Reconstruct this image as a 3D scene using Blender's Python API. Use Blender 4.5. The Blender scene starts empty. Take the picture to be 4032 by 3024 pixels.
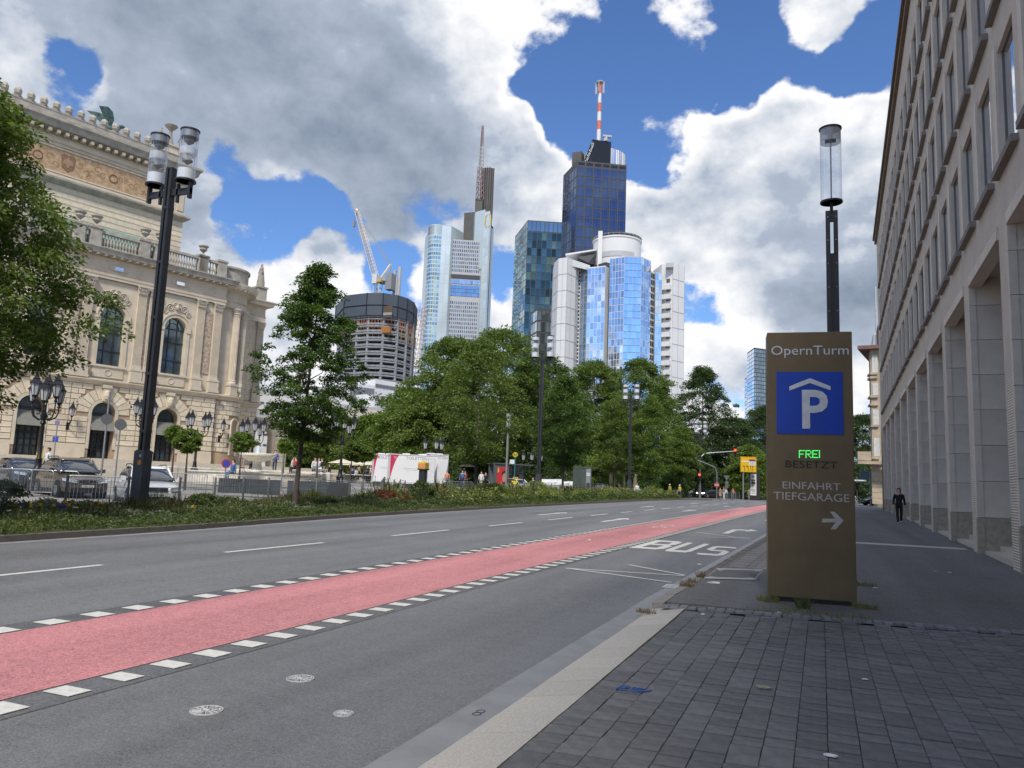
import bpy, math, random
import numpy as np
from mathutils import Vector, Matrix
R_=math.radians
rnd=random.Random(7)
sc=bpy.context.scene
# ---------------------------------------------------------------- camera
CAM=np.array([0.,0.,1.65]); FPX=3030.
PITCH,ROLL,YAW=R_(7.409),R_(2.214),R_(21.813)
_F=np.array([-math.sin(YAW)*math.cos(PITCH),math.cos(YAW)*math.cos(PITCH),math.sin(PITCH)])
_R=np.array([math.cos(YAW),math.sin(YAW),0.]); _U=np.cross(_R,_F)
_R,_U=math.cos(ROLL)*_R+math.sin(ROLL)*_U,-math.sin(ROLL)*_R+math.cos(ROLL)*_U
cd=bpy.data.cameras.new("camera"); cam=bpy.data.objects.new("camera",cd); sc.collection.objects.link(cam)
cd.sensor_width=36.; cd.sensor_fit='HORIZONTAL'; cd.lens=FPX/4032*36; cd.clip_start=.1; cd.clip_end=9000
cam.matrix_world=Matrix(((_R[0],_U[0],-_F[0],CAM[0]),(_R[1],_U[1],-_F[1],CAM[1]),(_R[2],_U[2],-_F[2],CAM[2]),(0,0,0,1)))
sc.camera=cam
def ray(x,y):   # direction through a photo pixel (4032 wide), unit depth
    return _F+(x-2016)/FPX*_R-(y-1512)/FPX*_U
# ---------------------------------------------------------------- view
sc.view_settings.view_transform='Standard'; sc.view_settings.look='None'
sc.view_settings.exposure=1.0; sc.view_settings.gamma=1; sc.view_settings.use_curve_mapping=False
sc.render.engine='CYCLES'
cy=sc.cycles; cy.max_bounces=6; cy.diffuse_bounces=3; cy.glossy_bounces=3; cy.transmission_bounces=4; cy.transparent_max_bounces=12
cy.caustics_reflective=False; cy.caustics_refractive=False; cy.use_denoising=True
# ---------------------------------------------------------------- sun + sky
SUN_EL,SUN_AZ=50.,165.      # azimuth clockwise from +Y
sv=Vector((math.sin(R_(SUN_AZ))*math.cos(R_(SUN_EL)),math.cos(R_(SUN_AZ))*math.cos(R_(SUN_EL)),math.sin(R_(SUN_EL))))
sl=bpy.data.lights.new("sun","SUN"); sl.energy=2.0; sl.angle=R_(10); sl.color=(1,.93,.82)
so=bpy.data.objects.new("sun",sl); sc.collection.objects.link(so); so.rotation_euler=sv.to_track_quat('Z','Y').to_euler(); so.location=(0,0,60)
W=bpy.data.worlds.new("World"); sc.world=W; W.use_nodes=True
nt=W.node_tree; N=nt.nodes; L=nt.links; N.clear()
def wn(t,**k):
    n=N.new(t)
    for a,b in k.items(): setattr(n,a,b)
    return n
def wm(op,a,b=None,c=None):
    n=wn('ShaderNodeMath',operation=op)
    for i,v in enumerate((a,b,c)):
        if v is None: continue
        if isinstance(v,(int,float)): n.inputs[i].default_value=v
        else: L.new(v,n.inputs[i])
    return n.outputs[0]
def wmap(v,a,b,c=0.,d=1.,smooth=True):
    n=wn('ShaderNodeMapRange'); n.interpolation_type='SMOOTHSTEP' if smooth else 'LINEAR'; n.clamp=True
    L.new(v,n.inputs[0])
    for i,q in enumerate((a,b,c,d)): n.inputs[i+1].default_value=q
    return n.outputs[0]
def wmix(f,a,b):
    n=wn('ShaderNodeMix',data_type='RGBA'); L.new(f,n.inputs[0])
    for i,v in ((6,a),(7,b)):
        if isinstance(v,tuple): n.inputs[i].default_value=(*v,1)
        else: L.new(v,n.inputs[i])
    return n.outputs[2]
tc=wn('ShaderNodeTexCoord').outputs['Generated']
sky=wn('ShaderNodeTexSky',sky_type='NISHITA'); sky.sun_disc=False; sky.sun_elevation=R_(SUN_EL); sky.sun_rotation=R_(SUN_AZ)
sky.air_density=1.0; sky.dust_density=.4; sky.ozone_density=2.2
def noise(v,scale,det,rough=.55,off=(0,0,0)):
    m=wn('ShaderNodeVectorMath',operation='ADD'); L.new(v,m.inputs[0]); m.inputs[1].default_value=off
    n=wn('ShaderNodeTexNoise'); L.new(m.outputs[0],n.inputs['Vector']); n.inputs['Scale'].default_value=scale
    n.inputs['Detail'].default_value=det; n.inputs['Roughness'].default_value=rough
    return n.outputs[0]
# stretch the dome sideways low down so that far banks look flatter
mp=wn('ShaderNodeMapping'); L.new(tc,mp.inputs[0]); mp.inputs['Scale'].default_value=(1,1,1.35); tcm=mp.outputs[0]
tl=(sv-Vector((0,0,0))*0); off=(.045*sv.x-.02,.045*sv.y+.012,.05)
n1=noise(tcm,3.6,10,.57); n1b=noise(tcm,3.6,5,.57,off); n2=noise(tcm,11.,6,.6,(3,1,2))
n2b=noise(tcm,11.,5,.6,(3+.018*sv.x,1,2.02))
bulk=None; dark=None
def vwarp(v,scale,amp,det=4):
    n=wn('ShaderNodeTexNoise'); L.new(v,n.inputs['Vector']); n.inputs['Scale'].default_value=scale; n.inputs['Detail'].default_value=det
    s=wn('ShaderNodeVectorMath',operation='SUBTRACT'); L.new(n.outputs['Color'],s.inputs[0]); s.inputs[1].default_value=(.5,.5,.5)
    m=wn('ShaderNodeVectorMath',operation='MULTIPLY_ADD'); L.new(s.outputs[0],m.inputs[0]); m.inputs[1].default_value=(amp,)*3; L.new(v,m.inputs[2])
    q=wn('ShaderNodeVectorMath',operation='NORMALIZE'); L.new(m.outputs[0],q.inputs[0]); return q.outputs[0]
tw=vwarp(tc,7.,.16)
def blob(x,y,r,w):      # a bank of cloud (w>0) or clear sky (w<0) standing in that direction
    d=Vector(ray(x*1.8228,y*1.8228)).normalized(); ang=r/1662.
    n=wn('ShaderNodeVectorMath',operation='DOT_PRODUCT'); L.new(tw,n.inputs[0]); n.inputs[1].default_value=d
    return wm('MULTIPLY',wmap(n.outputs['Value'],math.cos(ang*1.5),math.cos(ang*.25)),w)
def add(a,b): return b if a is None else wm('ADD',a,b)
for b in [(650,180,430,.42),(330,120,300,.35),(980,300,200,.3),(1090,420,130,.3),(1010,70,240,.35),(840,380,170,.3),(1150,330,90,.25),(1190,60,110,.2),
          (40,190,70,.5),(105,150,60,-.55),(150,235,45,-.45),(60,60,80,.2),
          (1480,130,170,-.5),(1340,150,150,-.5),(1310,290,100,-.35),(1420,300,60,-.35),(1600,60,100,-.4),(1250,220,80,-.35),(1165,140,75,-.75),(1175,215,60,-.7),(1560,140,70,-.5),(1690,165,50,-.4),(1800,160,50,-.4),(1890,160,70,-.5),(1900,90,100,-.5),(1580,110,80,-.45),(1500,60,120,-.4),(1430,230,50,-.3),
          (1760,50,110,.42),(1640,20,70,.2),(1830,10,60,.2),
          (1720,330,210,.45),(1570,250,100,.35),(1850,340,130,.35),(1480,420,150,.4),(1650,520,190,.4),(1380,400,90,.3),(1850,560,170,.35),(1520,210,60,.3),
          (1560,660,80,-.45),(1660,650,90,-.45),(1500,640,50,-.3),(1600,790,130,.4),(1850,800,130,.25),(1740,640,60,-.1),
          (560,420,110,-.45),(640,500,110,-.5),(470,400,70,-.4),(760,600,70,-.35),(440,490,60,-.2),(870,580,60,-.3),(690,430,70,-.4),(820,530,80,-.35),(560,520,60,-.35),
          (740,535,60,.45),(470,575,90,.4),(600,610,110,.4),(440,440,40,.3),(800,590,45,.2),(1085,560,50,-.5),(1100,610,40,-.3),(1080,660,60,.5)]:
    bulk=add(bulk,blob(b[0],b[1],b[2]*1.15,b[3]*.62))
for b in [(560,230,300,.5),(300,180,260,.4),(800,330,170,.5),(980,350,150,.35),(1790,540,150,.36),(1660,580,100,.18),(1840,690,120,.4),(700,80,250,.35),(620,330,160,.3),(1060,460,70,.2)]:
    dark=add(dark,blob(*b))
dark=wm('MINIMUM',dark,.8)
bulk=wm('MAXIMUM',wm('MINIMUM',bulk,.36),-.4)
fld=wm('ADD',bulk,wm('ADD',wm('MULTIPLY',wm('SUBTRACT',n1,.47),2.1),wm('MULTIPLY',wm('SUBTRACT',n2,.5),.9)))
dens=wmap(fld,.0,.17)
thick=wmap(fld,.12,.75)
relief=wm('ADD',wm('MULTIPLY',wm('SUBTRACT',n1b,n1),2.9),wm('MULTIPLY',wm('SUBTRACT',n2b,n2),1.3))
g=wm('ADD',wm('MULTIPLY',thick,.42),wm('ADD',wm('MULTIPLY',dark,.85),relief))
g=wm('ADD',g,wm('MULTIPLY',wm('SUBTRACT',n1,.5),-1.0))
g1=wmap(g,.0,.62,0,1,False); g2=wmap(g,.55,1.55,0,1,False)
cl=wmix(g2,wmix(g1,(7.2,7.2,7.35),(3.3,3.8,4.6)),(1.35,1.75,2.4))
tint=wn('ShaderNodeMix',data_type='RGBA',blend_type='MULTIPLY'); tint.inputs[0].default_value=1; L.new(sky.outputs[0],tint.inputs[6]); tint.inputs[7].default_value=(.66,.86,1.16,1)
col=wmix(dens,tint.outputs[2],cl)
bg=wn('ShaderNodeBackground'); L.new(col,bg.inputs[0]); bg.inputs[1].default_value=.070
ou=wn('ShaderNodeOutputWorld'); L.new(bg.outputs[0],ou.inputs[0])
# ---------------------------------------------------------------- helpers
COL=sc.collection
def sm(a,b,x):
    t=min(1.,max(0.,(x-a)/(b-a))); return t*t*(3-2*t)
def H(X,Y):     # height of the ground: nearly flat, rising a little with distance
    r=math.hypot(X,Y)
    return .62*(1-math.exp(-(max(0.,r-10)/45)**1.3))+sm(-22,-32,X)*(.05+.5*sm(30,80,r))*(1-sm(95,125,r))
def C_(Y): return .033*max(0.,Y-12)      # the road bends a little to the right
FH=np.array([-math.sin(YAW),math.cos(YAW),0.])
def spotz(px,py,depth):   # depth = level distance in front of the camera, so upright things keep theirs
    r=ray(px,py); p=CAM+r*(depth/float(r@FH)); return Vector(p)
def spot(px,py,depth):
    p=spotz(px,py,depth); return float(p[0]),float(p[1])
_mats={}
def mat(name,col,rough=.7,metal=0.,var=.12,scale=3.,bump=0.,bscale=60.,spec=.5,trans=0.,alpha=1.,emit=None,estr=0.,col2=None,coat=0.,ior=1.45,det=5,coord='Object',isl=0.):
    if name in _mats: return _mats[name]
    m=bpy.data.materials.new(name); m.use_nodes=True; t=m.node_tree; b=t.nodes['Principled BSDF']; lk=t.links
    b.inputs['Roughness'].default_value=rough; b.inputs['Metallic'].default_value=metal; b.inputs['Specular IOR Level'].default_value=spec
    b.inputs['Transmission Weight'].default_value=trans; b.inputs['Alpha'].default_value=alpha; b.inputs['Coat Weight'].default_value=coat; b.inputs['IOR'].default_value=ior
    if emit: b.inputs['Emission Color'].default_value=(*emit,1); b.inputs['Emission Strength'].default_value=estr
    b.inputs['Base Color'].default_value=(*col,1)
    c=t.nodes.new('ShaderNodeTexCoord').outputs[coord]
    if var>0 or col2:
        n=t.nodes.new('ShaderNodeTexNoise'); lk.new(c,n.inputs['Vector']); n.inputs['Scale'].default_value=scale; n.inputs['Detail'].default_value=det; n.inputs['Roughness'].default_value=.62
        r=t.nodes.new('ShaderNodeMapRange'); lk.new(n.outputs[0],r.inputs[0]); r.inputs[1].default_value=.3; r.inputs[2].default_value=.7
        x=t.nodes.new('ShaderNodeMix'); x.data_type='RGBA'; lk.new(r.outputs[0],x.inputs[0])
        c1=tuple(v*(1-var) for v in col); c2_=col2 or tuple(min(1,v*(1+var)) for v in col)
        x.inputs[6].default_value=(*c1,1); x.inputs[7].default_value=(*c2_,1); out=x.outputs[2]
        if isl>0:
            g=t.nodes.new('ShaderNodeNewGeometry'); r2=t.nodes.new('ShaderNodeMapRange'); lk.new(g.outputs['Random Per Island'],r2.inputs[0]); r2.inputs[3].default_value=1-isl; r2.inputs[4].default_value=1+isl
            oi=t.nodes.new('ShaderNodeObjectInfo'); r3=t.nodes.new('ShaderNodeMapRange'); lk.new(oi.outputs['Random'],r3.inputs[0]); r3.inputs[3].default_value=1-isl; r3.inputs[4].default_value=1+isl
            mm=t.nodes.new('ShaderNodeMath'); mm.operation='MULTIPLY'; lk.new(r2.outputs[0],mm.inputs[0]); lk.new(r3.outputs[0],mm.inputs[1])
            v=t.nodes.new('ShaderNodeVectorMath'); v.operation='SCALE'; lk.new(out,v.inputs[0]); lk.new(mm.outputs[0],v.inputs['Scale']); out=v.outputs[0]
        lk.new(out,b.inputs['Base Color'])
    if bump>0:
        n=t.nodes.new('ShaderNodeTexNoise'); lk.new(c,n.inputs['Vector']); n.inputs['Scale'].default_value=bscale; n.inputs['Detail'].default_value=4
        u=t.nodes.new('ShaderNodeBump'); u.inputs['Strength'].default_value=bump; u.inputs['Distance'].default_value=.02; lk.new(n.outputs[0],u.inputs['Height']); lk.new(u.outputs[0],b.inputs['Normal'])
    _mats[name]=m; return m
class MB:
    def __init__(s): s.v=[]; s.f=[]
    def add(s,v,f):
        o=len(s.v); s.v+=[tuple(p) for p in v]; s.f+=[tuple(i+o for i in q) for q in f]; return s
    def box(s,x0,x1,y0,y1,z0,z1):
        return s.add([(x0,y0,z0),(x1,y0,z0),(x1,y1,z0),(x0,y1,z0),(x0,y0,z1),(x1,y0,z1),(x1,y1,z1),(x0,y1,z1)],
            [(3,2,1,0),(4,5,6,7),(0,1,5,4),(1,2,6,5),(2,3,7,6),(3,0,4,7)])
    def cb(s,cx,cy,cz,sx,sy,sz,rz=0.):
        c,q=math.cos(rz),math.sin(rz); V=[]
        for z in (-.5,.5):
            for x,y in ((-.5,-.5),(.5,-.5),(.5,.5),(-.5,.5)):
                a,b=x*sx,y*sy; V.append((cx+a*c-b*q,cy+a*q+b*c,cz+z*sz))
        return s.add(V,[(3,2,1,0),(4,5,6,7),(0,1,5,4),(1,2,6,5),(2,3,7,6),(3,0,4,7)])
    def prism(s,poly,z0,z1,cap=True):     # polygon in xy
        n=len(poly); V=[(x,y,z0) for x,y in poly]+[(x,y,z1) for x,y in poly]
        F=[(i,(i+1)%n,n+(i+1)%n,n+i) for i in range(n)]
        if cap: F+=[tuple(range(n-1,-1,-1)),tuple(range(n,2*n))]
        return s.add(V,F)
    def xz(s,poly,y0,y1):                 # polygon in xz, extruded in y
        n=len(poly); V=[(x,y0,z) for x,z in poly]+[(x,y1,z) for x,z in poly]
        return s.add(V,[(i,n+i,n+(i+1)%n,(i+1)%n) for i in range(n)]+[tuple(range(n)),tuple(range(2*n-1,n-1,-1))])
    def quad(s,a,b,c,d): return s.add([a,b,c,d],[(0,1,2,3)])
    def lathe(s,prof,n=16,c=(0,0,0),a0=0.,a1=2*math.pi,sx=1.,sy=1.):
        full=abs(a1-a0-2*math.pi)<1e-6; m=n if full else n+1; V=[]
        for r,z in prof:
            for i in range(m):
                a=a0+(a1-a0)*i/n; V.append((c[0]+r*math.cos(a)*sx,c[1]+r*math.sin(a)*sy,c[2]+z))
        F=[]
        for j in range(len(prof)-1):
            for i in range(n):
                k=(i+1)%m; F.append((j*m+i,j*m+k,(j+1)*m+k,(j+1)*m+i))
        if full:
            F.append(tuple(range(m-1,-1,-1))); F.append(tuple((len(prof)-1)*m+i for i in range(m)))
        return s.add(V,F)
    def tube(s,pts,r,n=6,cap=True):
        pts=[Vector(p) for p in pts]; rr=r if isinstance(r,(list,tuple)) else [r]*len(pts); V=[]
        for i,p in enumerate(pts):
            d=(pts[min(i+1,len(pts)-1)]-pts[max(i-1,0)])
            if d.length<1e-9: d=Vector((0,0,1))
            d.normalize(); u=d.cross(Vector((0,0,1)) if abs(d.z)<.9 else Vector((1,0,0))).normalized(); w=d.cross(u)
            for k in range(n):
                a=2*math.pi*k/n; V.append(p+(u*math.cos(a)+w*math.sin(a))*rr[i])
        F=[(j*n+k,j*n+(k+1)%n,(j+1)*n+(k+1)%n,(j+1)*n+k) for j in range(len(pts)-1) for k in range(n)]
        if cap: F+=[tuple(range(n-1,-1,-1)),tuple((len(pts)-1)*n+k for k in range(n))]
        return s.add(V,F)
    def disc(s,c,nrm,r,n=16,th=.01):
        nrm=Vector(nrm).normalized(); c=Vector(c); return s.tube([c-nrm*th/2,c+nrm*th/2],r,n)
    def mesh(s,name,m=None,smooth=False):
        me=bpy.data.meshes.new(name); me.from_pydata(s.v,[],s.f); me.update()
        if m: me.materials.append(m)
        if smooth:
            me.polygons.foreach_set('use_smooth',[True]*len(me.polygons))
            try: me.set_sharp_from_angle(angle=R_(40))
            except Exception: pass
        return me
    def obj(s,name,m,par=None,smooth=False,label=None,kind=None,loc=None):
        o=bpy.data.objects.new(name,s.mesh(name,m,smooth)); COL.objects.link(o)
        if par is not None: o.parent=par
        if loc is not None: o.location=loc
        if label: o['label']=label
        if kind: o['kind']=kind
        return o
def inst(me,name,par=None,loc=(0,0,0),rz=0.,s=None,kind=None,label=None,rot=None):
    o=bpy.data.objects.new(name,me); COL.objects.link(o); o.location=loc
    o.rotation_euler=rot if rot else (0,0,rz)
    if s is not None: o.scale=s if isinstance(s,tuple) else (s,s,s)
    if par is not None: o.parent=par
    if kind: o['kind']=kind
    if label: o['label']=label
    return o
def thing(name,label,cat,loc=(0,0,0),rz=0.,group=None):
    o=bpy.data.objects.new(name,None); COL.objects.link(o); o.location=loc; o.rotation_euler=(0,0,rz); o.empty_display_size=.3
    o['label']=label; o['category']=cat
    if group: o['group']=group
    return o
def tag(o,label,cat,group=None):
    o['label']=label; o['category']=cat
    if group: o['group']=group
    return o
def copytree(root,loc,rz=0.,label=None,group=None,s=None):
    kids={}
    def rec(o,par):
        c=o.copy(); COL.objects.link(c)
        if par is not None: c.parent=par
        for ch in o.children: rec(ch,c)
        return c
    r=rec(root,None); r.location=loc; r.rotation_euler=(0,0,rz)
    if s: r.scale=(s,s,s)
    if label: r['label']=label
    if group: r['group']=group
    return r
def strip(name,lf,rt,Ys,off,m,kind='structure',thick=0.,par=None):
    """ground sheet between x=lf(Y) and x=rt(Y), lying on H"""
    b=MB(); V=[]; nx=max(1,int(abs(rt(Ys[0])-lf(Ys[0]))/3))
    for Y in Ys:
        a,c=lf(Y),rt(Y)
        for i in range(nx+1):
            x=a+(c-a)*i/nx; V.append((x,Y,H(x,Y)+off))
    m1=nx+1; F=[(j*m1+i,j*m1+i+1,(j+1)*m1+i+1,(j+1)*m1+i) for j in range(len(Ys)-1) for i in range(nx)]
    b.add(V,F)
    if thick:
        for e in (0,nx):
            W_=[]; 
            for j in range(len(Ys)):
                p=V[j*m1+e]; W_+= [p,(p[0],p[1],p[2]-thick)]
            b.add(W_,[(2*j,2*j+2,2*j+3,2*j+1) for j in range(len(Ys)-1)])
        for j in (0,len(Ys)-1):
            W_=[]
            for i in range(m1):
                p=V[j*m1+i]; W_+=[p,(p[0],p[1],p[2]-thick)]
            b.add(W_,[(2*i,2*i+2,2*i+3,2*i+1) for i in range(nx)])
    return b.obj(name,m,par,kind=kind)
def frange(a,b,s):
    n=max(1,int(round((b-a)/s))); return [a+(b-a)*i/n for i in range(n+1)]
def polyl(pts):
    def f(Y):
        if Y<=pts[0][1]: return pts[0][0]
        for (x0,y0),(x1,y1) in zip(pts,pts[1:]):
            if Y<=y1: return x0+(x1-x0)*(Y-y0)/(y1-y0)
        return pts[-1][0]
    return f
def text(body,size,m,par,name='lettering',loc=(0,0,0),rot=(0,0,0),ext=.004,align='CENTER',label=None,sx=1.,off=0.):
    c=bpy.data.curves.new(name,'FONT'); c.body=body; c.size=size; c.extrude=ext; c.align_x=align; c.align_y='CENTER'; c.offset=off; c.resolution_u=3
    o=bpy.data.objects.new(name,c); COL.objects.link(o); dg=bpy.context.evaluated_depsgraph_get(); 
    me=bpy.data.meshes.new_from_object(o.evaluated_get(dg)); bpy.data.objects.remove(o); me.materials.clear(); me.materials.append(m)
    return inst(me,name,par,loc,rot=rot,s=(sx,1,1),label=label)
# ---------------------------------------------------------------- ground
def asphalt(name,c,sp=.5,patch=None,rough=.85):
    m=bpy.data.materials.new(name); m.use_nodes=True; t=m.node_tree; b=t.nodes['Principled BSDF']; lk=t.links
    c0=t.nodes.new('ShaderNodeTexCoord').outputs['Object']
    def nz(s,d,r=.6,sc_=None):
        v=c0
        if sc_:
            mp_=t.nodes.new('ShaderNodeMapping'); lk.new(c0,mp_.inputs[0]); mp_.inputs['Scale'].default_value=sc_; v=mp_.outputs[0]
        n=t.nodes.new('ShaderNodeTexNoise'); lk.new(v,n.inputs['Vector']); n.inputs['Scale'].default_value=s; n.inputs['Detail'].default_value=d; n.inputs['Roughness'].default_value=r; return n.outputs[0]
    def ma(op,a,b_,c_=None):
        n=t.nodes.new('ShaderNodeMath'); n.operation=op
        for i,v in enumerate((a,b_,c_)):
            if v is None: continue
            if isinstance(v,(int,float)): n.inputs[i].default_value=v
            else: lk.new(v,n.inputs[i])
        return n.outputs[0]
    fine=nz(75,3,.8); mid=nz(6,4); big=nz(.35,4); lane=nz(.9,3,.5,(1,.05,1))
    gr2=nz(26,3,.75); f=ma('ADD',ma('ADD',ma('MULTIPLY',ma('SUBTRACT',fine,.5),2.6),ma('MULTIPLY',ma('SUBTRACT',gr2,.5),1.3)),ma('ADD',ma('MULTIPLY',ma('SUBTRACT',mid,.5),.45),ma('ADD',ma('MULTIPLY',ma('SUBTRACT',big,.5),.5),ma('MULTIPLY',ma('SUBTRACT',lane,.5),1.15))))
    sp_=nz(140,2,.7); stone=ma('MULTIPLY',ma('MAXIMUM',ma('SUBTRACT',sp_,.62),0.),5.)
    pit_=nz(48,2,.6,(1,1,1)); pit=ma('MULTIPLY',ma('MAXIMUM',ma('SUBTRACT',.40,pit_),0.),-4.)
    st=nz(.8,5,.7); stain=ma('MULTIPLY',ma('MAXIMUM',ma('SUBTRACT',st,.60),0.),-1.6)
    f=ma('ADD',f,ma('ADD',stone,ma('ADD',pit,stain)))
    f=ma('MAXIMUM',ma('ADD',f,1.),.25)
    v=t.nodes.new('ShaderNodeVectorMath'); v.operation='SCALE'; v.inputs[0].default_value=c; lk.new(f,v.inputs['Scale']); lk.new(v.outputs[0],b.inputs['Base Color'])
    b.inputs['Roughness'].default_value=rough; b.inputs['Specular IOR Level'].default_value=sp
    u=t.nodes.new('ShaderNodeBump'); u.inputs['Strength'].default_value=.55; u.inputs['Distance'].default_value=.012; lk.new(fine,u.inputs['Height']); lk.new(u.outputs[0],b.inputs['Normal'])
    return m
M_road=asphalt('road_asphalt',(.148,.151,.157),.5,rough=.62)
M_pave=asphalt('pavement_asphalt',(.138,.137,.134),.35,rough=.8)
M_darkasph=asphalt('dark_asphalt',(.115,.118,.125),.3)
M_red=asphalt('red_asphalt',(.45,.19,.20),.4,rough=.72)
M_plaza=mat('plaza_setts',(.30,.285,.26),.8,var=.2,scale=1.2,bump=.4,bscale=12)
M_gutter=mat('gutter_concrete',(.25,.255,.26),.6,var=.14,scale=3,bump=.15,bscale=80)
M_kerb=mat('kerb_stone',(.135,.12,.105),.8,var=.25,scale=4,bump=.3,bscale=50)
M_granite=mat('pale_granite',(.47,.44,.385),.7,var=.22,scale=60,bump=.25,bscale=90,isl=.06)
M_soil=mat('soil',(.07,.055,.035),.95,var=.4,scale=4,bump=.8,bscale=20,col2=(.07,.085,.03))
M_white=mat('road_paint',(.56,.56,.53),.65,var=.16,scale=14,bump=.1,bscale=60)
M_tile=mat('paver',(.142,.142,.141),.66,var=.3,scale=9,bump=.4,bscale=120,isl=.17)
M_joint=mat('joint_sand',(.02,.019,.017),.95,var=.3,scale=30)
Ys=frange(-14,40,1.)+frange(42,130,2.)[0:]
KR=lambda Y:-2.15+C_(Y)                      # right kerb of the road
FK=polyl([(-15.5,-14),(-15.5,11),(-15.6,16),(-16.2,23.6),(-16.3,35),(-15.9,53),(-15.6,80),(-14.6,97),(-13.6,101),(-13.4,130)])
FE=polyl([(-19.6,-14),(-20.0,8),(-21.4,22),(-23.3,28.6),(-24.3,34),(-25,45),(-25,60),(-24.5,75),(-23,90),(-21,97),(-20,104)])
# base terrain
gb=MB(); rad=[0,4,8,12,16,20,25,30,36,42,50,60,75,95,120,160,240,500,1200,3500]; na=72; V=[]
for r in rad:
    for k in range(na):
        a=2*math.pi*k/na; x,y=r*math.cos(a),r*math.sin(a); V.append((x,y,H(x,y)-.06-(.4 if r>400 else 0)))
gb.add(V,[(j*na+k,j*na+(k+1)%na,(j+1)*na+(k+1)%na,(j+1)*na+k) for j in range(1,len(rad)-1) for k in range(na)]+[(k,na+k,na+(k+1)%na) for k in range(na)])
gb.obj('ground',M_plaza,kind='structure')
road=strip('road',lambda Y:FK(Y)-.05,lambda Y:-2.2+C_(Y),Ys+[140,160],0.,M_road)
strip('crossing_road',lambda Y:-60.,lambda Y:40.,frange(101,128,1.5),-.012,M_road)
strip('plaza_paving',lambda Y:-95.,lambda Y:FE(Y)+.3,[y for y in Ys if y<102],.02,M_plaza)
gut=strip('gutter',lambda Y:-2.45+C_(Y),KR,frange(-14,60,1),.004,M_gutter)
gut2=strip('median_gutter',lambda Y:FK(Y)-.02,lambda Y:FK(Y)+.3,frange(-14,98,1.5),.004,M_gutter)
RA=lambda Y:(-7.43+C_(Y)); RB=lambda Y:-5.36+C_(Y)
strip('cycle_lane_edge',lambda Y:RA(Y)-.42,lambda Y:RB(Y)+.4,frange(-6,96,1),.004,M_darkasph)
strip('cycle_lane',RA,RB,frange(-6,96,1),.009,M_red)
# lane markings: each one a piece of the road
def onroad(x,y): return H(x,y)
dm=MB().add([(-.135,-.1,0),(.135,-.1,0),(.135,.1,0),(-.135,.1,0),(-.135,-.1,-.004),(.135,-.1,-.004),(.135,.1,-.004),(-.135,.1,-.004)],[(0,1,2,3),(0,4,5,1),(2,6,7,3),(1,5,6,2),(3,7,4,0)]).mesh('dash_mark',M_white)
for k in range(132):
    y=3.35+.492*k; x=-5.175+C_(y); inst(dm,'dash_marking',road,(x,y,onroad(x,y)+.0135),rz=rnd.uniform(-.02,.02)-.033*(y>12),s=(rnd.uniform(.96,1.04),rnd.uniform(.94,1.06),1))
for k in range(112):
    y=4.4+.563*k; x=-7.60+C_(y); inst(dm,'dash_marking',road,(x,y,onroad(x,y)+.0135),rz=rnd.uniform(-.02,.02)-.033*(y>12),s=(rnd.uniform(.96,1.04),1.2,1))
def road_strip(name,x,w,y0,y1): return strip(name,lambda Y:x+C_(Y)-w/2,lambda Y:x+C_(Y)+w/2,frange(y0,y1,1.),.008,M_white,None,.004,road)
for y0,y1 in ((-3,1),(6.4,9.8),(12.7,15.9),(19.0,22.3),(25.3,28.3),(31.2,34.3),(37.1,40),(42.6,45),(48.1,50.7),(52.9,55.6),(58.3,60.7),(63.7,66.2),(69,72),(75,78),(81,84),(87,90)):
    road_strip('lane_dash',-11.22,.13,y0,y1)
def road_poly(name,poly,mt=M_white,off=.008):
    b=MB(); b.add([(x+C_(y),y,H(x+C_(y),y)+off) for x,y in poly],[tuple(range(len(poly)))]); o=b.obj(name,mt,road); return o
def arrow(x,y0,L_,s=1.):
    w=.08*s; h=L_*.28
    road_poly('arrow_marking',[(x-w,y0),(x+w,y0),(x+w,y0+L_-h),(x-w,y0+L_-h)]); road_poly('arrow_marking',[(x-w*3.2,y0+L_-h),(x+w*3.2,y0+L_-h),(x,y0+L_)])
for x,y0,l in ((-13.1,34.8,4.2),(-9.2,32.2,4.3),(-12.9,53.6,4),(-9.2,49.7,4),(-12.9,72,4),(-9.2,67.1,3.5)): arrow(x,y0,l,1.35)
# right-turn arrow in the bus lane
for p in ([(-3.82,29.1),(-3.60,29.1),(-3.60,31.5),(-3.82,31.9)],[(-3.82,31.9),(-3.60,31.5),(-3.25,31.55),(-3.25,32.2),(-3.55,32.35)],[(-3.25,30.9),(-2.85,31.9),(-3.25,32.9)],[(-3.6,42),(-3.4,42),(-3.4,46),(-3.6,46)]): road_poly('arrow_marking',p)
def letter(strokes,x0,y0,w,h):
    for (a,b_,c,d) in strokes: road_poly('letter_marking',[(x0+a*w,y0+b_*h),(x0+c*w,y0+b_*h),(x0+c*w,y0+d*h),(x0+a*w,y0+d*h)])
def lpoly(ps,x0,y0,w,h,sh=0.):
    b=MB()
    for p in ps:
        q=[(x0+u*w,y0+v*h) for u,v in p]; b.add([(x+C_(y)-.0,y,H(x,y)+.0085) for x,y in q],[tuple(range(len(q)))])
    b.obj('letter_marking',M_white,road)
s_=.27
lpoly([[(0,0),(s_,0),(s_,1),(0,1)],[(s_,0),(.8,0),(1,.1),(1,.16),(s_,.16)],[(.72,.16),(1,.16),(1,.42),(.85,.5),(.72,.44)],[(s_,.44),(.72,.44),(.85,.5),(.72,.58),(s_,.58)],[(.72,.58),(.85,.5),(.97,.6),(.97,.84),(.7,.84)],[(s_,.84),(.97,.84),(.97,.9),(.78,1),(s_,1)]],-4.98,20.5,.86,3.3)
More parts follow.
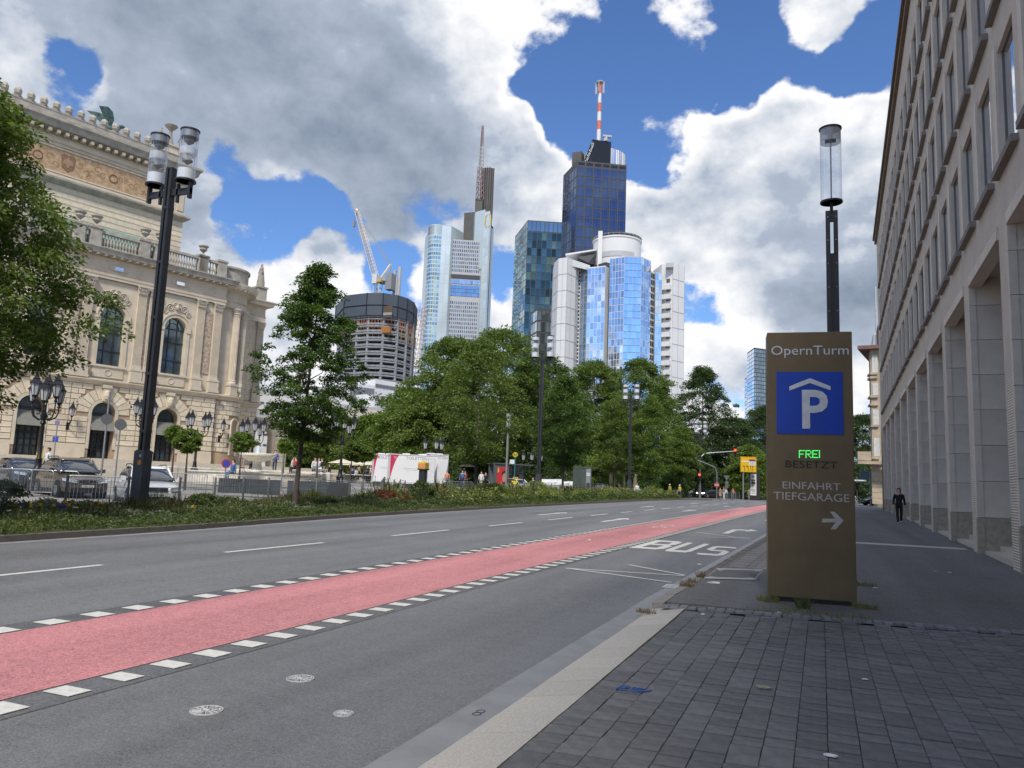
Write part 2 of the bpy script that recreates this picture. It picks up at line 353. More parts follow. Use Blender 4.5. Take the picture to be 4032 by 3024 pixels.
lpoly([[(0,.12),(.12,.0),(.88,0),(1,.12),(1,.17),(0,.17)],[(0,.17),(s_,.17),(s_,1),(0,1)],[(1-s_,.17),(1,.17),(1,1),(1-s_,1)]],-4.02,20.2,.66,3.4)
lpoly([[(0,.08),(.15,0),(.85,0),(1,.1),(1,.16),(0,.16)],[(.73,.16),(1,.16),(1,.44),(.73,.52)],[(0,.56),(.27,.44),(1,.44),(.73,.58)],[(0,.56),(.27,.5),(.27,.84),(0,.84)],[(0,.84),(1,.84),(1,.92),(.85,1),(.15,1),(0,.92)]],-3.15,19.9,.66,3.1)
def thin(x0,y0,x1,y1,w=.1):
    d=Vector((x1-x0,y1-y0)).normalized(); n=Vector((-d.y,d.x))*w/2
    road_poly('hatched_line_marking',[(x0-n.x,y0-n.y),(x1-n.x,y1-n.y),(x1+n.x,y1+n.y),(x0+n.x,y0+n.y)])
thin(-4.75,14.86,-2.5,15.2,.09); thin(-4.75,14.9,-2.5,14.05,.09); thin(-3.9,16.4,-2.5,15.3,.09)
thin(-4.7,28.9,-2.6,26.9,.1); thin(-3.9,26.6,-2.6,27.6,.1)
# cycle symbols on the red lane
def cyc_mark(y0):
    b=MB()
    for cy_,w in ((y0,.27),(y0+1.5,.27)):
        n=18
        for k in range(n):
            a,b2=2*math.pi*k/n,2*math.pi*(k+1)/n; P=[(-6.4+math.cos(q)*r*.95,cy_+math.sin(q)*r*2.) for q,r in ((a,w),(b2,w),(b2,w-.055),(a,w-.055))]
            b.add([(x+C_(y),y,H(x,y)+.0125) for x,y in P],[(3,2,1,0)])
    b.obj('cycle_marking',M_white,road)
cyc_mark(30.5); cyc_mark(52)
# ---- right footway
fs=strip('footway',lambda Y:-1.99+C_(Y),lambda Y:9.,frange(11.1,95,1.),.1,M_pave,thick=.12)
strip('driveway_bed',lambda Y:-1.68,lambda Y:9.,frange(-12,11.1,1.),.065,M_joint)
# kerb stones beyond the dropped kerb
kb=MB().box(-.075,.075,-.495,.495,-.15,0).mesh('kerb_stone',mat('kerb_new',(.27,.25,.225),.75,var=.15,scale=25,bump=.2,bscale=80)); kb2=MB().box(-.075,.075,-.495,.495,-.15,0).mesh('kerb_stone',M_kerb)
for k in range(48):
    y=11.35+k; x=-2.07+C_(y); inst(kb if k<4 else kb2,'kerb_stone',fs,(x,y,H(x,y)+.1035),rz=-.033 if y>12 else 0)
# granite slabs of the dropped kerb, lying at a slope
gsm=MB().add([(-.24,-.247,-.055),(.24,-.247,.022),(.24,.247,.022),(-.24,.247,-.055),(-.24,-.247,-.15),(.24,-.247,-.15),(.24,.247,-.15),(-.24,.247,-.15)],[(0,1,2,3),(0,4,5,1),(1,5,6,2),(2,6,7,3),(3,7,4,0)]).mesh('granite_slab',M_granite)
dk=thing('dropped_kerb','pale granite slabs laid as a sloping dropped kerb beside the dark pavers','kerb',(0,0,0))
for k in range(36): 
    y=-6.9+.5*k; inst(gsm,'granite_slab',dk,(-1.905,y,H(-1.9,y)+.078+rnd.uniform(-.002,.002)))
# pavers
tm=MB(); e=.0022; a_=.0922
for zz,s1 in ((0,a_-e),(-.004,a_),(-.05,a_)): tm.v+=[(-s1,-s1,zz),(s1,-s1,zz),(s1,s1,zz),(-s1,s1,zz)]
tm.f+=[(0,1,2,3)]+[(j*4+(i+1)%4,j*4+i,(j+1)*4+i,(j+1)*4+(i+1)%4) for j in (0,1) for i in range(4)]
def tile_list():
    out=[]; tilt=R_(1.0); ct,st=math.cos(tilt),math.sin(tilt)
    for c in range(34):
        u=-1.66+.094+.188*c; v=3.0+rnd.uniform(0,.19)
        while v<12.0:
            ln=.188 if rnd.random()>.16 else .376
            yc=v+ln/2; x=u+.003*(yc-4); 
            lim=10.45+.12*(x+1.5)
            if yc<lim+.05: out.append((x,yc,ln))
            v+=ln
    return out
tl_=tile_list(); tmesh=tm.mesh('paver',M_tile)
pv=thing('paved_driveway','dark grey block paving across the footway in front of the parking sign','paving',(0,0,0))
vis=[]
for t_ in tl_:
    d=Vector((t_[0]-CAM[0],t_[1]-CAM[1],.1-CAM[2])); z=d.dot(Vector(_F)); px=2016+FPX*d.dot(Vector(_R))/z; py=1512-FPX*d.dot(Vector(_U))/z
    vis.append((0 if -60<px<4090 and py<3120 else 1,d.length,t_))
vis.sort(key=lambda q:(q[0],q[1]))
rest=MB()
for i,(f_,_,(x,y,ln)) in enumerate(vis):
    z=H(x,y)+.1+rnd.uniform(-.003,.003)
    if i<300: inst(tmesh,'paver',pv,(x,y,z),rot=(rnd.uniform(-.009,.009),rnd.uniform(-.008,.008),rnd.uniform(-.014,.014)),s=(1,(ln-.018)/.1844,1))
    else:
        s1=a_; hl=(ln-.018)/2; tx,ty=rnd.uniform(-.0025,.0025),rnd.uniform(-.0025,.0025)
        rest.add([(x-s1+e,y-hl+e,z-tx-ty),(x+s1-e,y-hl+e,z+tx-ty),(x+s1-e,y+hl-e,z+tx+ty),(x-s1+e,y+hl-e,z-tx+ty),(x-s1,y-hl,z-.006),(x+s1,y-hl,z-.006),(x+s1,y+hl,z-.006),(x-s1,y+hl,z-.006),(x-s1,y-hl,z-.05),(x+s1,y-hl,z-.05),(x+s1,y+hl,z-.05),(x-s1,y+hl,z-.05)],
            [(0,1,2,3)]+[(j*4+(i_+1)%4,j*4+i_,(j+1)*4+i_,(j+1)*4+(i_+1)%4) for j in (0,1) for i_ in range(4)])
rest.obj('paver_field',M_tile,pv,kind='stuff')
# cobble edging between pavers and asphalt
cb=thing('cobble_edging','row of small grey cobbles between the dark pavers and the asphalt footway','cobbles',(0,0,0))
cm=MB().add([(-.05,-.045,0),(.05,-.045,0),(.05,.045,0),(-.05,.045,0),(-.058,-.052,-.03),(.058,-.052,-.03),(.058,.052,-.03),(-.058,.052,-.03)],[(0,1,2,3),(0,4,5,1),(1,5,6,2),(2,6,7,3),(3,7,4,0)]).mesh('cobble',mat('cobble_stone',(.17,.17,.175),.7,var=.3,scale=8,isl=.25,bump=.3))
for r in range(2):
    for k in range(56):
        x=-1.93+k*.118+rnd.uniform(-.01,.01); y=10.66+.12*(x+1.9)+r*.115; inst(cm,'cobble',cb,(x,y,H(x,y)+.112+rnd.uniform(-.004,.004)),rz=rnd.uniform(-.1,.1)+.12)
# bus stop slabs, with ribbed tactile strip
M_slab=mat('bus_stop_slab',(.20,.185,.175),.75,var=.12,scale=4,bump=.15,isl=.08)
bs=thing('bus_stop_paving','brownish square paving slabs along the kerb left of the parking sign','paving',(0,0,0))
for k in range(44):
    y=16.75+.6*k
    for j in range(2):
        x=-1.70+.34*j+C_(y); MBs=inst(_mats.setdefault('_slab',MB().box(-.165,.165,-.295,.295,-.05,0).mesh('slab',M_slab)),'slab',bs,(x,y,H(x,y)+.112),rz=-.033)
tac=MB()
for i in range(7): tac.box(-.14+i*.045,-.12+i*.045,-.295,.295,-.01,.006)
tac.box(-.15,.15,-.295,.295,-.04,-.002); tacm=tac.mesh('tactile_slab',mat('tactile',(.36,.34,.29),.75,var=.12,scale=6))
for k in range(44):
    y=16.75+.6*k; x=-1.19+C_(y); inst(tacm,'tactile_slab',bs,(x,y,H(x,y)+.112),rz=-.033)
# pale cross strip
strip('pale_paving_band',lambda Y:-1.0,lambda Y:4.05,[26.3,27.0],.106,M_granite)
# median
strip('median_bed',lambda Y:FE(Y)-.2,lambda Y:FK(Y)-.1,frange(-14,97,1.5),.11,M_soil)
mk=MB().box(-.08,.08,-.6,.6,-.2,0)
mkm=mk.mesh('kerb_stone',M_kerb); mkk=thing('median_kerb','low brown kerb along the planted median','kerb',(0,0,0))
y=-12.
while y<98:
    l=1.25; x0,x1=FK(y),FK(y+l); a=math.atan2(x0-x1,l); x=(x0+x1)/2; inst(mkm,'kerb_stone',mkk,(x-.06,y+l/2,H(x,y)+.14),rz=a,s=(1,l*1.03/1.2/1.03*.995,1)); y+=l
MB().prism([(-14.6,96),(-13.2,98.5),(-12.4,100.2),(-14.2,102),(-17,102),(-19,98),(-17,96)],.3,H(-14,99)+.13).obj('traffic_island',M_kerb,kind='structure')
# ---------------------------------------------------------------- stone office building on the right
def ribbed(name,col,pitch,strength=.8,axis=2):
    m=mat(name,col,.8,var=.1,scale=1.2); t=m.node_tree; lk=t.links; b=t.nodes['Principled BSDF']
    w=t.nodes.new('ShaderNodeTexWave'); w.bands_direction='Z' if axis==2 else 'X'; w.wave_profile='SIN'; w.inputs['Scale'].default_value=.314/pitch; w.inputs['Distortion'].default_value=0
    lk.new(t.nodes.new('ShaderNodeTexCoord').outputs['Object'],w.inputs[0])
    u=t.nodes.new('ShaderNodeBump'); u.inputs['Strength'].default_value=strength; u.inputs['Distance'].default_value=.015; lk.new(w.outputs[1],u.inputs['Height']); lk.new(u.outputs[0],b.inputs['Normal']); return m
M_fac=ribbed('ribbed_limestone',(.61,.535,.445),.06,.9)
M_lime=mat('smooth_limestone',(.65,.58,.485),.8,var=.15,scale=.8,bump=.12,bscale=40,isl=.05,det=9)
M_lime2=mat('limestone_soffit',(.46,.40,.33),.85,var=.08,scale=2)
M_plinth=mat('plinth_stone',(.40,.35,.27),.85,var=.2,scale=7,bump=.5,bscale=30,isl=.06)
M_step=mat('step_stone',(.50,.45,.37),.75,var=.12,scale=5,isl=.05)
M_sill=mat('sill_stone',(.21,.185,.165),.8,var=.15,scale=4)
M_winglass=mat('window_glass',(.66,.72,.80),.03,metal=.95,var=.05,scale=.7)
M_frame=mat('dark_window_frame',(.17,.165,.155),.5,var=.05)
M_copper=mat('brown_roof_edge',(.17,.12,.08),.6,var=.2)
FA=R_(1.45); fd=(math.sin(FA),math.cos(FA)); f0=(4.0-20*fd[0],20-20*fd[1])
fb=thing('office_building','long pale limestone office building with deep windows and a tall pillared arcade along the footway','building',(f0[0],f0[1],0),R_(90)-FA)
# local x = s along the street, local y = + towards the road, z up
def Hs(s): x,y=f0[0]+fd[0]*s,f0[1]+fd[1]*s; return H(x,y)+.1
S0,S1,ZA,ZR=-14.4,79.6,8.1,26.3
rows=[(9.25,12.05),(13.1,15.95),(16.95,19.8),(20.85,23.7)]
wb=MB(); DEP=.18
cols=[]; s=17.72
while s>S0+3: s-=2.8
while s+2.8<S1-1.0: cols.append((s+.22,s+1.92)); s+=2.8
xs=[S0]; 
for a,b in cols: xs+=[a,b]
xs.append(S1)
zs=[ZA]
for a,b in rows: zs+=[a,b]
zs.append(ZR)
for i in range(len(xs)-1):
    for j in range(len(zs)-1):
        if i%2==1 and j%2==1: continue
        wb.quad((xs[i],0,zs[j]),(xs[i],0,zs[j+1]),(xs[i+1],0,zs[j+1]),(xs[i+1],0,zs[j]))
wb.quad((S0,0,ZR),(S0,-14,ZR),(S1,-14,ZR),(S1,0,ZR)); wb.quad((S0,0,ZA),(S0,0,ZR),(S0,-14,ZR),(S0,-14,ZA)); 
wb.obj('wall',M_fac,fb)
cr=MB(); # far rounded corner
cr.lathe([(1.6,0),(1.6,ZR-.1)],10,(S1,-1.6,0),0,math.pi/2); cr.quad((S1+1.6,-1.6,0),(S1+1.6,-14,0),(S1+1.6,-14,ZR),(S1+1.6,-1.6,ZR)); cr.obj('corner_wall',M_fac,fb,smooth=True)
rv=MB()
for a,b in cols:
    for z0,z1 in rows:
        rv.quad((b,0,z0),(b,-DEP,z0),(b,-DEP,z1),(b,0,z1)); rv.quad((a,0,z0),(a,0,z1),(a,-DEP,z1),(a,-DEP,z0))
        rv.quad((a,0,z1),(b,0,z1),(b,-DEP,z1),(a,-DEP,z1)); rv.quad((a,0,z0),(a,-DEP,z0),(b,-DEP,z0),(b,0,z0))
rv.obj('window_reveal',M_lime,fb)
w=1.7; h=2.85
wf=MB().box(0,.07,-.05,.05,0,h).box(w-.07,w,-.05,.05,0,h).box(.07,w-.07,-.05,.05,h-.07,h).box(.07,w-.07,-.05,.05,0,.07).mesh('window_frame',M_frame)
wg=MB().box(.07,w-.07,-.02,.02,.07,h-.07).mesh('window',M_winglass)
ws=MB().box(-.16,2.12,-.12,.16,-.16,0).box(-.16,2.12,-DEP+.02,-.12,-.12,-.0).mesh('sill',M_sill)
jb=MB().box(-.03,.03,0,.012,0,2.85).mesh('panel_joint',M_sill)
# smooth pilaster strip beside each window, proud of the ribbed wall
ps=MB().box(0,.34,-.0,.05,-.1,3.0).mesh('pilaster_strip',M_lime)
for a,b in cols:
    for z0,z1 in rows:
        if a<5: 
            continue
        g=inst(wg,'window',fb,(a,-DEP+.045,z0)); inst(wf,'window_frame',g,(0,-0.005,0)); inst(ws,'sill',fb,(a,0,z0+.004)); inst(ps,'pilaster_strip',fb,(b+.03,0.002,z0))
# arcade
P0=-8.9; pit=5.64; pw=1.12; PD=2.6
piers=[19.27+.0+pit*k for k in range(-5,11)]
panel=MB().box(-.0,.04,-PD,-.14,0,.985).mesh('stone_panel',M_lime)
nose=MB().box(-.02,.16,-.14,.03,0,.985).mesh('corner_panel',M_lime)
plp=MB().box(-.015,.05,-PD,-.14,0,1.).box(-.03,.17,-.14,.04,0,1.).mesh('plinth_panel',M_plinth)
strp=MB()
for s in piers:
    z0=Hs(s)
    MB().box(s+.04,s+pw,-PD,0,z0-.3,ZA).obj('pier',M_fac,fb)
    if s<14 : continue
    inst(plp,'plinth_panel',fb,(s,0,z0-.03+.0),s=(1,1,(1.0+.02)))
    z=z0+1.0; k=0
    while z<ZA-.05:
        hh=min(1.0,ZA-z); inst(panel,'stone_panel',fb,(s,0,z+.006),s=(1,1,hh)); inst(nose,'corner_panel',fb,(s,0,z+.006),s=(1,1,hh)); z+=hh
for i,s in enumerate(piers[:-1]):
    a,b=s+pw,s+pit; z0=Hs(s+3)
    MB().box(a,b,-PD,-.02,ZA-.06,ZA+.3).box(a,b,-.3,.05,ZA-.32,ZA-.06).obj('lintel',M_lime,fb)
    if s<8: continue
    for k in range(3):
        MB().box(a+.01,b-.01,-PD-.4,-.12-.36*k,z0-.25+.15*k,z0+.0+.15*(k+1)-.02).obj('step',M_step,fb)
# inner arcade wall with tall glazing
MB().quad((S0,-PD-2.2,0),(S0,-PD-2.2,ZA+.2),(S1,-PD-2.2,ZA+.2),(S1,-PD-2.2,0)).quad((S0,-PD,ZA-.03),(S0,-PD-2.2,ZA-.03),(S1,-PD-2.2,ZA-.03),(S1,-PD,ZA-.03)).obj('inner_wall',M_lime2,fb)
for s in piers[2:-1]: MB().box(s+pw+.8,s+pit-.8,-PD-2.18,-PD-2.1,.6,6.8).obj('shop_window',M_winglass,fb)
MB().box(S0,S1,-.3,.35,ZR,ZR+.22).box(S0,S1,-.2,.2,ZR-.35,ZR).obj('cornice',M_copper,fb)
# ---------------------------------------------------------------- opera house
M_op=mat('opera_stone',(.61,.525,.40),.85,var=.18,scale=.9,bump=.15,bscale=18,det=9,col2=(.64,.56,.44))
M_opb=mat('opera_block',(.635,.55,.415),.85,var=.16,scale=2.5,bump=.2,bscale=18,isl=.10,det=7)
M_opj=mat('opera_joint',(.36,.27,.18),.9,var=.15,scale=2)
M_opg=mat('weathered_stone',(.36,.335,.29),.9,var=.3,scale=1.4,bump=.2,bscale=20,det=9)
M_orn=mat('sgraffito_panel',(.42,.27,.15),.85,var=.3,scale=2.2,col2=(.56,.40,.25),det=3)
M_orn2=mat('ornament_panel',(.36,.27,.19),.85,var=.4,scale=5,col2=(.58,.48,.38),det=2,bump=.8,bscale=14)
M_relief=mat('relief_stone',(.50,.44,.36),.85,var=.25,scale=7,bump=1.,bscale=16)
M_patina=mat('green_copper',(.11,.20,.17),.6,var=.3,scale=2,col2=(.22,.33,.29))
M_opglass=mat('dark_window_glass',(.10,.13,.16),.05,metal=.55,var=.5,scale=.5,col2=(.16,.22,.25))
M_bronze=mat('dark_bronze',(.035,.032,.03),.45,metal=.3,var=.2)
M_awn=mat('grey_awning',(.17,.17,.15),.8,var=.12,scale=3)
od=(math.sin(R_(17)),math.cos(R_(17)))
OPX,OPY=-62.0,59.77
op=thing('opera_house','cream stone neo-renaissance opera house with arched windows, fluted pilasters and a high attic','opera house',(OPX,OPY,0),R_(73))
GB=2.55 # terrace level
def OW(u,o,z): return (OPX+od[0]*u-od[1]*o,OPY+od[1]*u+od[0]*o,z)
def arch(mb,x0,x1,z0,z1,a0,a1,sill,spring,y,dep,n=12):
    """wall x0..x1,z0..z1 at depth y (towards -y is out) with an arched hole; reveal runs back to y+dep"""
    r=(a1-a0)/2; c=(a0+a1)/2; q=lambda x,z:(x,y,z)
    mb.quad(q(x0,z0),q(a0,z0),q(a0,z1),q(x0,z1)); mb.quad(q(a1,z0),q(x1,z0),q(x1,z1),q(a1,z1))
    if sill>z0+1e-3: mb.quad(q(a0,z0),q(a1,z0),q(a1,sill),q(a0,sill))
    pts=[(c-r*math.cos(math.pi*k/n),spring+r*math.sin(math.pi*k/n)) for k in range(n+1)]
    for (xa,za),(xb,zb) in zip(pts,pts[1:]): mb.quad(q(xa,za),q(xb,zb),q(xb,z1),q(xa,z1))
    ring=[(a0,sill)]+pts+[(a1,sill)]
    for (xa,za),(xb,zb) in zip(ring,ring[1:]): mb.quad((xa,y,za),(xa,y+dep,za),(xb,y+dep,zb),(xb,y,zb))
    mb.quad((a0,y,sill),(a1,y,sill),(a1,y+dep,sill),(a0,y+dep,sill))
    return pts
def archpane(a0,a1,sill,spring,y,n=12):
    r=(a1-a0)/2; c=(a0+a1)/2
    poly=[(a0,sill)]+[(c-r*math.cos(math.pi*k/n),spring+r*math.sin(math.pi*k/n)) for k in range(n+1)]+[(a1,sill)]
    return MB().xz(poly,y,y+.05)
def archivolt(a0,a1,spring,w,y0,y1,n=14,sill=None,m=None,nm='archivolt',par=None):
    c=(a0+a1)/2; r=(a1-a0)/2; b=MB()
    for k in range(n):
        t0,t1=math.pi*k/n,math.pi*(k+1)/n
        P=[(c-(r)*math.cos(t0),spring+r*math.sin(t0)),(c-r*math.cos(t1),spring+r*math.sin(t1)),(c-(r+w)*math.cos(t1),spring+(r+w)*math.sin(t1)),(c-(r+w)*math.cos(t0),spring+(r+w)*math.sin(t0))]
        b.xz(P[::-1],y0,y1)
    if sill is not None: b.box(a0-w,a0,y0,y1,sill,spring); b.box(a1,a1+w,y0,y1,sill,spring)
    return b.obj(nm,m or M_op,par)
UC=5.45; bays=[(-43.8),(-37.5),(-31.2),(-24.8),(-18.5),(-12.25),(-5.98),(.34)]; 
body=MB(); lowb=MB()
# mass behind the facade
body.box(-52,UC-.05,.9,30,GB,22.2)
lowx=-52.
edges=[-52]+[(bays[i]+bays[i+1])/2 for i in range(len(bays)-1)]+[UC]
for i,c in enumerate(bays):
    x0,x1=edges[i],edges[i+1]
    arch(lowb,x0,x1,GB,9.6,c-1.1,c+1.1,GB+.02,6.85,0,.85)
    arch(body,x0,x1,10.1,19.9,c-1.19,c+1.19,11.55,16.3,.15,.6)
body.box(UC-.4,UC,0,9,GB,22.2)
body.obj('wall',M_op,op); lowb.obj('rusticated_wall',M_opj,op)
for i,c in enumerate(bays):
    fr=archpane(c-1.19,c+1.19,11.55,16.3,.62).obj('window',M_opglass,op)
    m=MB()
    for dx in (-.42,.42): m.box(c+dx-.035,c+dx+.035,.54,.62,11.55,17.3 if abs(dx)<.5 else 16.3)
    for z in (13.0,14.9,16.28): m.box(c-1.16,c+1.16,.53,.615,z-.05,z+.05)
    for k in range(10):
        t0,t1=math.pi*k/10,math.pi*(k+1)/10; m.tube([(c-.62*math.cos(t0),.58,16.3+.62*math.sin(t0)),(c-.62*math.cos(t1),.58,16.3+.62*math.sin(t1))],.035,4)
    m.obj('mullion',M_bronze,fr)
    archivolt(c-1.19,c+1.19,16.3,.34,.02,.15,par=op); 
    archivolt(c-1.19-.34,c+1.19+.34,16.3,.1,-.06,.15,par=op)
    MB().box(c-1.55,c-1.19,.03,.15,11.55,16.05).box(c+1.19,c+1.55,.03,.15,11.55,16.05).box(c-1.65,c-1.17,-.05,.15,16.05,16.3).box(c+1.17,c+1.65,-.05,.15,16.05,16.3).obj('jamb',M_op,op)
    MB().box(c-1.7,c+1.7,-.05,.3,11.35,11.55).box(c-1.45,c+1.45,.06,.2,10.35,11.35).obj('window_sill',M_op,op)
    rg=MB()
    for k in range(16):
        t0,t1=2*math.pi*k/16,2*math.pi*(k+1)/16; rg.tube([(c+.3*math.cos(t0),.04,10.85+.3*math.sin(t0)),(c+.3*math.cos(t1),.04,10.85+.3*math.sin(t1))],.05,5)
    rg.obj('stone_ring',M_op,op)
    # relief over the window: scrolls
    for sx in (-1,1):
        rl=MB()
        for q,(dx,dz,r0) in enumerate(((.75,18.45,.42),(1.25,18.0,.3),(.2,18.75,.3))):
            for k in range(22):
                t0,t1=k*.5,(k+1)*.5; ra,rb=r0*(1-k/26),r0*(1-(k+1)/26)
                rl.tube([(c+sx*(dx+ra*math.cos(t0)),.1,dz+ra*math.sin(t0)),(c+sx*(dx+rb*math.cos(t1)),.1,dz+rb*math.sin(t1))],.055,4,cap=False)
        rl.obj('scroll_relief',M_relief,op)
    MB().lathe([(.0,0),(.2,.02),(.28,.15),(.25,.38),(.1,.5),(0,.52)],8,(c,.12,18.3)).obj('mask_relief',M_relief,op,smooth=True)
    # door below
    dg=archpane(c-1.1,c+1.1,GB,6.85,.82).obj('door',M_opglass if i!=4 else M_opglass,op)
    d=MB()
    for dx in (-1.02,-.52,0,.52,1.02): d.box(c+dx-.05,c+dx+.05,.7,.82,GB,5.2)
    for z in (GB+.1,GB+.9,GB+1.5,GB+2.1,5.15,6.85): d.box(c-1.08,c+1.08,.71,.815,z-.06,z+.06)
    d.obj('door_frame',M_bronze,dg)
    aw=MB(); 
    for k in range(4):
        x0=c-1.05+.525*k; aw.add([(x0,.5,6.6),(x0+.525,.5,6.6),(x0+.525,-.35,5.25),(x0,-.35,5.25),(x0,.5,6.55),(x0+.525,.5,6.55),(x0+.525,-.35,5.2),(x0,-.35,5.2)],[(3,2,1,0),(4,5,6,7),(0,4,7,3),(1,2,6,5),(2,3,7,6)])
    aw.add([(c-1.05,.5,6.6),(c-1.05,-.35,5.25),(c-1.05,.5,5.25)],[(0,1,2)]).add([(c+1.05,.5,6.6),(c+1.05,-.35,5.25),(c+1.05,.5,5.25)],[(2,1,0)])
    if i>3: aw.obj('awning',M_awn,op)
    # keystone head
    MB().box(c-.3,c+.3,-.32,.05,8.05,9.5).box(c-.42,c+.42,-.38,.05,9.3,9.6).lathe([(.0,0),(.2,.05),(.3,.35),(.27,.7),(.1,.9),(0,.92)],8,(c,-.34,8.2)).obj('keystone',M_op,op)
    archivolt(c-1.1,c+1.1,6.85,.28,-.08,.0,par=op,sill=GB+.9)
# rusticated ground floor: separate blocks
nb=0; vis_b=[(4,None)]
blk=MB().box(0,1,-.07,0,0,1).mesh('stone_block',M_opb)
def blocks(u0,u1,mask,z0=GB+1.35,z1=9.55,rows_=11,y=0.,lim=300):
    global nb
    hh=(z1-z0)/rows_
    for r in range(rows_):
        z=z0+r*hh; segs=mask(z,z+hh)
        for a,b in segs:
            if b-a<.25: continue
            n=max(1,int(round((b-a)/1.25))); off_=(.5 if r%2 else 0)
            cuts=[a]+[a+(k+off_)*(b-a)/n for k in range(0 if off_ else 1,n)]+[b]
            for c0,c1 in zip(cuts,cuts[1:]):
                if c1-c0<.1: continue
                inst(blk,'stone_block',op,(c0+.035,y,z+.035),s=(c1-c0-.07,1,hh-.07)); nb+=1
def mask_for(i):
    c=bays[i]; x0,x1=edges[i],edges[i+1]
    def f(z0,z1):
        if z1<=6.9: w=1.1+.3
        else:
            r=2.5; dz=max(0,z0-6.85); w=math.sqrt(max(0,r*r-dz*dz)) if dz<r else 0
            w=max(w,.5 if z1>7.9 else w)
        return [(x0,c-w),(c+w,x1)] if w>0 else [(x0,x1)]
    return f
for i in range(5,8): blocks(0,0,mask_for(i))
for i in range(4,8):
    c=bays[i]
    for k in range(11):
        if k==5: continue
        t0,t1=math.pi*k/11,math.pi*(k+1)/11; g=.02; r0=1.42; r1=2.42+(.35 if k in(1,9,4,6) else 0)
        P=[(c-r*math.cos(t),6.85+r*math.sin(t)) for r,t in ((r0,t0+g),(r0,t1-g),(r1,t1-g*.6),(r1,t0+g*.6))]
        P=[(x,min(z,9.52)) for x,z in P]
        MB().xz(P[::-1],-.07,0).obj('voussoir',M_opb,op)
for i in range(8): MB().box(edges[i],bays[i]-1.4,-.16,0,GB,GB+.8).box(bays[i]+1.4,edges[i+1],-.16,0,GB,GB+.8).box(edges[i],bays[i]-1.4,-.09,0,GB+.8,GB+1.3).box(bays[i]+1.4,edges[i+1],-.09,0,GB+.8,GB+1.3).obj('plinth',M_op,op)
def molding(prof,x0,x1,nm,m,endret=None):
    """prof: list (out,z) outward = -y"""
    b=MB(); n=len(prof); V=[(x0,-o,z) for o,z in prof]+[(x1+(o if endret else 0),-o,z) for o,z in prof]
    b.add(V,[(i,n+i,n+i+1,i+1) for i in range(n-1)]+[tuple(range(n-1,-1,-1)),tuple(range(n,2*n))])
    if endret:
        V=[(x1+o,-o,z) for o,z in prof]+[(x1+o,endret,z) for o,z in prof]; b.add(V,[(i,n+i,n+i+1,i+1) for i in range(n-1)])
    return b.obj(nm,m,op)
molding([(0,9.55),(.12,9.6),(.14,9.75),(.3,9.82),(.42,9.95),(.42,10.08),(0,10.16)],-52,UC,'string_course',M_op,1.2)
molding([(0,19.9),(.1,19.92),(.1,20.2),(.15,20.2),(.15,20.5),(.22,20.6),(.05,20.62),(.05,21.75),(.16,21.85),(.16,22.0)],-52,UC+.1,'entablature',M_op,3)
molding([(.2,22.0),(.35,22.1),(.85,22.15),(.9,22.45),(1.05,22.62),(1.05,22.72),(0,22.8)],-52,UC+.1,'cornice',M_opg,3)
dn=MB(); 
for k in range(230): dn.box(-34+k*.17,-34+k*.17+.1,-.28,-.1,21.86,22.0)
dn.obj('dentil_row',M_op,op,kind='stuff')
md=MB().box(-.12,.12,-.8,-.16,22.0,22.14).mesh('modillion',M_op)
for k in range(32): inst(md,'modillion',op,(UC-.3-k*.75,0,0))
# pilasters with flutes and leafy capitals
def fluted(w,dep,z0,z1,n=7):
    poly=[(-w/2,0),(-w/2,-dep)]; st=w/(n*2+1)
    x=-w/2+st
    for k in range(n): poly+=[(x,-dep),(x+st*.25,-dep+.06),(x+st*.75,-dep+.06),(x+st,-dep)]; x+=2*st
    poly+=[(w/2,-dep),(w/2,0)]
    return MB().prism(poly[::-1],z0,z1)
pil=fluted(.86,.28,11.9,19.0).box(-.5,.5,-.36,0,11.5,11.7).box(-.47,.47,-.32,0,11.7,11.9).mesh('pilaster',M_op)
cap=MB().add([(-.42,-.28,19.0),(.42,-.28,19.0),(.42,0,19),(-.42,0,19),(-.5,-.42,19.75),(.5,-.42,19.75),(.5,0,19.75),(-.5,0,19.75)],[(0,1,5,4),(1,2,6,5),(3,0,4,7),(0,3,2,1)]).box(-.56,.56,-.48,0,19.78,19.9)
for r,(z,ln) in enumerate(((19.0,.34),(19.3,.34))):
    for k in range(5):
        x=-.38+.19*k+(.09 if r else 0)
        cap.add([(x-.09,-.3,z),(x+.09,-.3,z),(x+.08,-.38,z+ln*.7),(x,-.50,z+ln),(x-.08,-.38,z+ln*.7),(x,-.43,z+ln*.55)],[(0,1,2,5),(5,2,3),(5,3,4),(0,5,4)])
for sx in (-1,1):
    for k in range(8): 
        t0,t1=k*.7,(k+1)*.7; cap.tube([(sx*(.46+.1*math.cos(t0)),-.44,19.66+.1*math.sin(t0)),(sx*(.46+.1*math.cos(t1)),-.44,19.66+.1*math.sin(t1))],.045,4)
cap=cap.mesh('capital',M_relief)
ped=MB().box(-.62,.62,-.46,.14,10.14,10.4).box(-.56,.56,-.40,.14,10.4,11.3).box(-.6,.6,-.44,.14,11.3,11.5).mesh('pedestal',M_op)
for c in bays:
    for dx in (2.52,4.45-.9+.9):
        pass
pu=[]
for i,c in enumerate(bays):
    for x in (c+2.55,c-2.55) if i<7 else (c-2.55,2.9): pu.append(x)
pu.append(4.88)
for x in pu:
    p=inst(pil,'pilaster',op,(x,.14,0)); inst(cap,'capital',p,(0,0,0)); inst(ped,'pedestal',op,(x,0,0))
for i in range(7):
    x=(bays[i]+bays[i+1])/2; MB().box(x-.16,x+.16,.06,.15,12.1,18.8).obj('ornament_panel',M_orn2,op)
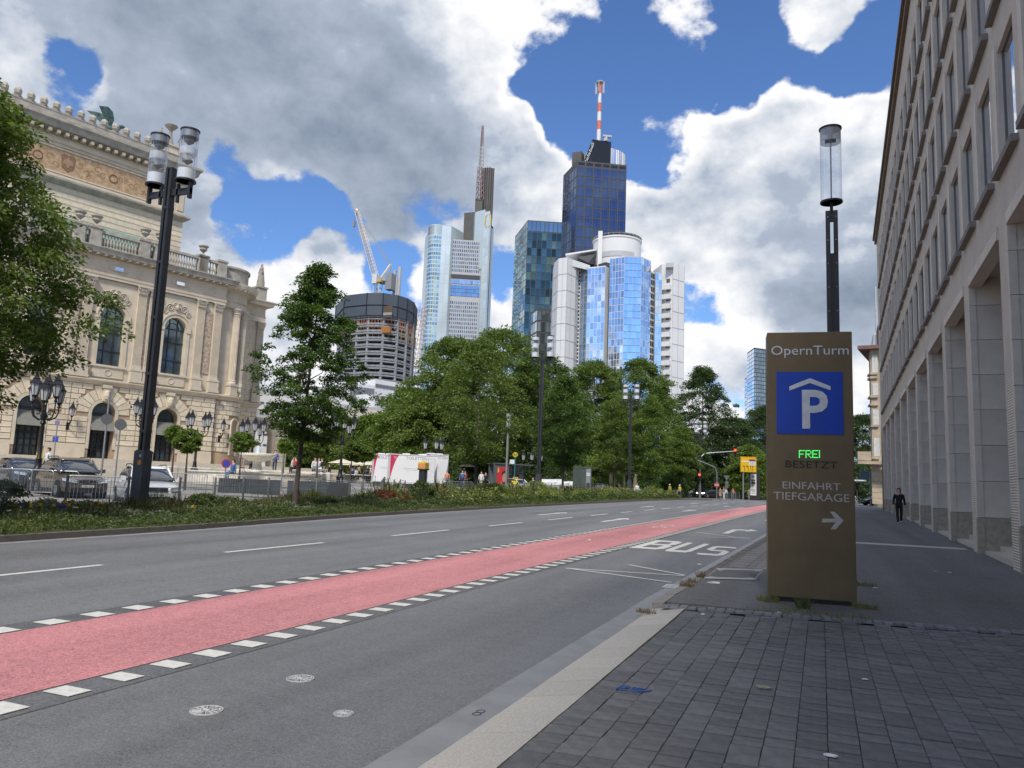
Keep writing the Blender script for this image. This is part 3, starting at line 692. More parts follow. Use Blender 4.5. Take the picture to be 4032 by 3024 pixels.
MB().box(3.45,4.32,.06,.15,12.1,18.8).obj('ornament_panel',M_orn2,op)
# small frieze windows
for c in bays:
    f=MB().box(c-.45,c+.45,-.12,.02,20.95,21.3).obj('frieze_window',M_winglass,op); MB().box(c-.55,c+.55,-.17,-.02,20.86,20.95).box(c-.55,c+.55,-.17,-.02,21.3,21.38).box(c-.55,c-.45,-.17,-.02,20.95,21.3).box(c+.45,c+.55,-.17,-.02,20.95,21.3).box(c-.9,c-.55,-.11,0,20.9,21.34).box(c+.55,c+.9,-.11,0,20.9,21.34).obj('frieze_window_frame',M_op,f)
# balustrade
bal=MB().lathe([(.11,22.98),(.11,23.1),(.06,23.15),(.14,23.45),(.12,23.6),(.05,23.95),(.05,24.1),(.1,24.2),(.1,24.3)],8).mesh('baluster',M_opg)
MB().box(-52,UC,-.15,.55,22.78,22.98).box(-52,UC,-.0,.4,24.3,24.55).obj('balustrade_rail',M_opg,op)
pk=[]
for c in bays: pk+=[c-2.45,c+2.3]
pk=[x for x in pk if x<3]+[2.7,4.9]
for x in pk: MB().box(x-.5,x+.5,-.12,.55,22.98,24.6).box(x-.6,x+.6,-.2,.62,24.6,24.8).obj('balustrade_pier',M_opg,op)
urn=MB().lathe([(.3,0),(.3,.1),(.12,.25),(.1,.4),(.25,.5),(.48,.75),(.42,.95),(.6,1.15),(.62,1.25),(.5,1.3)],14).mesh('urn',M_opg)
for x in pk[8:-2]: inst(urn,'urn',op,(x,.2,24.8),s=.85)
nbal=0
u=-30.
while u<4.4:
    if all(abs(u-x)>.6 for x in pk): inst(bal,'baluster',op,(u,.2,0)); nbal+=1
    u+=.30
# green roof between
rf=MB(); 
rf.add([(-50,1.4,24.2),(UC-6.5,1.4,24.2),(UC-6.5,6,26.6),(-50,6,26.6)],[(0,1,2,3)]).add([(-50,1.4,22.7),(UC-6.5,1.4,22.7),(UC-6.5,1.4,24.2),(-50,1.4,24.2)],[(0,1,2,3)])
for k in range(44): rf.box(-33+k*.75,-33+k*.75+.06,1.36,1.42,22.8,24.2)
rf.obj('copper_roof',M_patina,op)
# attic block, set back
AO=6.; AU=3.0
MB().box(-46,AU,AO,24,22,37.1).obj('attic_wall',M_op,op)
aj=MB()
for z in (27.2,27.8,28.4,29.0,29.6): aj.box(-46,AU+.01,AO-.03,AO+.02,z-.45+.02,z-.0)
for k in range(11): pass
aj.obj('attic_course',M_opb,op)
def mold2(prof,x0,x1,nm,m):
    b=MB(); n=len(prof); V=[(x0,AO-o,z) for o,z in prof]+[(x1+o,AO-o,z) for o,z in prof]+[(x1+o,24,z) for o,z in prof]
    b.add(V,[(i,n+i,n+i+1,i+1) for i in range(n-1)]+[(n+i,2*n+i,2*n+i+1,n+i+1) for i in range(n-1)]+[tuple(range(n-1,-1,-1)),tuple(range(2*n,3*n))]); return b.obj(nm,m,op)
mold2([(0,29.7),(.15,29.8),(.5,30.0),(.6,30.15),(.6,30.3),(0,30.45)],-46,AU,'attic_string_course',M_opg)
mold2([(0,30.45),(.12,30.5),(.12,30.75),(0,30.8)],-46,AU,'attic_molding',M_op)
mold2([(0,33.6),(.1,33.65),(.1,33.9),(.25,34.0),(.25,34.35),(.12,34.4),(.12,34.65)],-46,AU,'attic_architrave',M_op)
mold2([(.12,35.0),(.9,35.2),(1.0,35.6),(1.25,35.85),(1.25,36.1),(.3,36.3),(.3,36.9),(.35,37.0),(.35,37.1),(0,37.15)],-46,AU,'attic_cornice',M_opg)
MB().box(-28.,-1.2,AO-.05,AO,31.0,33.35).obj('sgraffito_panel',M_orn,op)
shade=mat('panel_drawing',(.24,.14,.085),.85,var=.2,scale=6)
MB().box(-28.1,-1.1,AO-.12,AO,30.85,31.0).box(-28.1,-1.1,AO-.12,AO,33.35,33.5).box(-1.2,-1.05,AO-.12,AO,31,33.35).obj('panel_frame',M_op,op)
mdl=MB()
for cx_ in (-12.3,-5.0,-19.6):
    m_=MB()
    for k in range(18):
        t0,t1=2*math.pi*k/18,2*math.pi*(k+1)/18; m_.tube([(cx_+.42*math.cos(t0),AO-.07,32.15+.42*math.sin(t0)),(cx_+.42*math.cos(t1),AO-.07,32.15+.42*math.sin(t1))],.06,4)
    m_.obj('medallion_ring',shade,op)
MB().xz([(-9.5,31.3),(-8.95,31.75),(-8.8,32.9),(-9.1,33.1),(-9.5,32.95),(-9.9,33.1),(-10.2,32.9),(-10.05,31.75)],AO-.1,AO-.04).obj('crest_shield',shade,op)
MB().xz([(-9.5,31.6),(-9.3,32.0),(-9.0,32.0),(-9.1,32.5),(-9.35,32.55),(-9.5,32.9),(-9.65,32.55),(-9.9,32.5),(-10.0,32.0),(-9.7,32.0)],AO-.13,AO-.1).obj('crest_bird',mat('crest_light',(.33,.22,.15),.85),op)
sw=MB()   # garland drawing: thin curls
rr=random.Random(3)
for k in range(40):
    x=-24+k*.58; 
    if any(abs(x-c_)<.7 for c_ in (-12.3,-5.0,-19.6,-9.5)): continue
    r0=rr.uniform(.22,.42); z=32.1+rr.uniform(-.5,.4); a0=rr.uniform(0,6)
    for q in range(9):
        t0,t1=a0+q*.6,a0+(q+1)*.6; ra,rb=r0*(1-q/12),r0*(1-(q+1)/12)
        sw.add([(x+ra*math.cos(t0),AO-.056,z+ra*math.sin(t0)),(x+rb*math.cos(t1),AO-.056,z+rb*math.sin(t1)),(x+(rb+.07)*math.cos(t1),AO-.056,z+(rb+.07)*math.sin(t1)),(x+(ra+.07)*math.cos(t0),AO-.056,z+(ra+.07)*math.sin(t0))],[(0,1,2,3)])
sw.obj('garland_drawing',shade,op,kind='stuff')
dn=MB(); cons=MB().box(-.16,.16,AO-.85,AO-.1,34.7,35.02).mesh('console_block',M_op)
for k in range(28): inst(cons,'console_block',op,(AU-.3-k*.8,0,0))
af=MB().lathe([(.16,37.1),(.2,37.3),(.34,37.45),(.38,37.75),(.26,38.0),(.1,38.1),(0,38.12)],8).mesh('antefix',M_opg)
sc_=MB()
for k in range(8): 
    t=k/7.; sc_.box(.16+.0,.17,0,0,0,0) if 0 else None
swag=MB(); nn=6
for k in range(nn):
    a,b=k/nn,(k+1)/nn; f=lambda t:37.55-.42*math.sin(math.pi*t)
    swag.xz([(.13+a*.95,37.1),(.13+b*.95,37.1),(.13+b*.95,f(b)),(.13+a*.95,f(a))],AO-.3,AO-.12)
swag=swag.mesh('parapet_swag',M_opg)
for k in range(18):
    x=-1.9-1.16*k; inst(af,'antefix',op,(x,AO-.2,0)); inst(swag,'parapet_swag',op,(x-1.2,0,0))
MB().box(-.9,AU+.35,AO-.35,AO+3.4,37.0,37.9).box(-1.0,AU+.5,AO-.5,AO+3.5,37.9,38.05).obj('corner_pedestal',M_op,op)
MB().box(-27,-22.6,AO-.35,AO+3,37.0,38.3).obj('corner_pedestal',M_op,op)
# right pilasters of the attic
for x in (.9,2.5): MB().box(x-.35,x+.35,AO-.14,AO,30.9,33.4).obj('attic_pilaster',M_op,op)
# drum and recessed wing at the right end
DX,DY,DR=6.9,3.3,3.0
def ring(prof,nm,m,a0=-math.pi*.62,a1=math.pi*.12,n=26): 
    b=MB().lathe(prof,n,(DX,DY,0),a0,a1); return b.obj(nm,m,op,smooth=True)
ring([(DR,GB),(DR,9.55)],'drum_lower_wall',M_opj); ring([(DR-.45,10),(DR-.45,19.9)],'drum_upper_wall',M_op)
ring([(DR,9.5),(DR+.15,9.6),(DR+.2,9.8),(DR+.45,9.95),(DR+.45,10.1),(DR-.4,10.25)],'drum_string_course',M_op)
ring([(DR-.45,19.85),(DR-.1,19.9),(DR-.1,20.5),(DR+.02,20.6),(DR-.1,20.65),(DR-.1,21.6),(DR+.15,21.8),(DR+.85,22.0),(DR+1.0,22.4),(DR+1.0,22.55),(0,22.6)],'drum_entablature',M_op)
ring([(DR-.2,22.6),(DR-.2,24.3),(DR-.0,24.35),(DR-.0,24.55),(0,24.6)],'drum_parapet',M_opg)
for a in range(14):
    t=-math.pi*.60+a*.17; MB().cb(DX+(DR+.5)*math.cos(t),DY+(DR+.5)*math.sin(t),21.9,.7,.2,.16,t).obj('modillion',M_op,op)
colm=MB(); fl=16; poly=[]
for k in range(fl):
    t=2*math.pi*k/fl; poly+=[(.40*math.cos(t),.40*math.sin(t)),(.34*math.cos(t+math.pi/fl),.34*math.sin(t+math.pi/fl))]
colm.prism(poly,11.9,19.0).lathe([(.5,11.4),(.5,11.55),(.42,11.7),(.46,11.8),(.4,11.9)],16); colm=colm.mesh('column',M_op)
ccap=MB().lathe([(.4,19.0),(.42,19.2),(.5,19.3),(.42,19.4),(.52,19.6),(.6,19.72),(.62,19.78),(.62,19.9)],12).mesh('capital',M_relief)
cpd=MB().box(-.55,.55,-.55,.55,10.15,10.4).box(-.48,.48,-.48,.48,10.4,11.2).box(-.55,.55,-.55,.55,11.2,11.4).mesh('pedestal',M_op)
for t in (-1.35,-.85,-.38):
    x,y=DX+(DR-.22)*math.cos(t),DY+(DR-.22)*math.sin(t); cc=inst(colm,'column',op,(x,y,0)); inst(ccap,'capital',cc); inst(cpd,'pedestal',op,(x,y,0),rz=t)
for t in (-1.1,-.6):
    x,y=DX+(DR-.44)*math.cos(t),DY+(DR-.44)*math.sin(t)
    nic=archpane(-.42,.42,12.6,16.2,-.06); o=nic.obj('niche',M_opj,op); o.location=(x,y,0); o.rotation_euler=(0,0,t+math.pi/2)
    for par,nm_ in ((o,'niche_arch'),):
        archivolt(-.42,.42,16.2,.16,-.14,.0,n=8,sill=12.6,par=par,nm=nm_)
    nic=archpane(-.5,.5,3.6,7.0,-.06); o=nic.obj('niche',M_opj,op); o.location=(DX+(DR-.0)*math.cos(t),DY+(DR-.0)*math.sin(t),0); o.rotation_euler=(0,0,t+math.pi/2)
    archivolt(-.5,.5,7.0,.2,-.14,.0,n=8,sill=3.6,par=o,nm='niche_arch')
dk_=thing  # drum rusticated blocks
for r in range(11):
    hh=(9.45-(GB+1.35))/11; z=GB+1.35+r*hh
    for k in range(12):
        t=-1.95+k*.27+(.13 if r%2 else 0)
        if min(abs(t+1.1),abs(t+.6))<.27 and z<7.6: continue
        inst(blk,'stone_block',op,(DX+(DR+.01)*math.cos(t)-.36*math.cos(t+math.pi/2),DY+(DR+.01)*math.sin(t)-.36*math.sin(t+math.pi/2),z+.035),rz=t+math.pi/2,s=(.74,1.,hh-.07)); nb+=1
# wing wall
WU0,WU1,WO=9.3,13.6,4.6
MB().box(UC,WU1,WO,20,GB,19.9).obj('wing_wall',M_op,op)
for k,(z0,z1) in enumerate([(10.3+.62*q,10.3+.62*(q+1)) for q in range(13)]):
    n=3; 
    for q in range(n):
        a=WU0+.15+(q+(.5 if k%2 else 0))*1.15; b=min(a+1.15,WU1-1.2)
        if b-a>.3: inst(blk,'stone_block',op,(a+.03,WO,z0+.03),s=(b-a-.06,.6,z1-z0-.06)); nb+=1
for r in range(11):
    hh=(9.45-(GB+1.35))/11; z=GB+1.35+r*hh
    for q in range(3):
        a=WU0-.2+(q+(.5 if r%2 else 0))*1.5; b=min(a+1.5,WU1)
        if b-a>.3: inst(blk,'stone_block',op,(a+.035,WO,z+.035),s=(b-a-.07,1,hh-.07)); nb+=1
p=inst(pil,'pilaster',op,(WU1-.55,WO,0)); inst(cap,'capital',p); inst(ped,'pedestal',op,(WU1-.55,WO,0))
def mold3(prof,nm,m):
    b=MB(); n=len(prof); V=[(8.6,WO-o,z) for o,z in prof]+[(WU1+o,WO-o,z) for o,z in prof]+[(WU1+o,20,z) for o,z in prof]
    b.add(V,[(i,n+i,n+i+1,i+1) for i in range(n-1)]+[(n+i,2*n+i,2*n+i+1,n+i+1) for i in range(n-1)]+[tuple(range(n-1,-1,-1)),tuple(range(2*n,3*n))]); return b.obj(nm,m,op)
mold3([(0,19.85),(.1,19.9),(.1,20.5),(.16,20.6),(.05,20.65),(.05,21.5),(.2,21.7),(.7,21.85),(.8,22.2),(.9,22.35),(.9,22.45),(0,22.5)],'wing_entablature',M_op)
mold3([(0,9.5),(.12,9.6),(.14,9.75),(.4,9.95),(.4,10.08),(0,10.16)],'wing_string_course',M_op)
MB().box(9,WU1-.1,WO+.1,WO+.5,22.45,22.65).box(9,WU1-1.3,WO+.15,WO+.45,23.7,23.9).box(WU1-1.2,WU1,WO-.1,WO+1.1,22.45,24.1).box(WU1-1.3,WU1+.1,WO-.2,WO+1.2,24.1,24.3).obj('wing_parapet',M_opg,op)
for k in range(8): inst(bal,'baluster',op,(9.6+k*.34,WO+.3,-.42),s=(1,1,1.0))
# connecting arch at the far right
MB().box(WU1,WU1+.5,7,9,GB-1,8.2).obj('gallery_pier',M_op,op)
ga=MB(); arch(ga,WU1,WU1+6.2,GB-1.5,8.3,WU1+1.2,WU1+4.0,GB-1.4,6.2,7.,1.0); arch(ga,WU1,WU1+6.2,GB-1.5,8.3,WU1+1.2,WU1+4.0,GB-1.4,6.2,8.,.01)
ga.box(WU1,WU1+6.3,6.7,9.2,8.3,8.6); ga.obj('gallery_wall',M_op,op); archivolt(WU1+1.2,WU1+4.0,6.2,.3,6.9,7.0,par=op,sill=GB-1.4)
for r in range(9):
    z=1.9+r*.7
    inst(blk,'stone_block',op,(WU1+4.35,7,z),s=(1.8,1,.62)); inst(blk,'stone_block',op,(WU1+.05,7,z),s=(.8,1,.62))
rl=MB().box(WU1,WU1+6.2,6.75,6.8,9.55,9.62)
for k in range(40): rl.box(WU1+.15*k,WU1+.15*k+.03,6.76,6.79,8.6,9.55)
rl.obj('balcony_railing',M_bronze,op)
# terrace and steps under the opera
tb=MB(); 
for k in range(10): tb.box(-52-.0,WU1+7,-3.2-.33*k,30,-.3,GB-.0-.16*(k)-.01)
o=tb.obj('opera_steps',M_step,None,kind='structure'); o.location=(OPX,OPY,0); o.rotation_euler=(0,0,R_(73))
# statues and bronze on the roof: things standing on the building
M_stat=mat('statue_stone',(.30,.27,.235),.9,var=.25,scale=5)
M_bro=mat('green_bronze',(.045,.085,.085),.55,metal=.4,var=.4,scale=2,col2=(.14,.24,.22))
def figure(name,label,pose,h,m,loc,rz,group=None,robe=True,cat='statue'):
    """standing stone figure grown from one skeleton"""
    k=h/1.8; V=[(0,0,.95),(0,0,1.2),(0,0,1.45),(0,0,1.56),(0,0,1.66),(0,0,1.76),(-.19,0,1.43),(.19,0,1.43)]+pose['arms']+pose['legs']
    E=[(0,1),(1,2),(2,3),(3,4),(4,5),(2,6),(2,7),(6,8),(8,9),(7,10),(10,11),(0,12),(12,13),(13,14),(0,15),(15,16),(16,17)]
    rad=[.16,.14,.15,.06,.10,.075,.07,.07,.05,.04,.05,.04,.1,.075,.055,.1,.075,.055]
    me=bpy.data.meshes.new(name); me.from_pydata([(x*k,y*k,z*k) for x,y,z in V],E,[]); me.update(); me.materials.append(m)
    o=bpy.data.objects.new(name,me); COL.objects.link(o); md_=o.modifiers.new('skin','SKIN'); sv_=me.skin_vertices[0].data
    for i,r in enumerate(rad): sv_[i].radius=(r*k,r*k)
    sv_[0].use_root=True; s2=o.modifiers.new('sub','SUBSURF'); s2.levels=1; s2.render_levels=1
    o.location=loc; o.rotation_euler=(0,0,rz); tag(o,label,cat,group)
    if robe:
        MB().lathe([(.30*k,.02),(.28*k,.4*k),(.22*k,.8*k),(.18*k,1.1*k),(.1*k,1.4*k)],10,(0,0,0)).obj('robe',m,o,smooth=True)
    return o
pA=dict(arms=[(-.28,.02,1.2),(-.2,.12,1.0),(.28,.02,1.2),(.2,.14,1.05)],legs=[(-.1,0,.85),(-.11,.03,.48),(-.11,0,.05),(.1,0,.85),(.11,.05,.48),(.12,0,.05)])
pB=dict(arms=[(-.3,.0,1.22),(-.45,.05,1.1),(.36,.02,1.35),(.55,.05,1.3)],legs=[(-.1,0,.85),(-.13,.06,.48),(-.16,0,.05),(.1,0,.85),(.11,-.03,.48),(.16,-.08,.05)])
figure('roof_statue','robed grey stone statue on the balustrade at the right end of the opera house',pA,3.0,M_stat,OW(WU1-.6,WO+.5,24.3),R_(160))
MB_=thing('roof_candelabrum','stone pedestal lamp with shallow bowl between two nude figures on the opera roof corner','roof ornament',OW(1.2,AO+1.2,38.05),R_(73))
MB().lathe([(.75,0),(.75,.3),(.45,.5),(.3,1.2),(.2,1.6),(.18,2.2),(.25,2.3),(.7,2.75),(.72,2.85),(.3,2.9)],12).obj('bowl_stand',M_stat,MB_,smooth=True)
for sx,w_ in ((-1,'left'),(1,'right')):
    figure('roof_figure','nude stone figure on the %s of the roof corner lamp stand'%w_,pB if sx<0 else dict(arms=[(-.36,.02,1.35),(-.55,.05,1.3),(.3,0,1.22),(.45,.05,1.1)],legs=pB['legs']),2.2,M_stat,OW(1.2+sx*1.15,AO+1.0,38.05),R_(163),robe=False)
figure('roof_figure','stone figure standing on the opera parapet at the left edge of the picture',pB,2.6,M_stat,OW(-23.2,AO+.6,38.3),R_(163),robe=False)
# winged horse
pg=thing('winged_horse','green bronze winged horse rising behind the opera parapet','sculpture',OW(-5.4,AO+2.2,37.0),R_(73))
def skin(name,V,E,rad,m,par,lv=1):
    me=bpy.data.meshes.new(name); me.from_pydata(V,E,[]); me.update(); me.materials.append(m); o=bpy.data.objects.new(name,me); COL.objects.link(o)
    o.modifiers.new('skin','SKIN')
    for i,r in enumerate(rad): me.skin_vertices[0].data[i].radius=(r,r) if not isinstance(r,tuple) else r
    me.skin_vertices[0].data[0].use_root=True; q=o.modifiers.new('sub','SUBSURF'); q.levels=lv; q.render_levels=lv
    me.polygons.foreach_set('use_smooth',[True]*len(me.polygons))
    if par is not None: o.parent=par
    return o
skin('horse_body',[(0,0,1.6),(1.1,0,1.8),(1.7,0,2.4),(2.2,0,2.75),(2.9,0,2.3),(-1.1,0,1.5),(-1.3,.2,.8),(-1.2,.2,0),(-1.3,-.2,.8),(-1.2,-.2,0),(1.5,.25,1.2),(1.9,.25,.6),(1.5,-.25,1.2),(2.0,-.25,1.0)],[(0,1),(1,2),(2,3),(3,4),(0,5),(5,6),(6,7),(5,8),(8,9),(1,10),(10,11),(1,12),(12,13)],[.55,.55,.38,.3,.17,.55,.25,.12,.25,.12,.2,.1,.2,.1],M_bro,pg)
for sy in (-1,1):
    wv=[(.6,.3*sy,2.1),(-.2,.5*sy,2.3),(-1.9-.4*sy,.9*sy,4.0-.5*(sy>0)),(-.6-.2*sy,1.0*sy,4.3-.4*(sy>0)),(.4,.8*sy,3.9-.2*(sy>0)),(.8,.5*sy,3.0)]
    MB().add(wv+[(x,y+.12,z) for x,y,z in wv],[(0,1,2,3,4,5),(11,10,9,8,7,6)]+[(i,(i+1)%6,6+(i+1)%6,6+i) for i in range(6)]).obj('wing',M_bro,pg)
pg.scale=(.78,.78,.78)
fl=MB().tube([OW(15.5,12,10),OW(15.5,12,27.5)],.07,6).obj('flagpole',M_frame); tag(fl,'slim bare flagpole rising behind the opera house drum','flagpole')
# ---------------------------------------------------------------- skyline
def k4(x,y): return 1600+x/1.3825,300+y/1.3825
def KP(x,y,d):
    a,b=k4(x,y); return spotz(a,b,d)
def glassm(name,c,rough=.04,metal=.85,isl=.25,scale=.02,c2=None,var=.2):
    return mat(name,c,rough,metal=metal,var=var,scale=scale,col2=c2,isl=isl,det=3)
G_dkblue=glassm('navy_glass',(.07,.115,.225),isl=.10); G_teal=glassm('teal_glass',(.065,.115,.12),isl=.6,var=.35); G_blue=glassm('blue_mirror_glass',(.55,.72,.98),isl=.12,metal=.95); G_pale=glassm('pale_mirror_glass',(.62,.70,.80),isl=.3,metal=.95)
G_grey=glassm('grey_glass',(.30,.36,.38),isl=.6); G_green=glassm('green_glass',(.40,.52,.50),isl=.35)
W_white=mat('white_panel',(.62,.63,.64),.6,var=.06,scale=.05); W_joint=mat('panel_joint_grey',(.40,.41,.43),.7); W_pale=mat('pale_glass_panel',(.52,.60,.62),.25,var=.1,scale=.02,metal=.3)
W_brown=mat('brown_ribs',(.085,.08,.076),.6,var=.2,scale=.1); W_dark=mat('tower_frame_dark',(.05,.052,.058),.5,var=.1); W_black=mat('black_panel',(.008,.01,.018),.35,var=.1)
W_conc=mat('raw_concrete',(.24,.25,.26),.85,var=.2,scale=.2); W_navy=mat('navy_screen',(.055,.07,.09),.6,var=.12,scale=.1)
def XY(v): return (v[0],v[1])
def facegrid(par,p0,p1,z0,z1,nx,nz,gx,gz,m,name='window',ind=False,out=.2,jit=0.,miss=None,seed=1):
    """panes over the upright face p0->p1 (left to right seen from outside)"""
    r=random.Random(seed); p0,p1=Vector((p0[0],p0[1],0)),Vector((p1[0],p1[1],0)); d=(p1-p0); ln=d.length; d/=ln; n=Vector((d.y,-d.x,0)); cw=ln/nx; ch=(z1-z0)/nz; b=MB(); me=None
    if ind:
        w,h=cw-gx,ch-gz; me=MB().box(-w/2,w/2,-.12,.12,-h/2,h/2).mesh(name,m)
    for i in range(nx):
        for j in range(nz):
            if miss and miss(i,j): continue
            c=p0+d*(cw*(i+.5))+n*out; zc=z0+ch*(j+.5)
            if ind: inst(me,name,par,(c.x,c.y,zc),rot=(r.uniform(-jit,jit),0,math.atan2(d.y,d.x)+r.uniform(-jit,jit)))
            else:
                w,h=(cw-gx)/2,(ch-gz)/2; t1,t2=r.uniform(-jit,jit),r.uniform(-jit,jit)
                P=[c+d*(sx*w)+Vector((0,0,sz*h+zc))+n*(sx*w*t1+sz*h*t2) for sx,sz in ((-1,-1),(1,-1),(1,1),(-1,1))]
                Q=[p-n*.18 for p in P]; b.add(P+Q,[(0,1,2,3),(0,4,5,1),(1,5,6,2),(2,6,7,3),(3,7,4,0)])
    if not ind: b.obj(name+'_grid',m,par,kind='stuff')
def bands(par,p0,p1,zs,h,m,name,out=.15):
    b=MB(); p0,p1=Vector((p0[0],p0[1],0)),Vector((p1[0],p1[1],0)); d=(p1-p0).normalized(); n=Vector((d.y,-d.x,0))
    for z in zs:
        P=[p0,p1,p1+n*out,p0+n*out]; b.add([(p.x,p.y,z) for p in P]+[(p.x,p.y,z+h) for p in P],[(3,2,1,0),(4,5,6,7),(2,3,7,6),(0,4,7,3),(1,2,6,5)])
    b.obj(name,m,par,kind='stuff')
def seg(par,m,pts,z0,z1,name='wall',smooth=False): # prism from xy points (any order ccw from above)
    return MB().prism([XY(p) for p in pts],z0,z1).obj(name,m,par,smooth=smooth)
def back(a,b,depth):
    """footprint behind the visible edge a->b (left to right)"""
    d=(Vector(XY(b))-Vector(XY(a))).normalized(); n=Vector((-d.y,d.x))*depth; return [a,b,(b[0]+n.x,b[1]+n.y),(a[0]+n.x,a[1]+n.y)]
ZB=.0
# --- tall dark tower with antenna
D=640
t=thing('dark_glass_tower','tall dark blue glass tower with black crown and a red and white striped antenna','tower',(0,0,0))
A,B,Cc=KP(850,700,D+34),KP(925,700,D),KP(1195,700,D+6)
zt=KP(932,490,D).z; ztt=KP(932,458,D).z
Dk=(A[0]+Cc[0]-B[0],A[1]+Cc[1]-B[1])
seg(t,W_dark,[A,B,Cc,Dk],ZB,ztt,'tower_wall')
nr=17; fh=(zt-60)/24
facegrid(t,B,Cc,60,zt,6,24,1.0,1.1,G_dkblue,'window',True,.05,.003)
facegrid(t,A,B,60,zt,5,24,1.0,1.1,G_dkblue,'window',True,.05,.003,seed=2)
facegrid(t,B,Cc,zt+1.2,ztt-1.2,6,1,1.6,.6,W_black,'top_opening',True,.05)
mv=MB(); d_=(Vector(XY(Cc))-Vector(XY(B))); 
for i in range(12):
    p=Vector(XY(B))+d_*((i+.5)/12) if False else Vector(XY(B))+d_*(i/12+1/24)
    mv.cb(p.x,p.y,(60+zt)/2,.35,.9,zt-60,math.atan2(d_.y,d_.x))
mv.obj('mullion',W_dark,t,kind='stuff')
# crown
c1,c2,c3=KP(952,440,D+22),KP(1012,400,D+5),KP(1114,400,D+9)
zc=KP(1012,343,D+5).z; zc0=ztt-1
c0z=KP(952,440,D+22).z
cr_=MB(); bk=(c1[0]+c3[0]-c2[0],c1[1]+c3[1]-c2[1])
q_=[(c1[0],c1[1],zc0),(c2[0],c2[1],zc0),(c3[0],c3[1],zc0),(bk[0],bk[1],zc0),(c1[0],c1[1],ztt+2),(c2[0],c2[1],zc),(c3[0],c3[1],zc),(bk[0],bk[1],ztt+2)]; cr_.add(q_,[(3,2,1,0),(4,5,6,7),(0,1,5,4),(1,2,6,5),(2,3,7,6),(3,0,4,7)]); cr_.obj('crown',W_black,t)
cc=KP(1078,420,D+34); rr_=(KP(1190,430,D+32)-KP(966,430,D+32)).length/2
cyl=MB().lathe([(rr_,zc0),(rr_,zc-3),(rr_-.5,zc-2.5),(0,zc-2.5)],40,(cc.x,cc.y,0)); cyl.obj('crown_cylinder',G_pale,t,smooth=True)
rb=MB()
for k in range(40):
    a=2*math.pi*k/40; rb.cb(cc.x+rr_*math.cos(a),cc.y+rr_*math.sin(a),(zc0+zc-3)/2,.6,.4,zc-3-zc0,a)
rb.obj('crown_rib',W_joint,t,kind='stuff')
q0,q1=KP(902,450,D+30),KP(952,450,D+26); seg(t,W_brown,back(q0,q1,10),zc0-3,KP(902,416,D+30).z,'plant_room')
g_=KP(1087,330,D+8); MB().cb(g_.x,g_.y,zc+2,3,3,4).cb(g_.x+1,g_.y,zc+4.5,8,2,1.6,.5).obj('maintenance_crane',W_joint,t)
# antenna
ax=KP(1047,338,D+12); atop=KP(1053,36,D+12).z; r1=3.2
W_red=mat('antenna_red',(.55,.15,.08),.6,var=.1); W_awh=mat('antenna_white',(.62,.62,.62),.6,var=.06)
cuts=[zc-1]+[KP(1050,y,D+12).z for y in (292,244,196,147,95)]+[atop]
rad_=[1.9,1.9,1.8,1.7,1.6,1.6]
for i,(za,zb) in enumerate(zip(cuts,cuts[1:])):
    MB().lathe([(rad_[i],za),(rad_[i]*.97,zb)],14,(ax.x,ax.y,0)).obj('antenna_band',W_awh if i%2==0 else W_red,t,smooth=True)
an=MB()
for k in range(7):
    z=cuts[5]+(atop-cuts[5])*k/7+1
    for a in (0,1.57,3.14,4.71): an.cb(ax.x+3.4*math.cos(a),ax.y+3.4*math.sin(a),z,1.6,.4,1.6,a)
an.lathe([(2.6,atop-.3),(3.6,atop),(3.6,atop+.6),(0,atop+.6)],12,(ax.x,ax.y,0)); an.obj('antenna_dipoles',W_joint,t)
# sign on the slanting left crown face
dv=Vector(XY(c2))-Vector(XY(c1)); ang=math.atan2(dv.y,dv.x); mid=Vector(XY(c1))+dv*.46; nn_=Vector((dv.y,-dv.x)).normalized()*.5
M_sign=mat('sign_white_letters',(.6,.6,.6),.5,var=0,emit=None,estr=0)
hh_=(zc-ztt)
sl_=math.atan2(zc-ztt-2,dv.length); base_=Vector((c1[0],c1[1],ztt+2))+Vector((nn_.x,nn_.y,0)); e1=Vector((dv.x,dv.y,0)).normalized(); along=e1*math.cos(sl_)+Vector((0,0,1))*math.sin(sl_); down=e1*math.sin(sl_)-Vector((0,0,1))*math.cos(sl_); LN=math.hypot(dv.length,zc-ztt-2)
def slopetext(body,f,drop,size,nm):
    o=text(body,size,M_sign,t,nm,(0,0,0),(0,0,0),.08,off=.06); p=base_+along*LN*f+down*drop; up=-down; nz=along.cross(up)
    o.matrix_local=Matrix(((along.x,up.x,nz.x,p.x),(along.y,up.y,nz.y,p.y),(along.z,up.z,nz.z,p.z),(0,0,0,1)))
slopetext('Helaba',.52,5.,7.2,'sign_lettering'); slopetext('S',.90,4.5,6.5,'sign_logo')
# --- teal glass tower
D=560
t=thing('teal_glass_tower','teal checkered glass office tower left of the dark antenna tower','tower',(0,0,0))
A,B,Cc=KP(583,1100,D+40),KP(650,1100,D),KP(838,1100,D+2); zt=KP(657,783,D).z
Dk=(A[0]+Cc[0]-B[0],A[1]+Cc[1]-B[1]); seg(t,W_dark,[A,B,Cc,Dk],ZB,zt,'tower_wall')
facegrid(t,B,Cc,30,zt-9,7,26,.5,.55,G_teal,'window',True,.05,.03)
facegrid(t,B,Cc,zt-8.6,zt-.6,8,1,.6,.5,glassm('teal_glass_top',(.20,.30,.36),isl=.1),'top_window',True,.05)
G_teal2=glassm('teal_side_glass',(.30,.42,.42),isl=.3)
facegrid(t,A,B,30,zt-.6,6,30,.45,.6,G_teal2,'side_window',False,.05,.01,seed=4)
q=KP(722,775,D+25); MB().cb(q.x,q.y,zt+2.5,7,5,5,.4).obj('roof_box',W_joint,t)
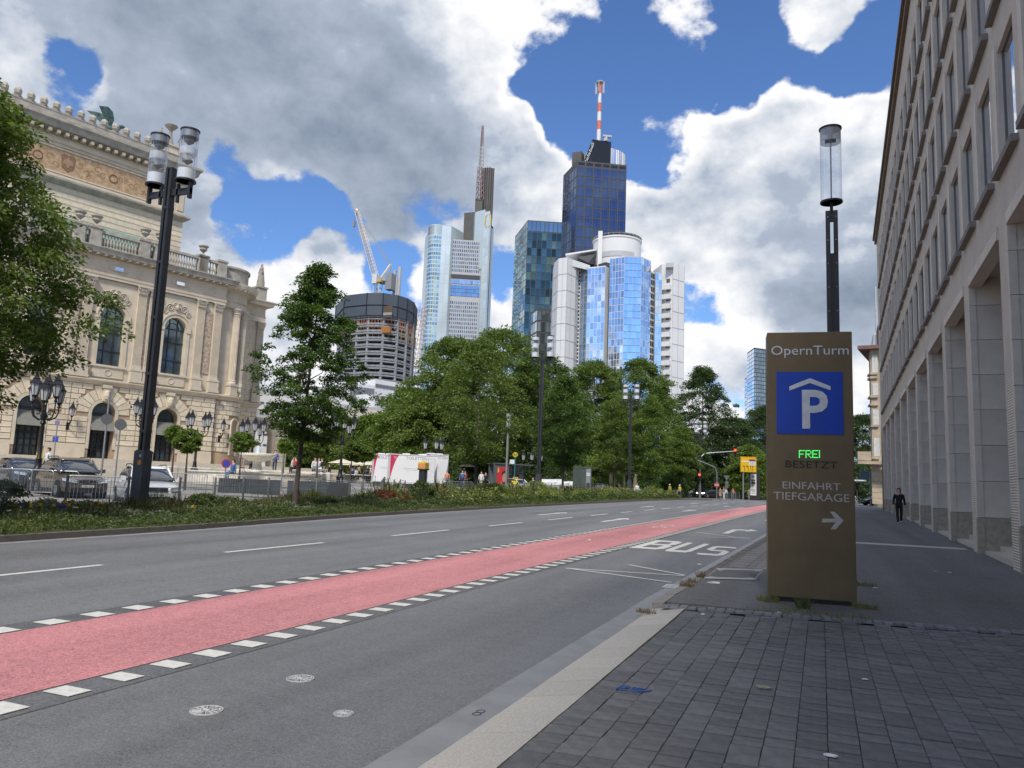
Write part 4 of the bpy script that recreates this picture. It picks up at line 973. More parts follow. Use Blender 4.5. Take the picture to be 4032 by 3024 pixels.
for i in (-1,1): MB().cb(q.x+i*2.2,q.y-2.6,zt+3.2,1.6,.3,2,.4).obj('roof_box_vent',W_dark,t)
D=470
t=thing('grey_glass_block','low grey green glass block in front of the teal tower','building',(0,0,0))
A,B,Cc=KP(680,1350,D+12),KP(712,1350,D),KP(800,1350,D+2); zt=KP(720,1262,D).z
seg(t,W_dark,[A,B,Cc,(A[0]+Cc[0]-B[0],A[1]+Cc[1]-B[1])],ZB,zt,'wall'); facegrid(t,B,Cc,10,zt-1,4,14,.5,1.3,G_grey,'window',True,.05,.01); facegrid(t,A,B,10,zt-1,3,14,.4,1.3,G_grey,'window',True,.05,.01)
# --- silver white tower group
D=400
t=thing('silver_tower','white panelled tower with blue mirror glass bays and a round white drum on top','tower',(0,0,0))
zsl=KP(870,985,D).z
def wallp(pts,ztop,m=W_white,nm='wall',dep=14,smooth=False):
    fp=[XY(p) for p in pts]; d=(Vector(fp[-1])-Vector(fp[0])).normalized(); n=Vector((-d.y,d.x))*dep
    fp2=fp+[(fp[-1][0]+n.x,fp[-1][1]+n.y),(fp[0][0]+n.x,fp[0][1]+n.y)]; MB().prism(fp2,ZB,ztop).obj(nm,m,t,smooth=smooth)
    return fp
def joints(p0,p1,z1,nx,step,m=W_joint):
    p0,p1=Vector(XY(p0)),Vector(XY(p1)); d=(p1-p0); L__=d.length; b=MB(); u=d.normalized(); n=Vector((u.y,-u.x))*.12
    for i in range(nx+1):
        q=p0+d*(i/nx)+n; b.cb(q.x,q.y,z1/2,.16,.1,z1,math.atan2(d.y,d.x))
    z=z1-step
    while z>10: 
        q=p0+d*.5+n; b.cb(q.x,q.y,z,L__,.1,.16,math.atan2(d.y,d.x)); z-=step
    b.obj('panel_joint',m,t,kind='stuff')
f=wallp([KP(800,1200,D+12),KP(822,1200,D+3),KP(872,1200,D),KP(918,1200,D+6),KP(935,1200,D+12)],zsl)
for a,b_ in zip(f,f[1:]): joints(a,b_,zsl,2,9)
# white slit + blue strip
wst=wallp([KP(930,1200,D+12.5),KP(948,1200,D+12.5)],KP(940,1050,D+12).z,W_white,'slit_wall')
facegrid(t,wst[0],wst[1],8,KP(940,1060,D+12).z,1,52,.8,.8,W_black,'slit_window',False,.1)
def bay(pts,ztop,cols,m,rows_,nm='window',dep=10,jit=.006,seed=5,ind=False):
    f=wallp(pts,ztop,W_joint if m is G_blue else W_white,'bay_wall',dep)
    for (a,b_),c in zip(zip(f,f[1:]),cols): facegrid(t,a,b_,6,ztop-.5,c,rows_,.22,.3,m,nm,ind,.06,jit,seed=seed)
zb1=KP(960,1048,D+12).z
bay([KP(947,1200,D+12),KP(985,1200,D+8)],zb1,[2],G_blue,30)
bay([KP(985,1200,D+8),KP(1080,1200,D+3)],KP(1040,1035,D+5).z,[5],G_pale,30,jit=.008)
f=wallp([KP(1080,1200,D+6),KP(1106,1200,D+8)],KP(1090,1012,D+6).z,W_dark,'recess_wall'); facegrid(t,f[0],f[1],6,KP(1090,1012,D+6).z,3,30,.3,.9,G_grey,'recess_window',False,.06)
zb2=KP(1190,981,D-2).z
bay([KP(1104,1200,D+2),KP(1184,1200,D-3)],zb2,[5],G_pale,32,jit=.009,seed=6)
bay([KP(1184,1200,D-3),KP(1277,1200,D-3)],zb2,[4],G_blue,32,jit=.006,seed=7,ind=True)
bay([KP(1277,1200,D-3),KP(1329,1200,D+4)],zb2,[4],G_pale,32,jit=.012,seed=8)
f=wallp([KP(1329,1200,D+8),KP(1356,1200,D+12)],KP(1340,1060,D+8).z,W_white,'recess_wall'); facegrid(t,f[0],f[1],6,KP(1340,1065,D+8).z,3,30,.35,.9,W_dark,'recess_window',False,.06)
bay([KP(1354,1200,D+8),KP(1390,1200,D+8)],KP(1370,1068,D+8).z,[2],G_blue,30,seed=9)
zr=KP(1450,1020,D+10).z
f=wallp([KP(1388,1200,D+12),KP(1448,1200,D+8),KP(1512,1200,D+14)],zr); 
f=[XY(KP(1388,1200,D+12)),XY(KP(1448,1200,D+8)),XY(KP(1512,1200,D+14))]; joints(f[1],f[2],zr,2,9)
sl0=KP(1420,1110,D+10).z
for k in range(12):
    z=KP(1420,1112+51.2*k,D+10).z; q0,q1=Vector(f[0]),Vector(f[1]); d_=(q1-q0); u=d_.normalized(); n=Vector((u.y,-u.x))
    c=q0+d_*.45; MB().cb(c.x+n.x*1.0,c.y+n.y*1.0,z-4.2,d_.length*.95,2.4,1.5 if False else 2.6,math.atan2(d_.y,d_.x)).obj('balcony',W_white,t)
    c=q0+d_*.62; MB().cb(c.x+n.x*.15,c.y+n.y*.15,z-.2,d_.length*.3,.4,1.9,math.atan2(d_.y,d_.x)).obj('balcony_door',W_brown,t)
q=KP(1437,1040,D+10); MB().cb(q.x,q.y-2,q.z,4,5,2.4,.2).obj('vent_panel',W_joint,t)
# roof: sloping shoulder, tilted frame, drum
zsh=KP(960,1050,D+8).z; r0,r1,r2=KP(872,986,D+1),KP(1000,1030,D+10),KP(1080,1035,D+10)
MB().add([tuple(r0),tuple(r1),(r1.x,r1.y,zsh),(r0.x,r0.y,zsh)]+[(p[0]-3,p[1]+14,p[2]) for p in (tuple(r0),tuple(r1),(r1.x,r1.y,zsh),(r0.x,r0.y,zsh))],[(3,2,1,0),(4,5,6,7),(0,1,5,4),(1,2,6,5),(3,0,4,7)]).obj('sloping_shoulder',W_white,t)
dc=KP(1147,930,D+22); dr=(KP(1268,930,D+22)-KP(1037,930,D+22)).length/2*1.12; dz0=KP(1150,1040,D+10).z-4; dz1=KP(1152,856,D+8).z
MB().lathe([(dr,dz0),(dr,dz1-1.5),(dr+.4,dz1-1.4),(dr+.4,dz1-.6),(dr-1,dz1-.4),(dr-1,dz1),(0,dz1)],40,(dc.x,dc.y,0)).obj('roof_drum',W_white,t,smooth=True)
vt=MB(); a0=math.atan2(-dc.y,-dc.x)
for k in range(24):
    a=a0-.62+k*.058; vt.cb(dc.x+(dr+.1)*math.cos(a),dc.y+(dr+.1)*math.sin(a),dz1-11,.3,1.2,3,a)
vt.obj('drum_vent',W_joint,t,kind='stuff')
rg=MB()
for k in range(30):
    a=2*math.pi*k/30; rg.tube([(dc.x+(dr+.3)*math.cos(a),dc.y+(dr+.3)*math.sin(a),dz1-.6),(dc.x+(dr+.3)*math.cos(a),dc.y+(dr+.3)*math.sin(a),dz1+.9)],.08,4)
rg.lathe([(dr+.25,dz1+.85),(dr+.35,dz1+.95),(dr+.25,dz1+1.0)],30,(dc.x,dc.y,0)); rg.obj('drum_railing',W_joint,t)
st=KP(1056,860,D+12); ts=KP(1056,846,D+12).z; MB().cb(st.x,st.y,(ts+dz0)/2,2.4,2.4,ts-dz0,.3).obj('stair_shaft',W_white,t)
# tilted rooftop frame
fr=[KP(866,966,D+10),KP(1035,940,D+14),KP(1035,948,D+14),KP(866,975,D+10)]
MB().add([tuple(p) for p in fr]+[(p.x-2,p.y+12,p.z) for p in fr],[(3,2,1,0),(4,5,6,7),(0,1,5,4),(2,3,7,6),(3,0,4,7),(1,2,6,5)]).obj('tilted_roof_frame',W_white,t)
fr=[KP(930,985,D+11),KP(1030,968,D+14),KP(1030,1030,D+14),KP(990,1015,D+11)]
MB().add([tuple(p) for p in fr]+[(p.x-2,p.y+8,p.z) for p in fr],[(3,2,1,0),(4,5,6,7),(0,1,5,4),(2,3,7,6),(3,0,4,7),(1,2,6,5)]).obj('roof_plant_louvre',W_dark,t)
# --- stepped tower with the lattice mast
D=760
t=thing('stepped_bank_tower','stepped pale glass bank tower with brown shafts and a red lattice mast on top','tower',(0,0,0))
zt=KP(180,808,D).z
MB().prism([XY(p) for p in (KP(88,1150,D+50),KP(112,1150,D+20),KP(130,1150,D+30),KP(115,1150,D+70))],ZB,KP(100,846,D+30).z).obj('side_wing',W_pale,t)
# drum: curved nose
def arcpts(pa,pb,bulge,n):
    a,b=Vector(XY(pa)),Vector(XY(pb)); d=b-a; nn=Vector((d.y,-d.x)).normalized(); return [tuple(a+d*(k/n)+nn*bulge*math.sin(math.pi*k/n)) for k in range(n+1)]
dr_=arcpts(KP(105,1150,D+8),KP(178,1150,D),5.,8); 
pB_=XY(KP(229,1150,D+2)); pts=dr_+[pB_,(pB_[0]+3,pB_[1]+30),(dr_[0][0]+2,dr_[0][1]+30)]
MB().prism(pts,ZB,zt).obj('drum_wall',W_pale,t)
zg=KP(155,866,D).z
G_ribs=glassm('ribbed_glass',(.34,.46,.46),isl=.3)
for i,(a,b_) in enumerate(zip(dr_,dr_[1:])): facegrid(t,a,b_,20,zg,1,54,.5,1.3,G_ribs,'drum_window',False,.08,.01,seed=i)
for i,(a,b_) in enumerate(zip(dr_,dr_[1:])): facegrid(t,a,b_,zg+1,zt-.5,2,1,1.2,.2,W_brown,'brown_rib',False,.3)
facegrid(t,dr_[-1],pB_,20,zt-1,2,24,.25,.25,glassm('pale_cladding',(.58,.66,.68),.3,.35,isl=.05),'cladding_panel',False,.05)
# recessed face
m0,m1=KP(229,1150,D+6),KP(405,1150,D+9); zm=KP(300,892,D+8).z
seg(t,W_joint,back(m0,m1,20),ZB,zm,'main_wall')
zo1,zo0=KP(310,1108,D+8).z,KP(310,1205,D+8).z
facegrid(t,m0,m1,20,zm-1,17,54,.9,1.4,G_grey,'window',False,.08,.05,miss=lambda i,j:zo0-4<20+(zm-21)*(j+.5)/54<zo1+5 and i<17,seed=3)
facegrid(t,m0,m1,zo0+1,zo1-6,8,3,.3,.4,glassm('atrium_glass',(.28,.42,.55),isl=.15),'atrium_window',True,.3,.02)
facegrid(t,m0,m1,zo1-5,zo1,12,1,.6,.8,G_pale,'atrium_top_window',True,.5,.05)
bands(t,m0,m1,[zo1+1],4,W_dark,'sky_garden_edge',.6)
# right shaft
s0,s1,s2=KP(405,1150,D+6),KP(437,1150,D),KP(450,1150,D+30); zs_=KP(425,731,D).z
MB().prism([XY(KP(372,1000,D+20)),XY(s0),XY(s1),XY(s2),(s2[0]-10,s2[1]+20),(s0[0]-10,s0[1]+50)],ZB,zs_).obj('shaft_wall',W_pale,t)
facegrid(t,s0,s1,20,zs_-1,2,28,.25,.25,_mats['pale_cladding'],'cladding_panel',False,.05)
# white panels between the brown inset and shaft
u0,u1,u2=KP(312,820,D+24),KP(366,820,D+20),KP(425,820,D+5); seg(t,W_brown,back(u0,u1,14),zm-30,KP(340,738,D+20).z,'brown_shaft')
MB().prism([XY(u1),XY(KP(372,820,D+14)),XY(u2),(u2[0]-4,u2[1]+20),(u1[0],u1[1]+20)],zm-30,KP(390,733,D+10).z).obj('shoulder_wall',W_pale,t)
u0,u1=KP(374,700,D+20),KP(413,700,D+18); seg(t,W_brown,back(u0,u1,14),zs_-5,KP(395,668,D+20).z,'brown_shaft')
u0,u1=KP(405,600,D+26),KP(474,600,D+24); zz=KP(440,500,D+24).z; pp=arcpts(u0,u1,2,6); ub_=Vector(pp[-1]).normalized()*14; MB().prism(pp+[(pp[-1][0]+ub_.x-3,pp[-1][1]+ub_.y-1),(pp[0][0]+ub_.x+1,pp[0][1]+ub_.y)],ZB,zz).obj('brown_shaft',W_brown,t)
rb=MB()
for (x,y) in pp: rb.cb(x,y-.3,(zz+zs_)/2,.7,.7,zz-zs_)
rb.obj('shaft_rib',W_dark,t)
q=KP(446,500,D+29); MB().cb(q.x,q.y,zz+1.,6,6,3).cb(q.x-6,q.y,zz+2,.5,.5,8).obj('roof_plant',W_joint,t)
M_yel=mat('logo_yellow',(.62,.48,.12),.6,var=0); q0,q1=Vector(XY(s1)),Vector(XY(s2))
lp=[]; 
lc=KP(447,790,D+4); lg=MB(); ll=math.atan2((q1-q0).y,(q1-q0).x); uu=(q1-q0).normalized(); nn_=Vector((uu.y,-uu.x))
L0=Vector(XY(s1))+ (Vector(XY(s0))-Vector(XY(s1)))*.25
dirf=(Vector(XY(s1))-Vector(XY(s0))).normalized(); nf=Vector((dirf.y,-dirf.x))*.6
for (z0_,z1_,w0,w1) in ((-7,-4,2,5),(-4,4,5,5),(4,7,5,2)):
    for sgn in (-1,1):
        P=[(L0.x+nf.x+dirf.x*sgn*w,L0.y+nf.y+dirf.y*sgn*w,lc.z+z) for w,z in ((w0-1.6,z0_),(w0,z0_),(w1,z1_),(w1-1.6,z1_))]; lg.add(P,[(0,1,2,3)])
lg.obj('logo',M_yel,t)
# lattice mast
def lattice(nm,p0,p1,w0,w1,n,m,par,rad=.25):
    b=MB(); p0,p1=Vector(p0),Vector(p1); ax_=(p1-p0).normalized(); s=ax_.cross(Vector((0,1,0)) if abs(ax_.y)<.8 else Vector((1,0,0))).normalized(); w=ax_.cross(s)
    cn=lambda k,i:(p0+(p1-p0)*(k/n)+(s*((-1,1,1,-1)[i])+w*((-1,-1,1,1)[i]))*(w0+(w1-w0)*k/n)/2)
    for i in range(4): b.tube([cn(0,i),cn(n,i)],rad,4)
    for k in range(n):
        for i in range(4): b.tube([cn(k,i),cn(k+1,(i+1)%4)],rad*.6,3); b.tube([cn(k,i),cn(k,(i+1)%4)],rad*.6,3)
    return b.obj(nm,m,par)
M_lat=mat('mast_red',(.27,.20,.19),.6,var=.1); M_latw=mat('mast_grey',(.42,.40,.40),.6,var=.1)
b0=KP(398,668,D+20); b1=KP(401,500,D+20); b2=KP(402,380,D+20); b3=KP(406,268,D+20)
x_,y_=b0.x,b0.y
lattice('mast_segment',(x_,y_,b0.z),(x_,y_,b1.z),6,5,6,M_lat,t,.45); lattice('mast_segment',(x_,y_,b1.z),(x_,y_,b2.z),4,3,6,M_latw,t,.4); lattice('mast_segment',(x_,y_,b2.z),(x_,y_,b3.z),2.4,1.5,6,M_lat,t,.35)
# --- glass tower partly hidden by the sign
D=620
t=thing('far_glass_tower','stepped blue glass tower seen left of the parking sign','tower',(0,0,0))
f5=lambda x,y,d:spotz(1900+x/2.011,1300+y/2.011,d)
A,B,Cc=f5(2096,400,D+25),f5(2152,400,D),f5(2330,400,D+10); zt=f5(2150,138,D).z; zl=f5(2080,335,D).z
seg(t,W_dark,[A,B,Cc,(A[0]+Cc[0]-B[0],A[1]+Cc[1]-B[1])],ZB,zt,'wall'); E_=f5(2076,500,D+34)
seg(t,W_joint,[E_,A,(A[0]+20,A[1]+30),(E_[0]+20,E_[1]+30)],ZB,zl,'wall')
facegrid(t,B,Cc,15,zt-1,12,32,.6,.7,glassm('steel_blue_glass',(.20,.30,.38),isl=.25),'window',False,.05,.01); facegrid(t,A,B,15,zt-1,3,32,.4,.5,glassm('skyblue_glass',(.55,.68,.85),isl=.08),'side_window',True,.05,.01); facegrid(t,E_,A,15,zl-1,2,26,.4,.5,_mats['skyblue_glass'],'side_window',True,.05,.01)
# --- tower under construction
D=330
k6=lambda x,y,d:spotz(1300+x/1.9525,800+y/1.9525,d)
t=thing('unfinished_tower','tower under construction with open concrete floors under a dark blue climbing screen','building',(0,0,0))
base=[k6(60,1000,D+26),k6(120,1000,D+6),k6(283,1000,D),k6(400,1000,D-1),k6(510,1000,D+2),k6(580,1000,D+7),k6(628,1000,D+14),k6(652,1000,D+26)]
fp=[XY(p) for p in base]; cxy=(sum(p[0] for p in fp)/len(fp),sum(p[1] for p in fp)/len(fp)+14); uu_=Vector(fp[-1]).normalized()*20; fpb=fp+[(fp[-1][0]+uu_.x-2,fp[-1][1]+uu_.y),(fp[0][0]+uu_.x,fp[0][1]+uu_.y)]
def scaled(f,s): return [(cxy[0]+(x-cxy[0])*s,cxy[1]+(y-cxy[1])*s) for x,y in f]
ztop=k6(400,700,D).z; zc0=k6(400,868,D).z
MB().prism(scaled(fpb,1.045),zc0,ztop-5.5).prism(scaled(fpb,1.06),ztop-5.2,ztop).obj('climbing_screen',W_navy,t)
jt=MB()
for (x,y) in scaled(fp,1.066): jt.cb(x,y,(zc0+ztop)/2,.25,.25,ztop-zc0)
jt.obj('screen_joint',W_black,t)
fl_z=[k6(400,y,D).z for y in (886,942,996,1050,1104,1158,1212,1266,1320,1374)]
for z in fl_z: MB().prism(fpb,z-.55,z).obj('floor_slab',W_conc,t)
for z in fl_z:
    for i in range(len(fp)-1):
        a,b_=Vector(fp[i]),Vector(fp[i+1]); d_=b_-a
        MB().cb((a.x+b_.x)/2,(a.y+b_.y)/2-.1,z+.75,d_.length*.97,.06,.9,math.atan2(d_.y,d_.x)).obj('edge_net',mat('edge_net',(.30,.33,.36),.8,alpha=.55,var=.3,scale=.6),t)
for i in range(len(fp)-1):
    a,b_=Vector(fp[i]),Vector(fp[i+1])
    for f_ in (0,.5) if (b_-a).length>9 else (0,):
        p=a+(b_-a)*f_; MB().cb(p.x,p.y+.8,(fl_z[-1]+zc0)/2,.9,.9,zc0-fl_z[-1]).obj('concrete_column',W_conc,t)
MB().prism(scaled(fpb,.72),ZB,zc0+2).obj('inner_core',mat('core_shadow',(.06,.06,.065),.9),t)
M_or=mat('formwork_orange',(.55,.14,.05),.7,var=.2); M_wd=mat('formwork_prop',(.38,.22,.09),.8,var=.3)
pr=MB(); pr2=MB()
for i in range(len(fp)-1):
    a,b_=Vector(fp[i]),Vector(fp[i+1]); n=max(2,int((b_-a).length/1.3))
    for k in range(n):
        p=a+(b_-a)*((k+.3)/n); (pr if k%3 else pr2).cb(p.x,p.y+.3,zc0-2.0+.0,.22,.22,7); (pr2).cb(p.x+.4,p.y+.9,fl_z[2]-3+3.1,.2,.2,5.6) if k%2 else None
pr.obj('formwork_prop',M_or,t,kind='stuff'); pr2.obj('timber_prop',M_wd,t,kind='stuff')
q=k6(432,975,D-1); MB().cb(q.x,q.y,q.z,4.4,1.5,2.6).obj('orange_hoist_platform',mat('hoist_orange',(.30,.12,.02),.6),t)
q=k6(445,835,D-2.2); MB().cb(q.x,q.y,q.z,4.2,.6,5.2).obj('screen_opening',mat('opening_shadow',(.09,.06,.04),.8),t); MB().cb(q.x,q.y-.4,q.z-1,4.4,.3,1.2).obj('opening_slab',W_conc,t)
q=k6(510,655,D+12)
MB().cb(q.x-1.2,q.y,q.z,1,1,17).cb(q.x+1.3,q.y,q.z+1,1.2,1,18).cb(q.x,q.y,q.z-2,1,1,14).obj('hoist_mast',W_joint,t)
ladder=k6(690,1200,D+20)
hm=lattice('hoist_lattice',tuple(k6(632,1370,D+20)),tuple(k6(722,800,D+20)),3,3,16,mat('hoist_red',(.38,.22,.18),.6),None,.12); tag(hm,'thin leaning red hoist lattice between the unfinished tower and the bank tower','crane')
# crane
c=thing('tower_crane','luffing tower crane with a raised lattice jib standing on the unfinished tower','crane',(0,0,0))
M_cr=mat('crane_cream',(.62,.55,.45),.6,var=.12); M_cy=mat('crane_yellow',(.5,.36,.10),.5); M_cg=mat('crane_grey',(.22,.23,.24),.6)
m0=k6(362,705,D+10); m1=k6(364,618,D+10); m1.x,m1.y=m0.x,m0.y; m0.z=ztop-6
lattice('crane_mast',tuple(m0),tuple(m1),2.8,2.8,6,M_cr,c,.17)
j0=k6(352,575,D+10); j1=k6(205,62,D+10); lattice('crane_jib',tuple(j0),tuple(j1),2.2,1.5,20,M_cr,c,.14)
p0=k6(342,590,D+10); p1=k6(470,610,D+10); MB().tube([tuple(p0),tuple(p1)],1.5,4).obj('slewing_platform',M_cg,c); q=k6(368,592,D+9); MB().cb(q.x,q.y,q.z-.4,4.2,2,1.2).obj('machinery_deck',M_cy,c)
q=k6(462,606,D+10); MB().cb(q.x,q.y,q.z,3.2,3.5,7.5).obj('counterweight',M_cg,c); q=k6(348,583,D+9); MB().cb(q.x,q.y,q.z,2.4,2,4.4).obj('cab',mat('cab_white',(.55,.56,.57),.4),c)
g0,g1=k6(392,575,D+10),k6(465,472,D+10); MB().tube([tuple(g0),tuple(g1)],.55,5).obj('a_frame',M_cr,c); MB().tube([tuple(g1),tuple(k6(462,600,D+10))],.3,4).obj('a_frame_strut',M_cg,c)
for a,b_ in (((465,472),(258,160)),((470,470),(272,165)),((465,472),(395,378)),((205,70),(182,165))): MB().tube([tuple(k6(*a,D+10)),tuple(k6(*b_,D+10))],.12,3).obj('crane_rope',M_cg,c)
h0,h1=k6(184,160,D+10),k6(179,258,D+10); MB().tube([tuple(h0),tuple(h1)],.1,3).cb(h0.x,h0.y,h0.z,1.,1.,2.6).obj('hook_block',M_cg,c); MB().tube([tuple(k6(198,60,D+10)),tuple(k6(215,62,D+10))],1.1,6).obj('jib_head',M_cr,c)
# low buildings below it
D=260
t=thing('white_framed_offices','pale office block with grey glazed bays below the unfinished tower','building',(0,0,0))
def glz(a,b_,z0,z1,nx,nz,m=G_grey,par=None,nm='window'):
    facegrid(par or t,a,b_,z0,z1,nx,nz,.25,.35,m,nm,True,.06,.01)
a,b_=k6(345,1420,D),k6(652,1420,D+14); z1=k6(345,1352,D).z; z0=k6(345,1440,D).z
seg(t,W_white,back(a,b_,30),ZB,z1,'wall'); glz(a,b_,z0+1,z1-1.4,12,1,mat('grey_shutter',(.13,.14,.16),.5,isl=.1)); glz(a,b_,z0-9,z0-1.5,12,1)
a,b_=k6(150,1450,D-6),k6(338,1450,D); z1=k6(250,1398,D).z; seg(t,W_white,back(a,b_,26),ZB,z1,'wall'); glz(a,b_,z1-8,z1-1,9,1,_mats['grey_shutter']); glz(a,b_,z1-18,z1-9.5,9,1)
D=200
t=thing('curved_white_building','low white building with rounded corner bays and blue windows behind the plaza trees','building',(0,0,0))
pa,pb=k6(195,1550,D+6),k6(420,1550,D+8); z1=k6(250,1468,D+3).z; z2=k6(250,1545,D+3).z; z3=k6(250,1625,D+3).z
ar=arcpts(pa,pb,4.5,10); MB().prism(ar+[(ar[-1][0],ar[-1][1]+20),(ar[0][0],ar[0][1]+20)],ZB,z1).obj('wall',W_white,t)
G_bw=glassm('blue_window',(.20,.33,.50),isl=.4)
for (a,b_) in zip(ar,ar[1:]): facegrid(t,a,b_,z2+1.3,z1-1.2,1,1,.35,.2,G_bw,'window',True,.05); facegrid(t,a,b_,z3+.5,z2-.8,1,1,.35,.2,G_bw,'window',True,.05); facegrid(t,a,b_,z3-6,z3-1,1,1,.35,.2,G_bw,'window',True,.05)
# cream houses behind the plaza trees
def house(lbl,pa,pb,D0,D1,ytop,nx,nz,m,gm,top=None,name='town_house'):
    t=thing(name,lbl,'building',(0,0,0)); a,b_=spotz(*pa,D0),spotz(*pb,D1); z1=spotz(pa[0],ytop,D0).z; seg(t,m,back(a,b_,14),ZB,z1,'wall'); facegrid(t,a,b_,4,z1-1,nx,nz,1.5,1.6,gm,'window',True,.05)
    MB().prism([XY(p) for p in back(a,b_,14.5)],z1,z1+.5).obj('roof_edge',W_joint,t); return t
M_cream=mat('cream_plaster',(.55,.50,.42),.85,var=.06,scale=.3); M_wplast=mat('white_plaster',(.6,.6,.58),.85,var=.05,scale=.3)
house('white plaster building with a setback top floor just right of the opera gallery',(1020,1600),(1130,1600),130,132,1540,5,6,M_wplast,mat('house_window',(.10,.12,.14),.1,metal=.4,isl=.3))
house('pale office building half hidden behind the single dark tree by the fountain',(1100,1600),(1330,1600),135,140,1545,9,5,M_wplast,glassm('green_office_glass',(.18,.30,.30),isl=.3))
house('cream house with tall windows glimpsed through the trees behind the toilet trailers',(1330,1650),(1640,1650),150,160,1600,12,5,M_cream,_mats['house_window'])
# sandstone corner house on the right
k8=lambda x,y,d:spotz(3300+x/1.9525,1300+y/1.9525,d)
D=96
M_sand=mat('sandstone',(.40,.33,.24),.85,var=.2,scale=1,bump=.2,bscale=12); M_slate=mat('slate_roof',(.16,.09,.08),.8,var=.2)
t=thing('sandstone_house','old sandstone corner house with bay windows and stone balcony beyond the office building','building',(0,0,0))
a,b_=k8(268,1000,D),k8(420,1000,D+5); zz=[k8(300,y,D).z for y in (165,348,525,580,745,1020,1340)]
e0=k8(250,500,D-.5); 
ua=Vector(XY(a)).normalized()*16; ub=Vector(XY(b_)).normalized()*16; MB().prism([XY(a),XY(b_),(b_[0]+ub.x,b_[1]+ub.y),(a[0]+ua.x+.6,a[1]+ua.y)],0,zz[0]).obj('wall',M_sand,t)
a2,b2=k8(256,600,D-1.),k8(312,600,D-1.4); MB().prism([XY(a2),XY(b2),(b2[0]+1.5,b2[1]+3),(a2[0],a2[1]+3)],zz[5],zz[0]).obj('bay',M_sand,t)
M_hw=_mats['house_window']; fwh=mat('white_sash',(.6,.6,.58),.6)
for i,(y0,y1) in enumerate(((205,340),(420,510),(620,738),(835,975))):
    z1_,z0_=k8(290,y0,D).z,k8(290,y1,D).z
    for f_ in ((.28,.52),(.66,.92)):
        P=Vector(XY(a2))+(Vector(XY(b2))-Vector(XY(a2)))*f_[0]; Q=Vector(XY(a2))+(Vector(XY(b2))-Vector(XY(a2)))*f_[1]; d_=Q-P; an_=math.atan2(d_.y,d_.x)
        w_=MB().cb((P.x+Q.x)/2,(P.y+Q.y)/2,(z0_+z1_)/2,d_.length,.12,z1_-z0_,an_).obj('window',M_hw,t); MB().cb((P.x+Q.x)/2,(P.y+Q.y)/2-.08,(z0_+z1_)/2+.4,d_.length,.1,.1,an_).cb((P.x+Q.x)/2,(P.y+Q.y)/2-.08,(z0_+z1_)/2,.09,.1,z1_-z0_,an_).cb(P.x,P.y-.08,(z0_+z1_)/2,.09,.1,z1_-z0_,an_).cb(Q.x,Q.y-.08,(z0_+z1_)/2,.09,.1,z1_-z0_,an_).obj('sash',fwh,w_)
for y in (345,375,520,580,742,985): z=k8(290,y,D).z; MB().prism([(x-.1,y_-.25) for x,y_ in (XY(a2),XY(b2))]+[(b2[0]+.2,b2[1]+2),(a2[0]-.3,a2[1]+2)],z-.15,z+.12).obj('string_course',M_sand,t)
for k in range(7): z=k8(290,1060+k*42,D).z; MB().cb(a[0]+.4,a[1]-.02,z,1.2,.3,.75,.1).obj('quoin',M_sand,t)
z=zz[5]; q=k8(262,1000,D-1); MB().cb(q.x+.4,q.y-.5,z-.1,4.2,1.5,.35,.05).cb(q.x-.9,q.y-1.1,z+.7,1.5,.12,1.1,.05).cb(q.x-1.6,q.y-.5,z+.7,.12,1.3,1.1,.05).obj('balcony',M_sand,t)
MB().prism([(XY(a)[0]-1.6,XY(a)[1]-1.8),(XY(b2)[0]+3,XY(b2)[1]-1.4),(b_[0],b_[1]+14),(a[0]+1.5,a[1]+15)],zz[0],zz[0]+.45).obj('eaves',M_slate,t); MB().prism([(XY(a)[0]+1.,XY(a)[1]+1),(XY(b_)[0],XY(b_)[1]+1),(b_[0],b_[1]+10),(a[0]+1,a[1]+10)],zz[0]+.4,zz[0]+3.6).obj('roof',M_slate,t)
q=k8(296,60,D+2); MB().tube([(q.x,q.y,zz[0]),(q.x,q.y,zz[0]+9)],.12,5).lathe([(.8,zz[0]+.4),(.5,zz[0]+2.5),(.1,zz[0]+3)],8,(q.x,q.y,0)).obj('roof_spike',W_joint,t)
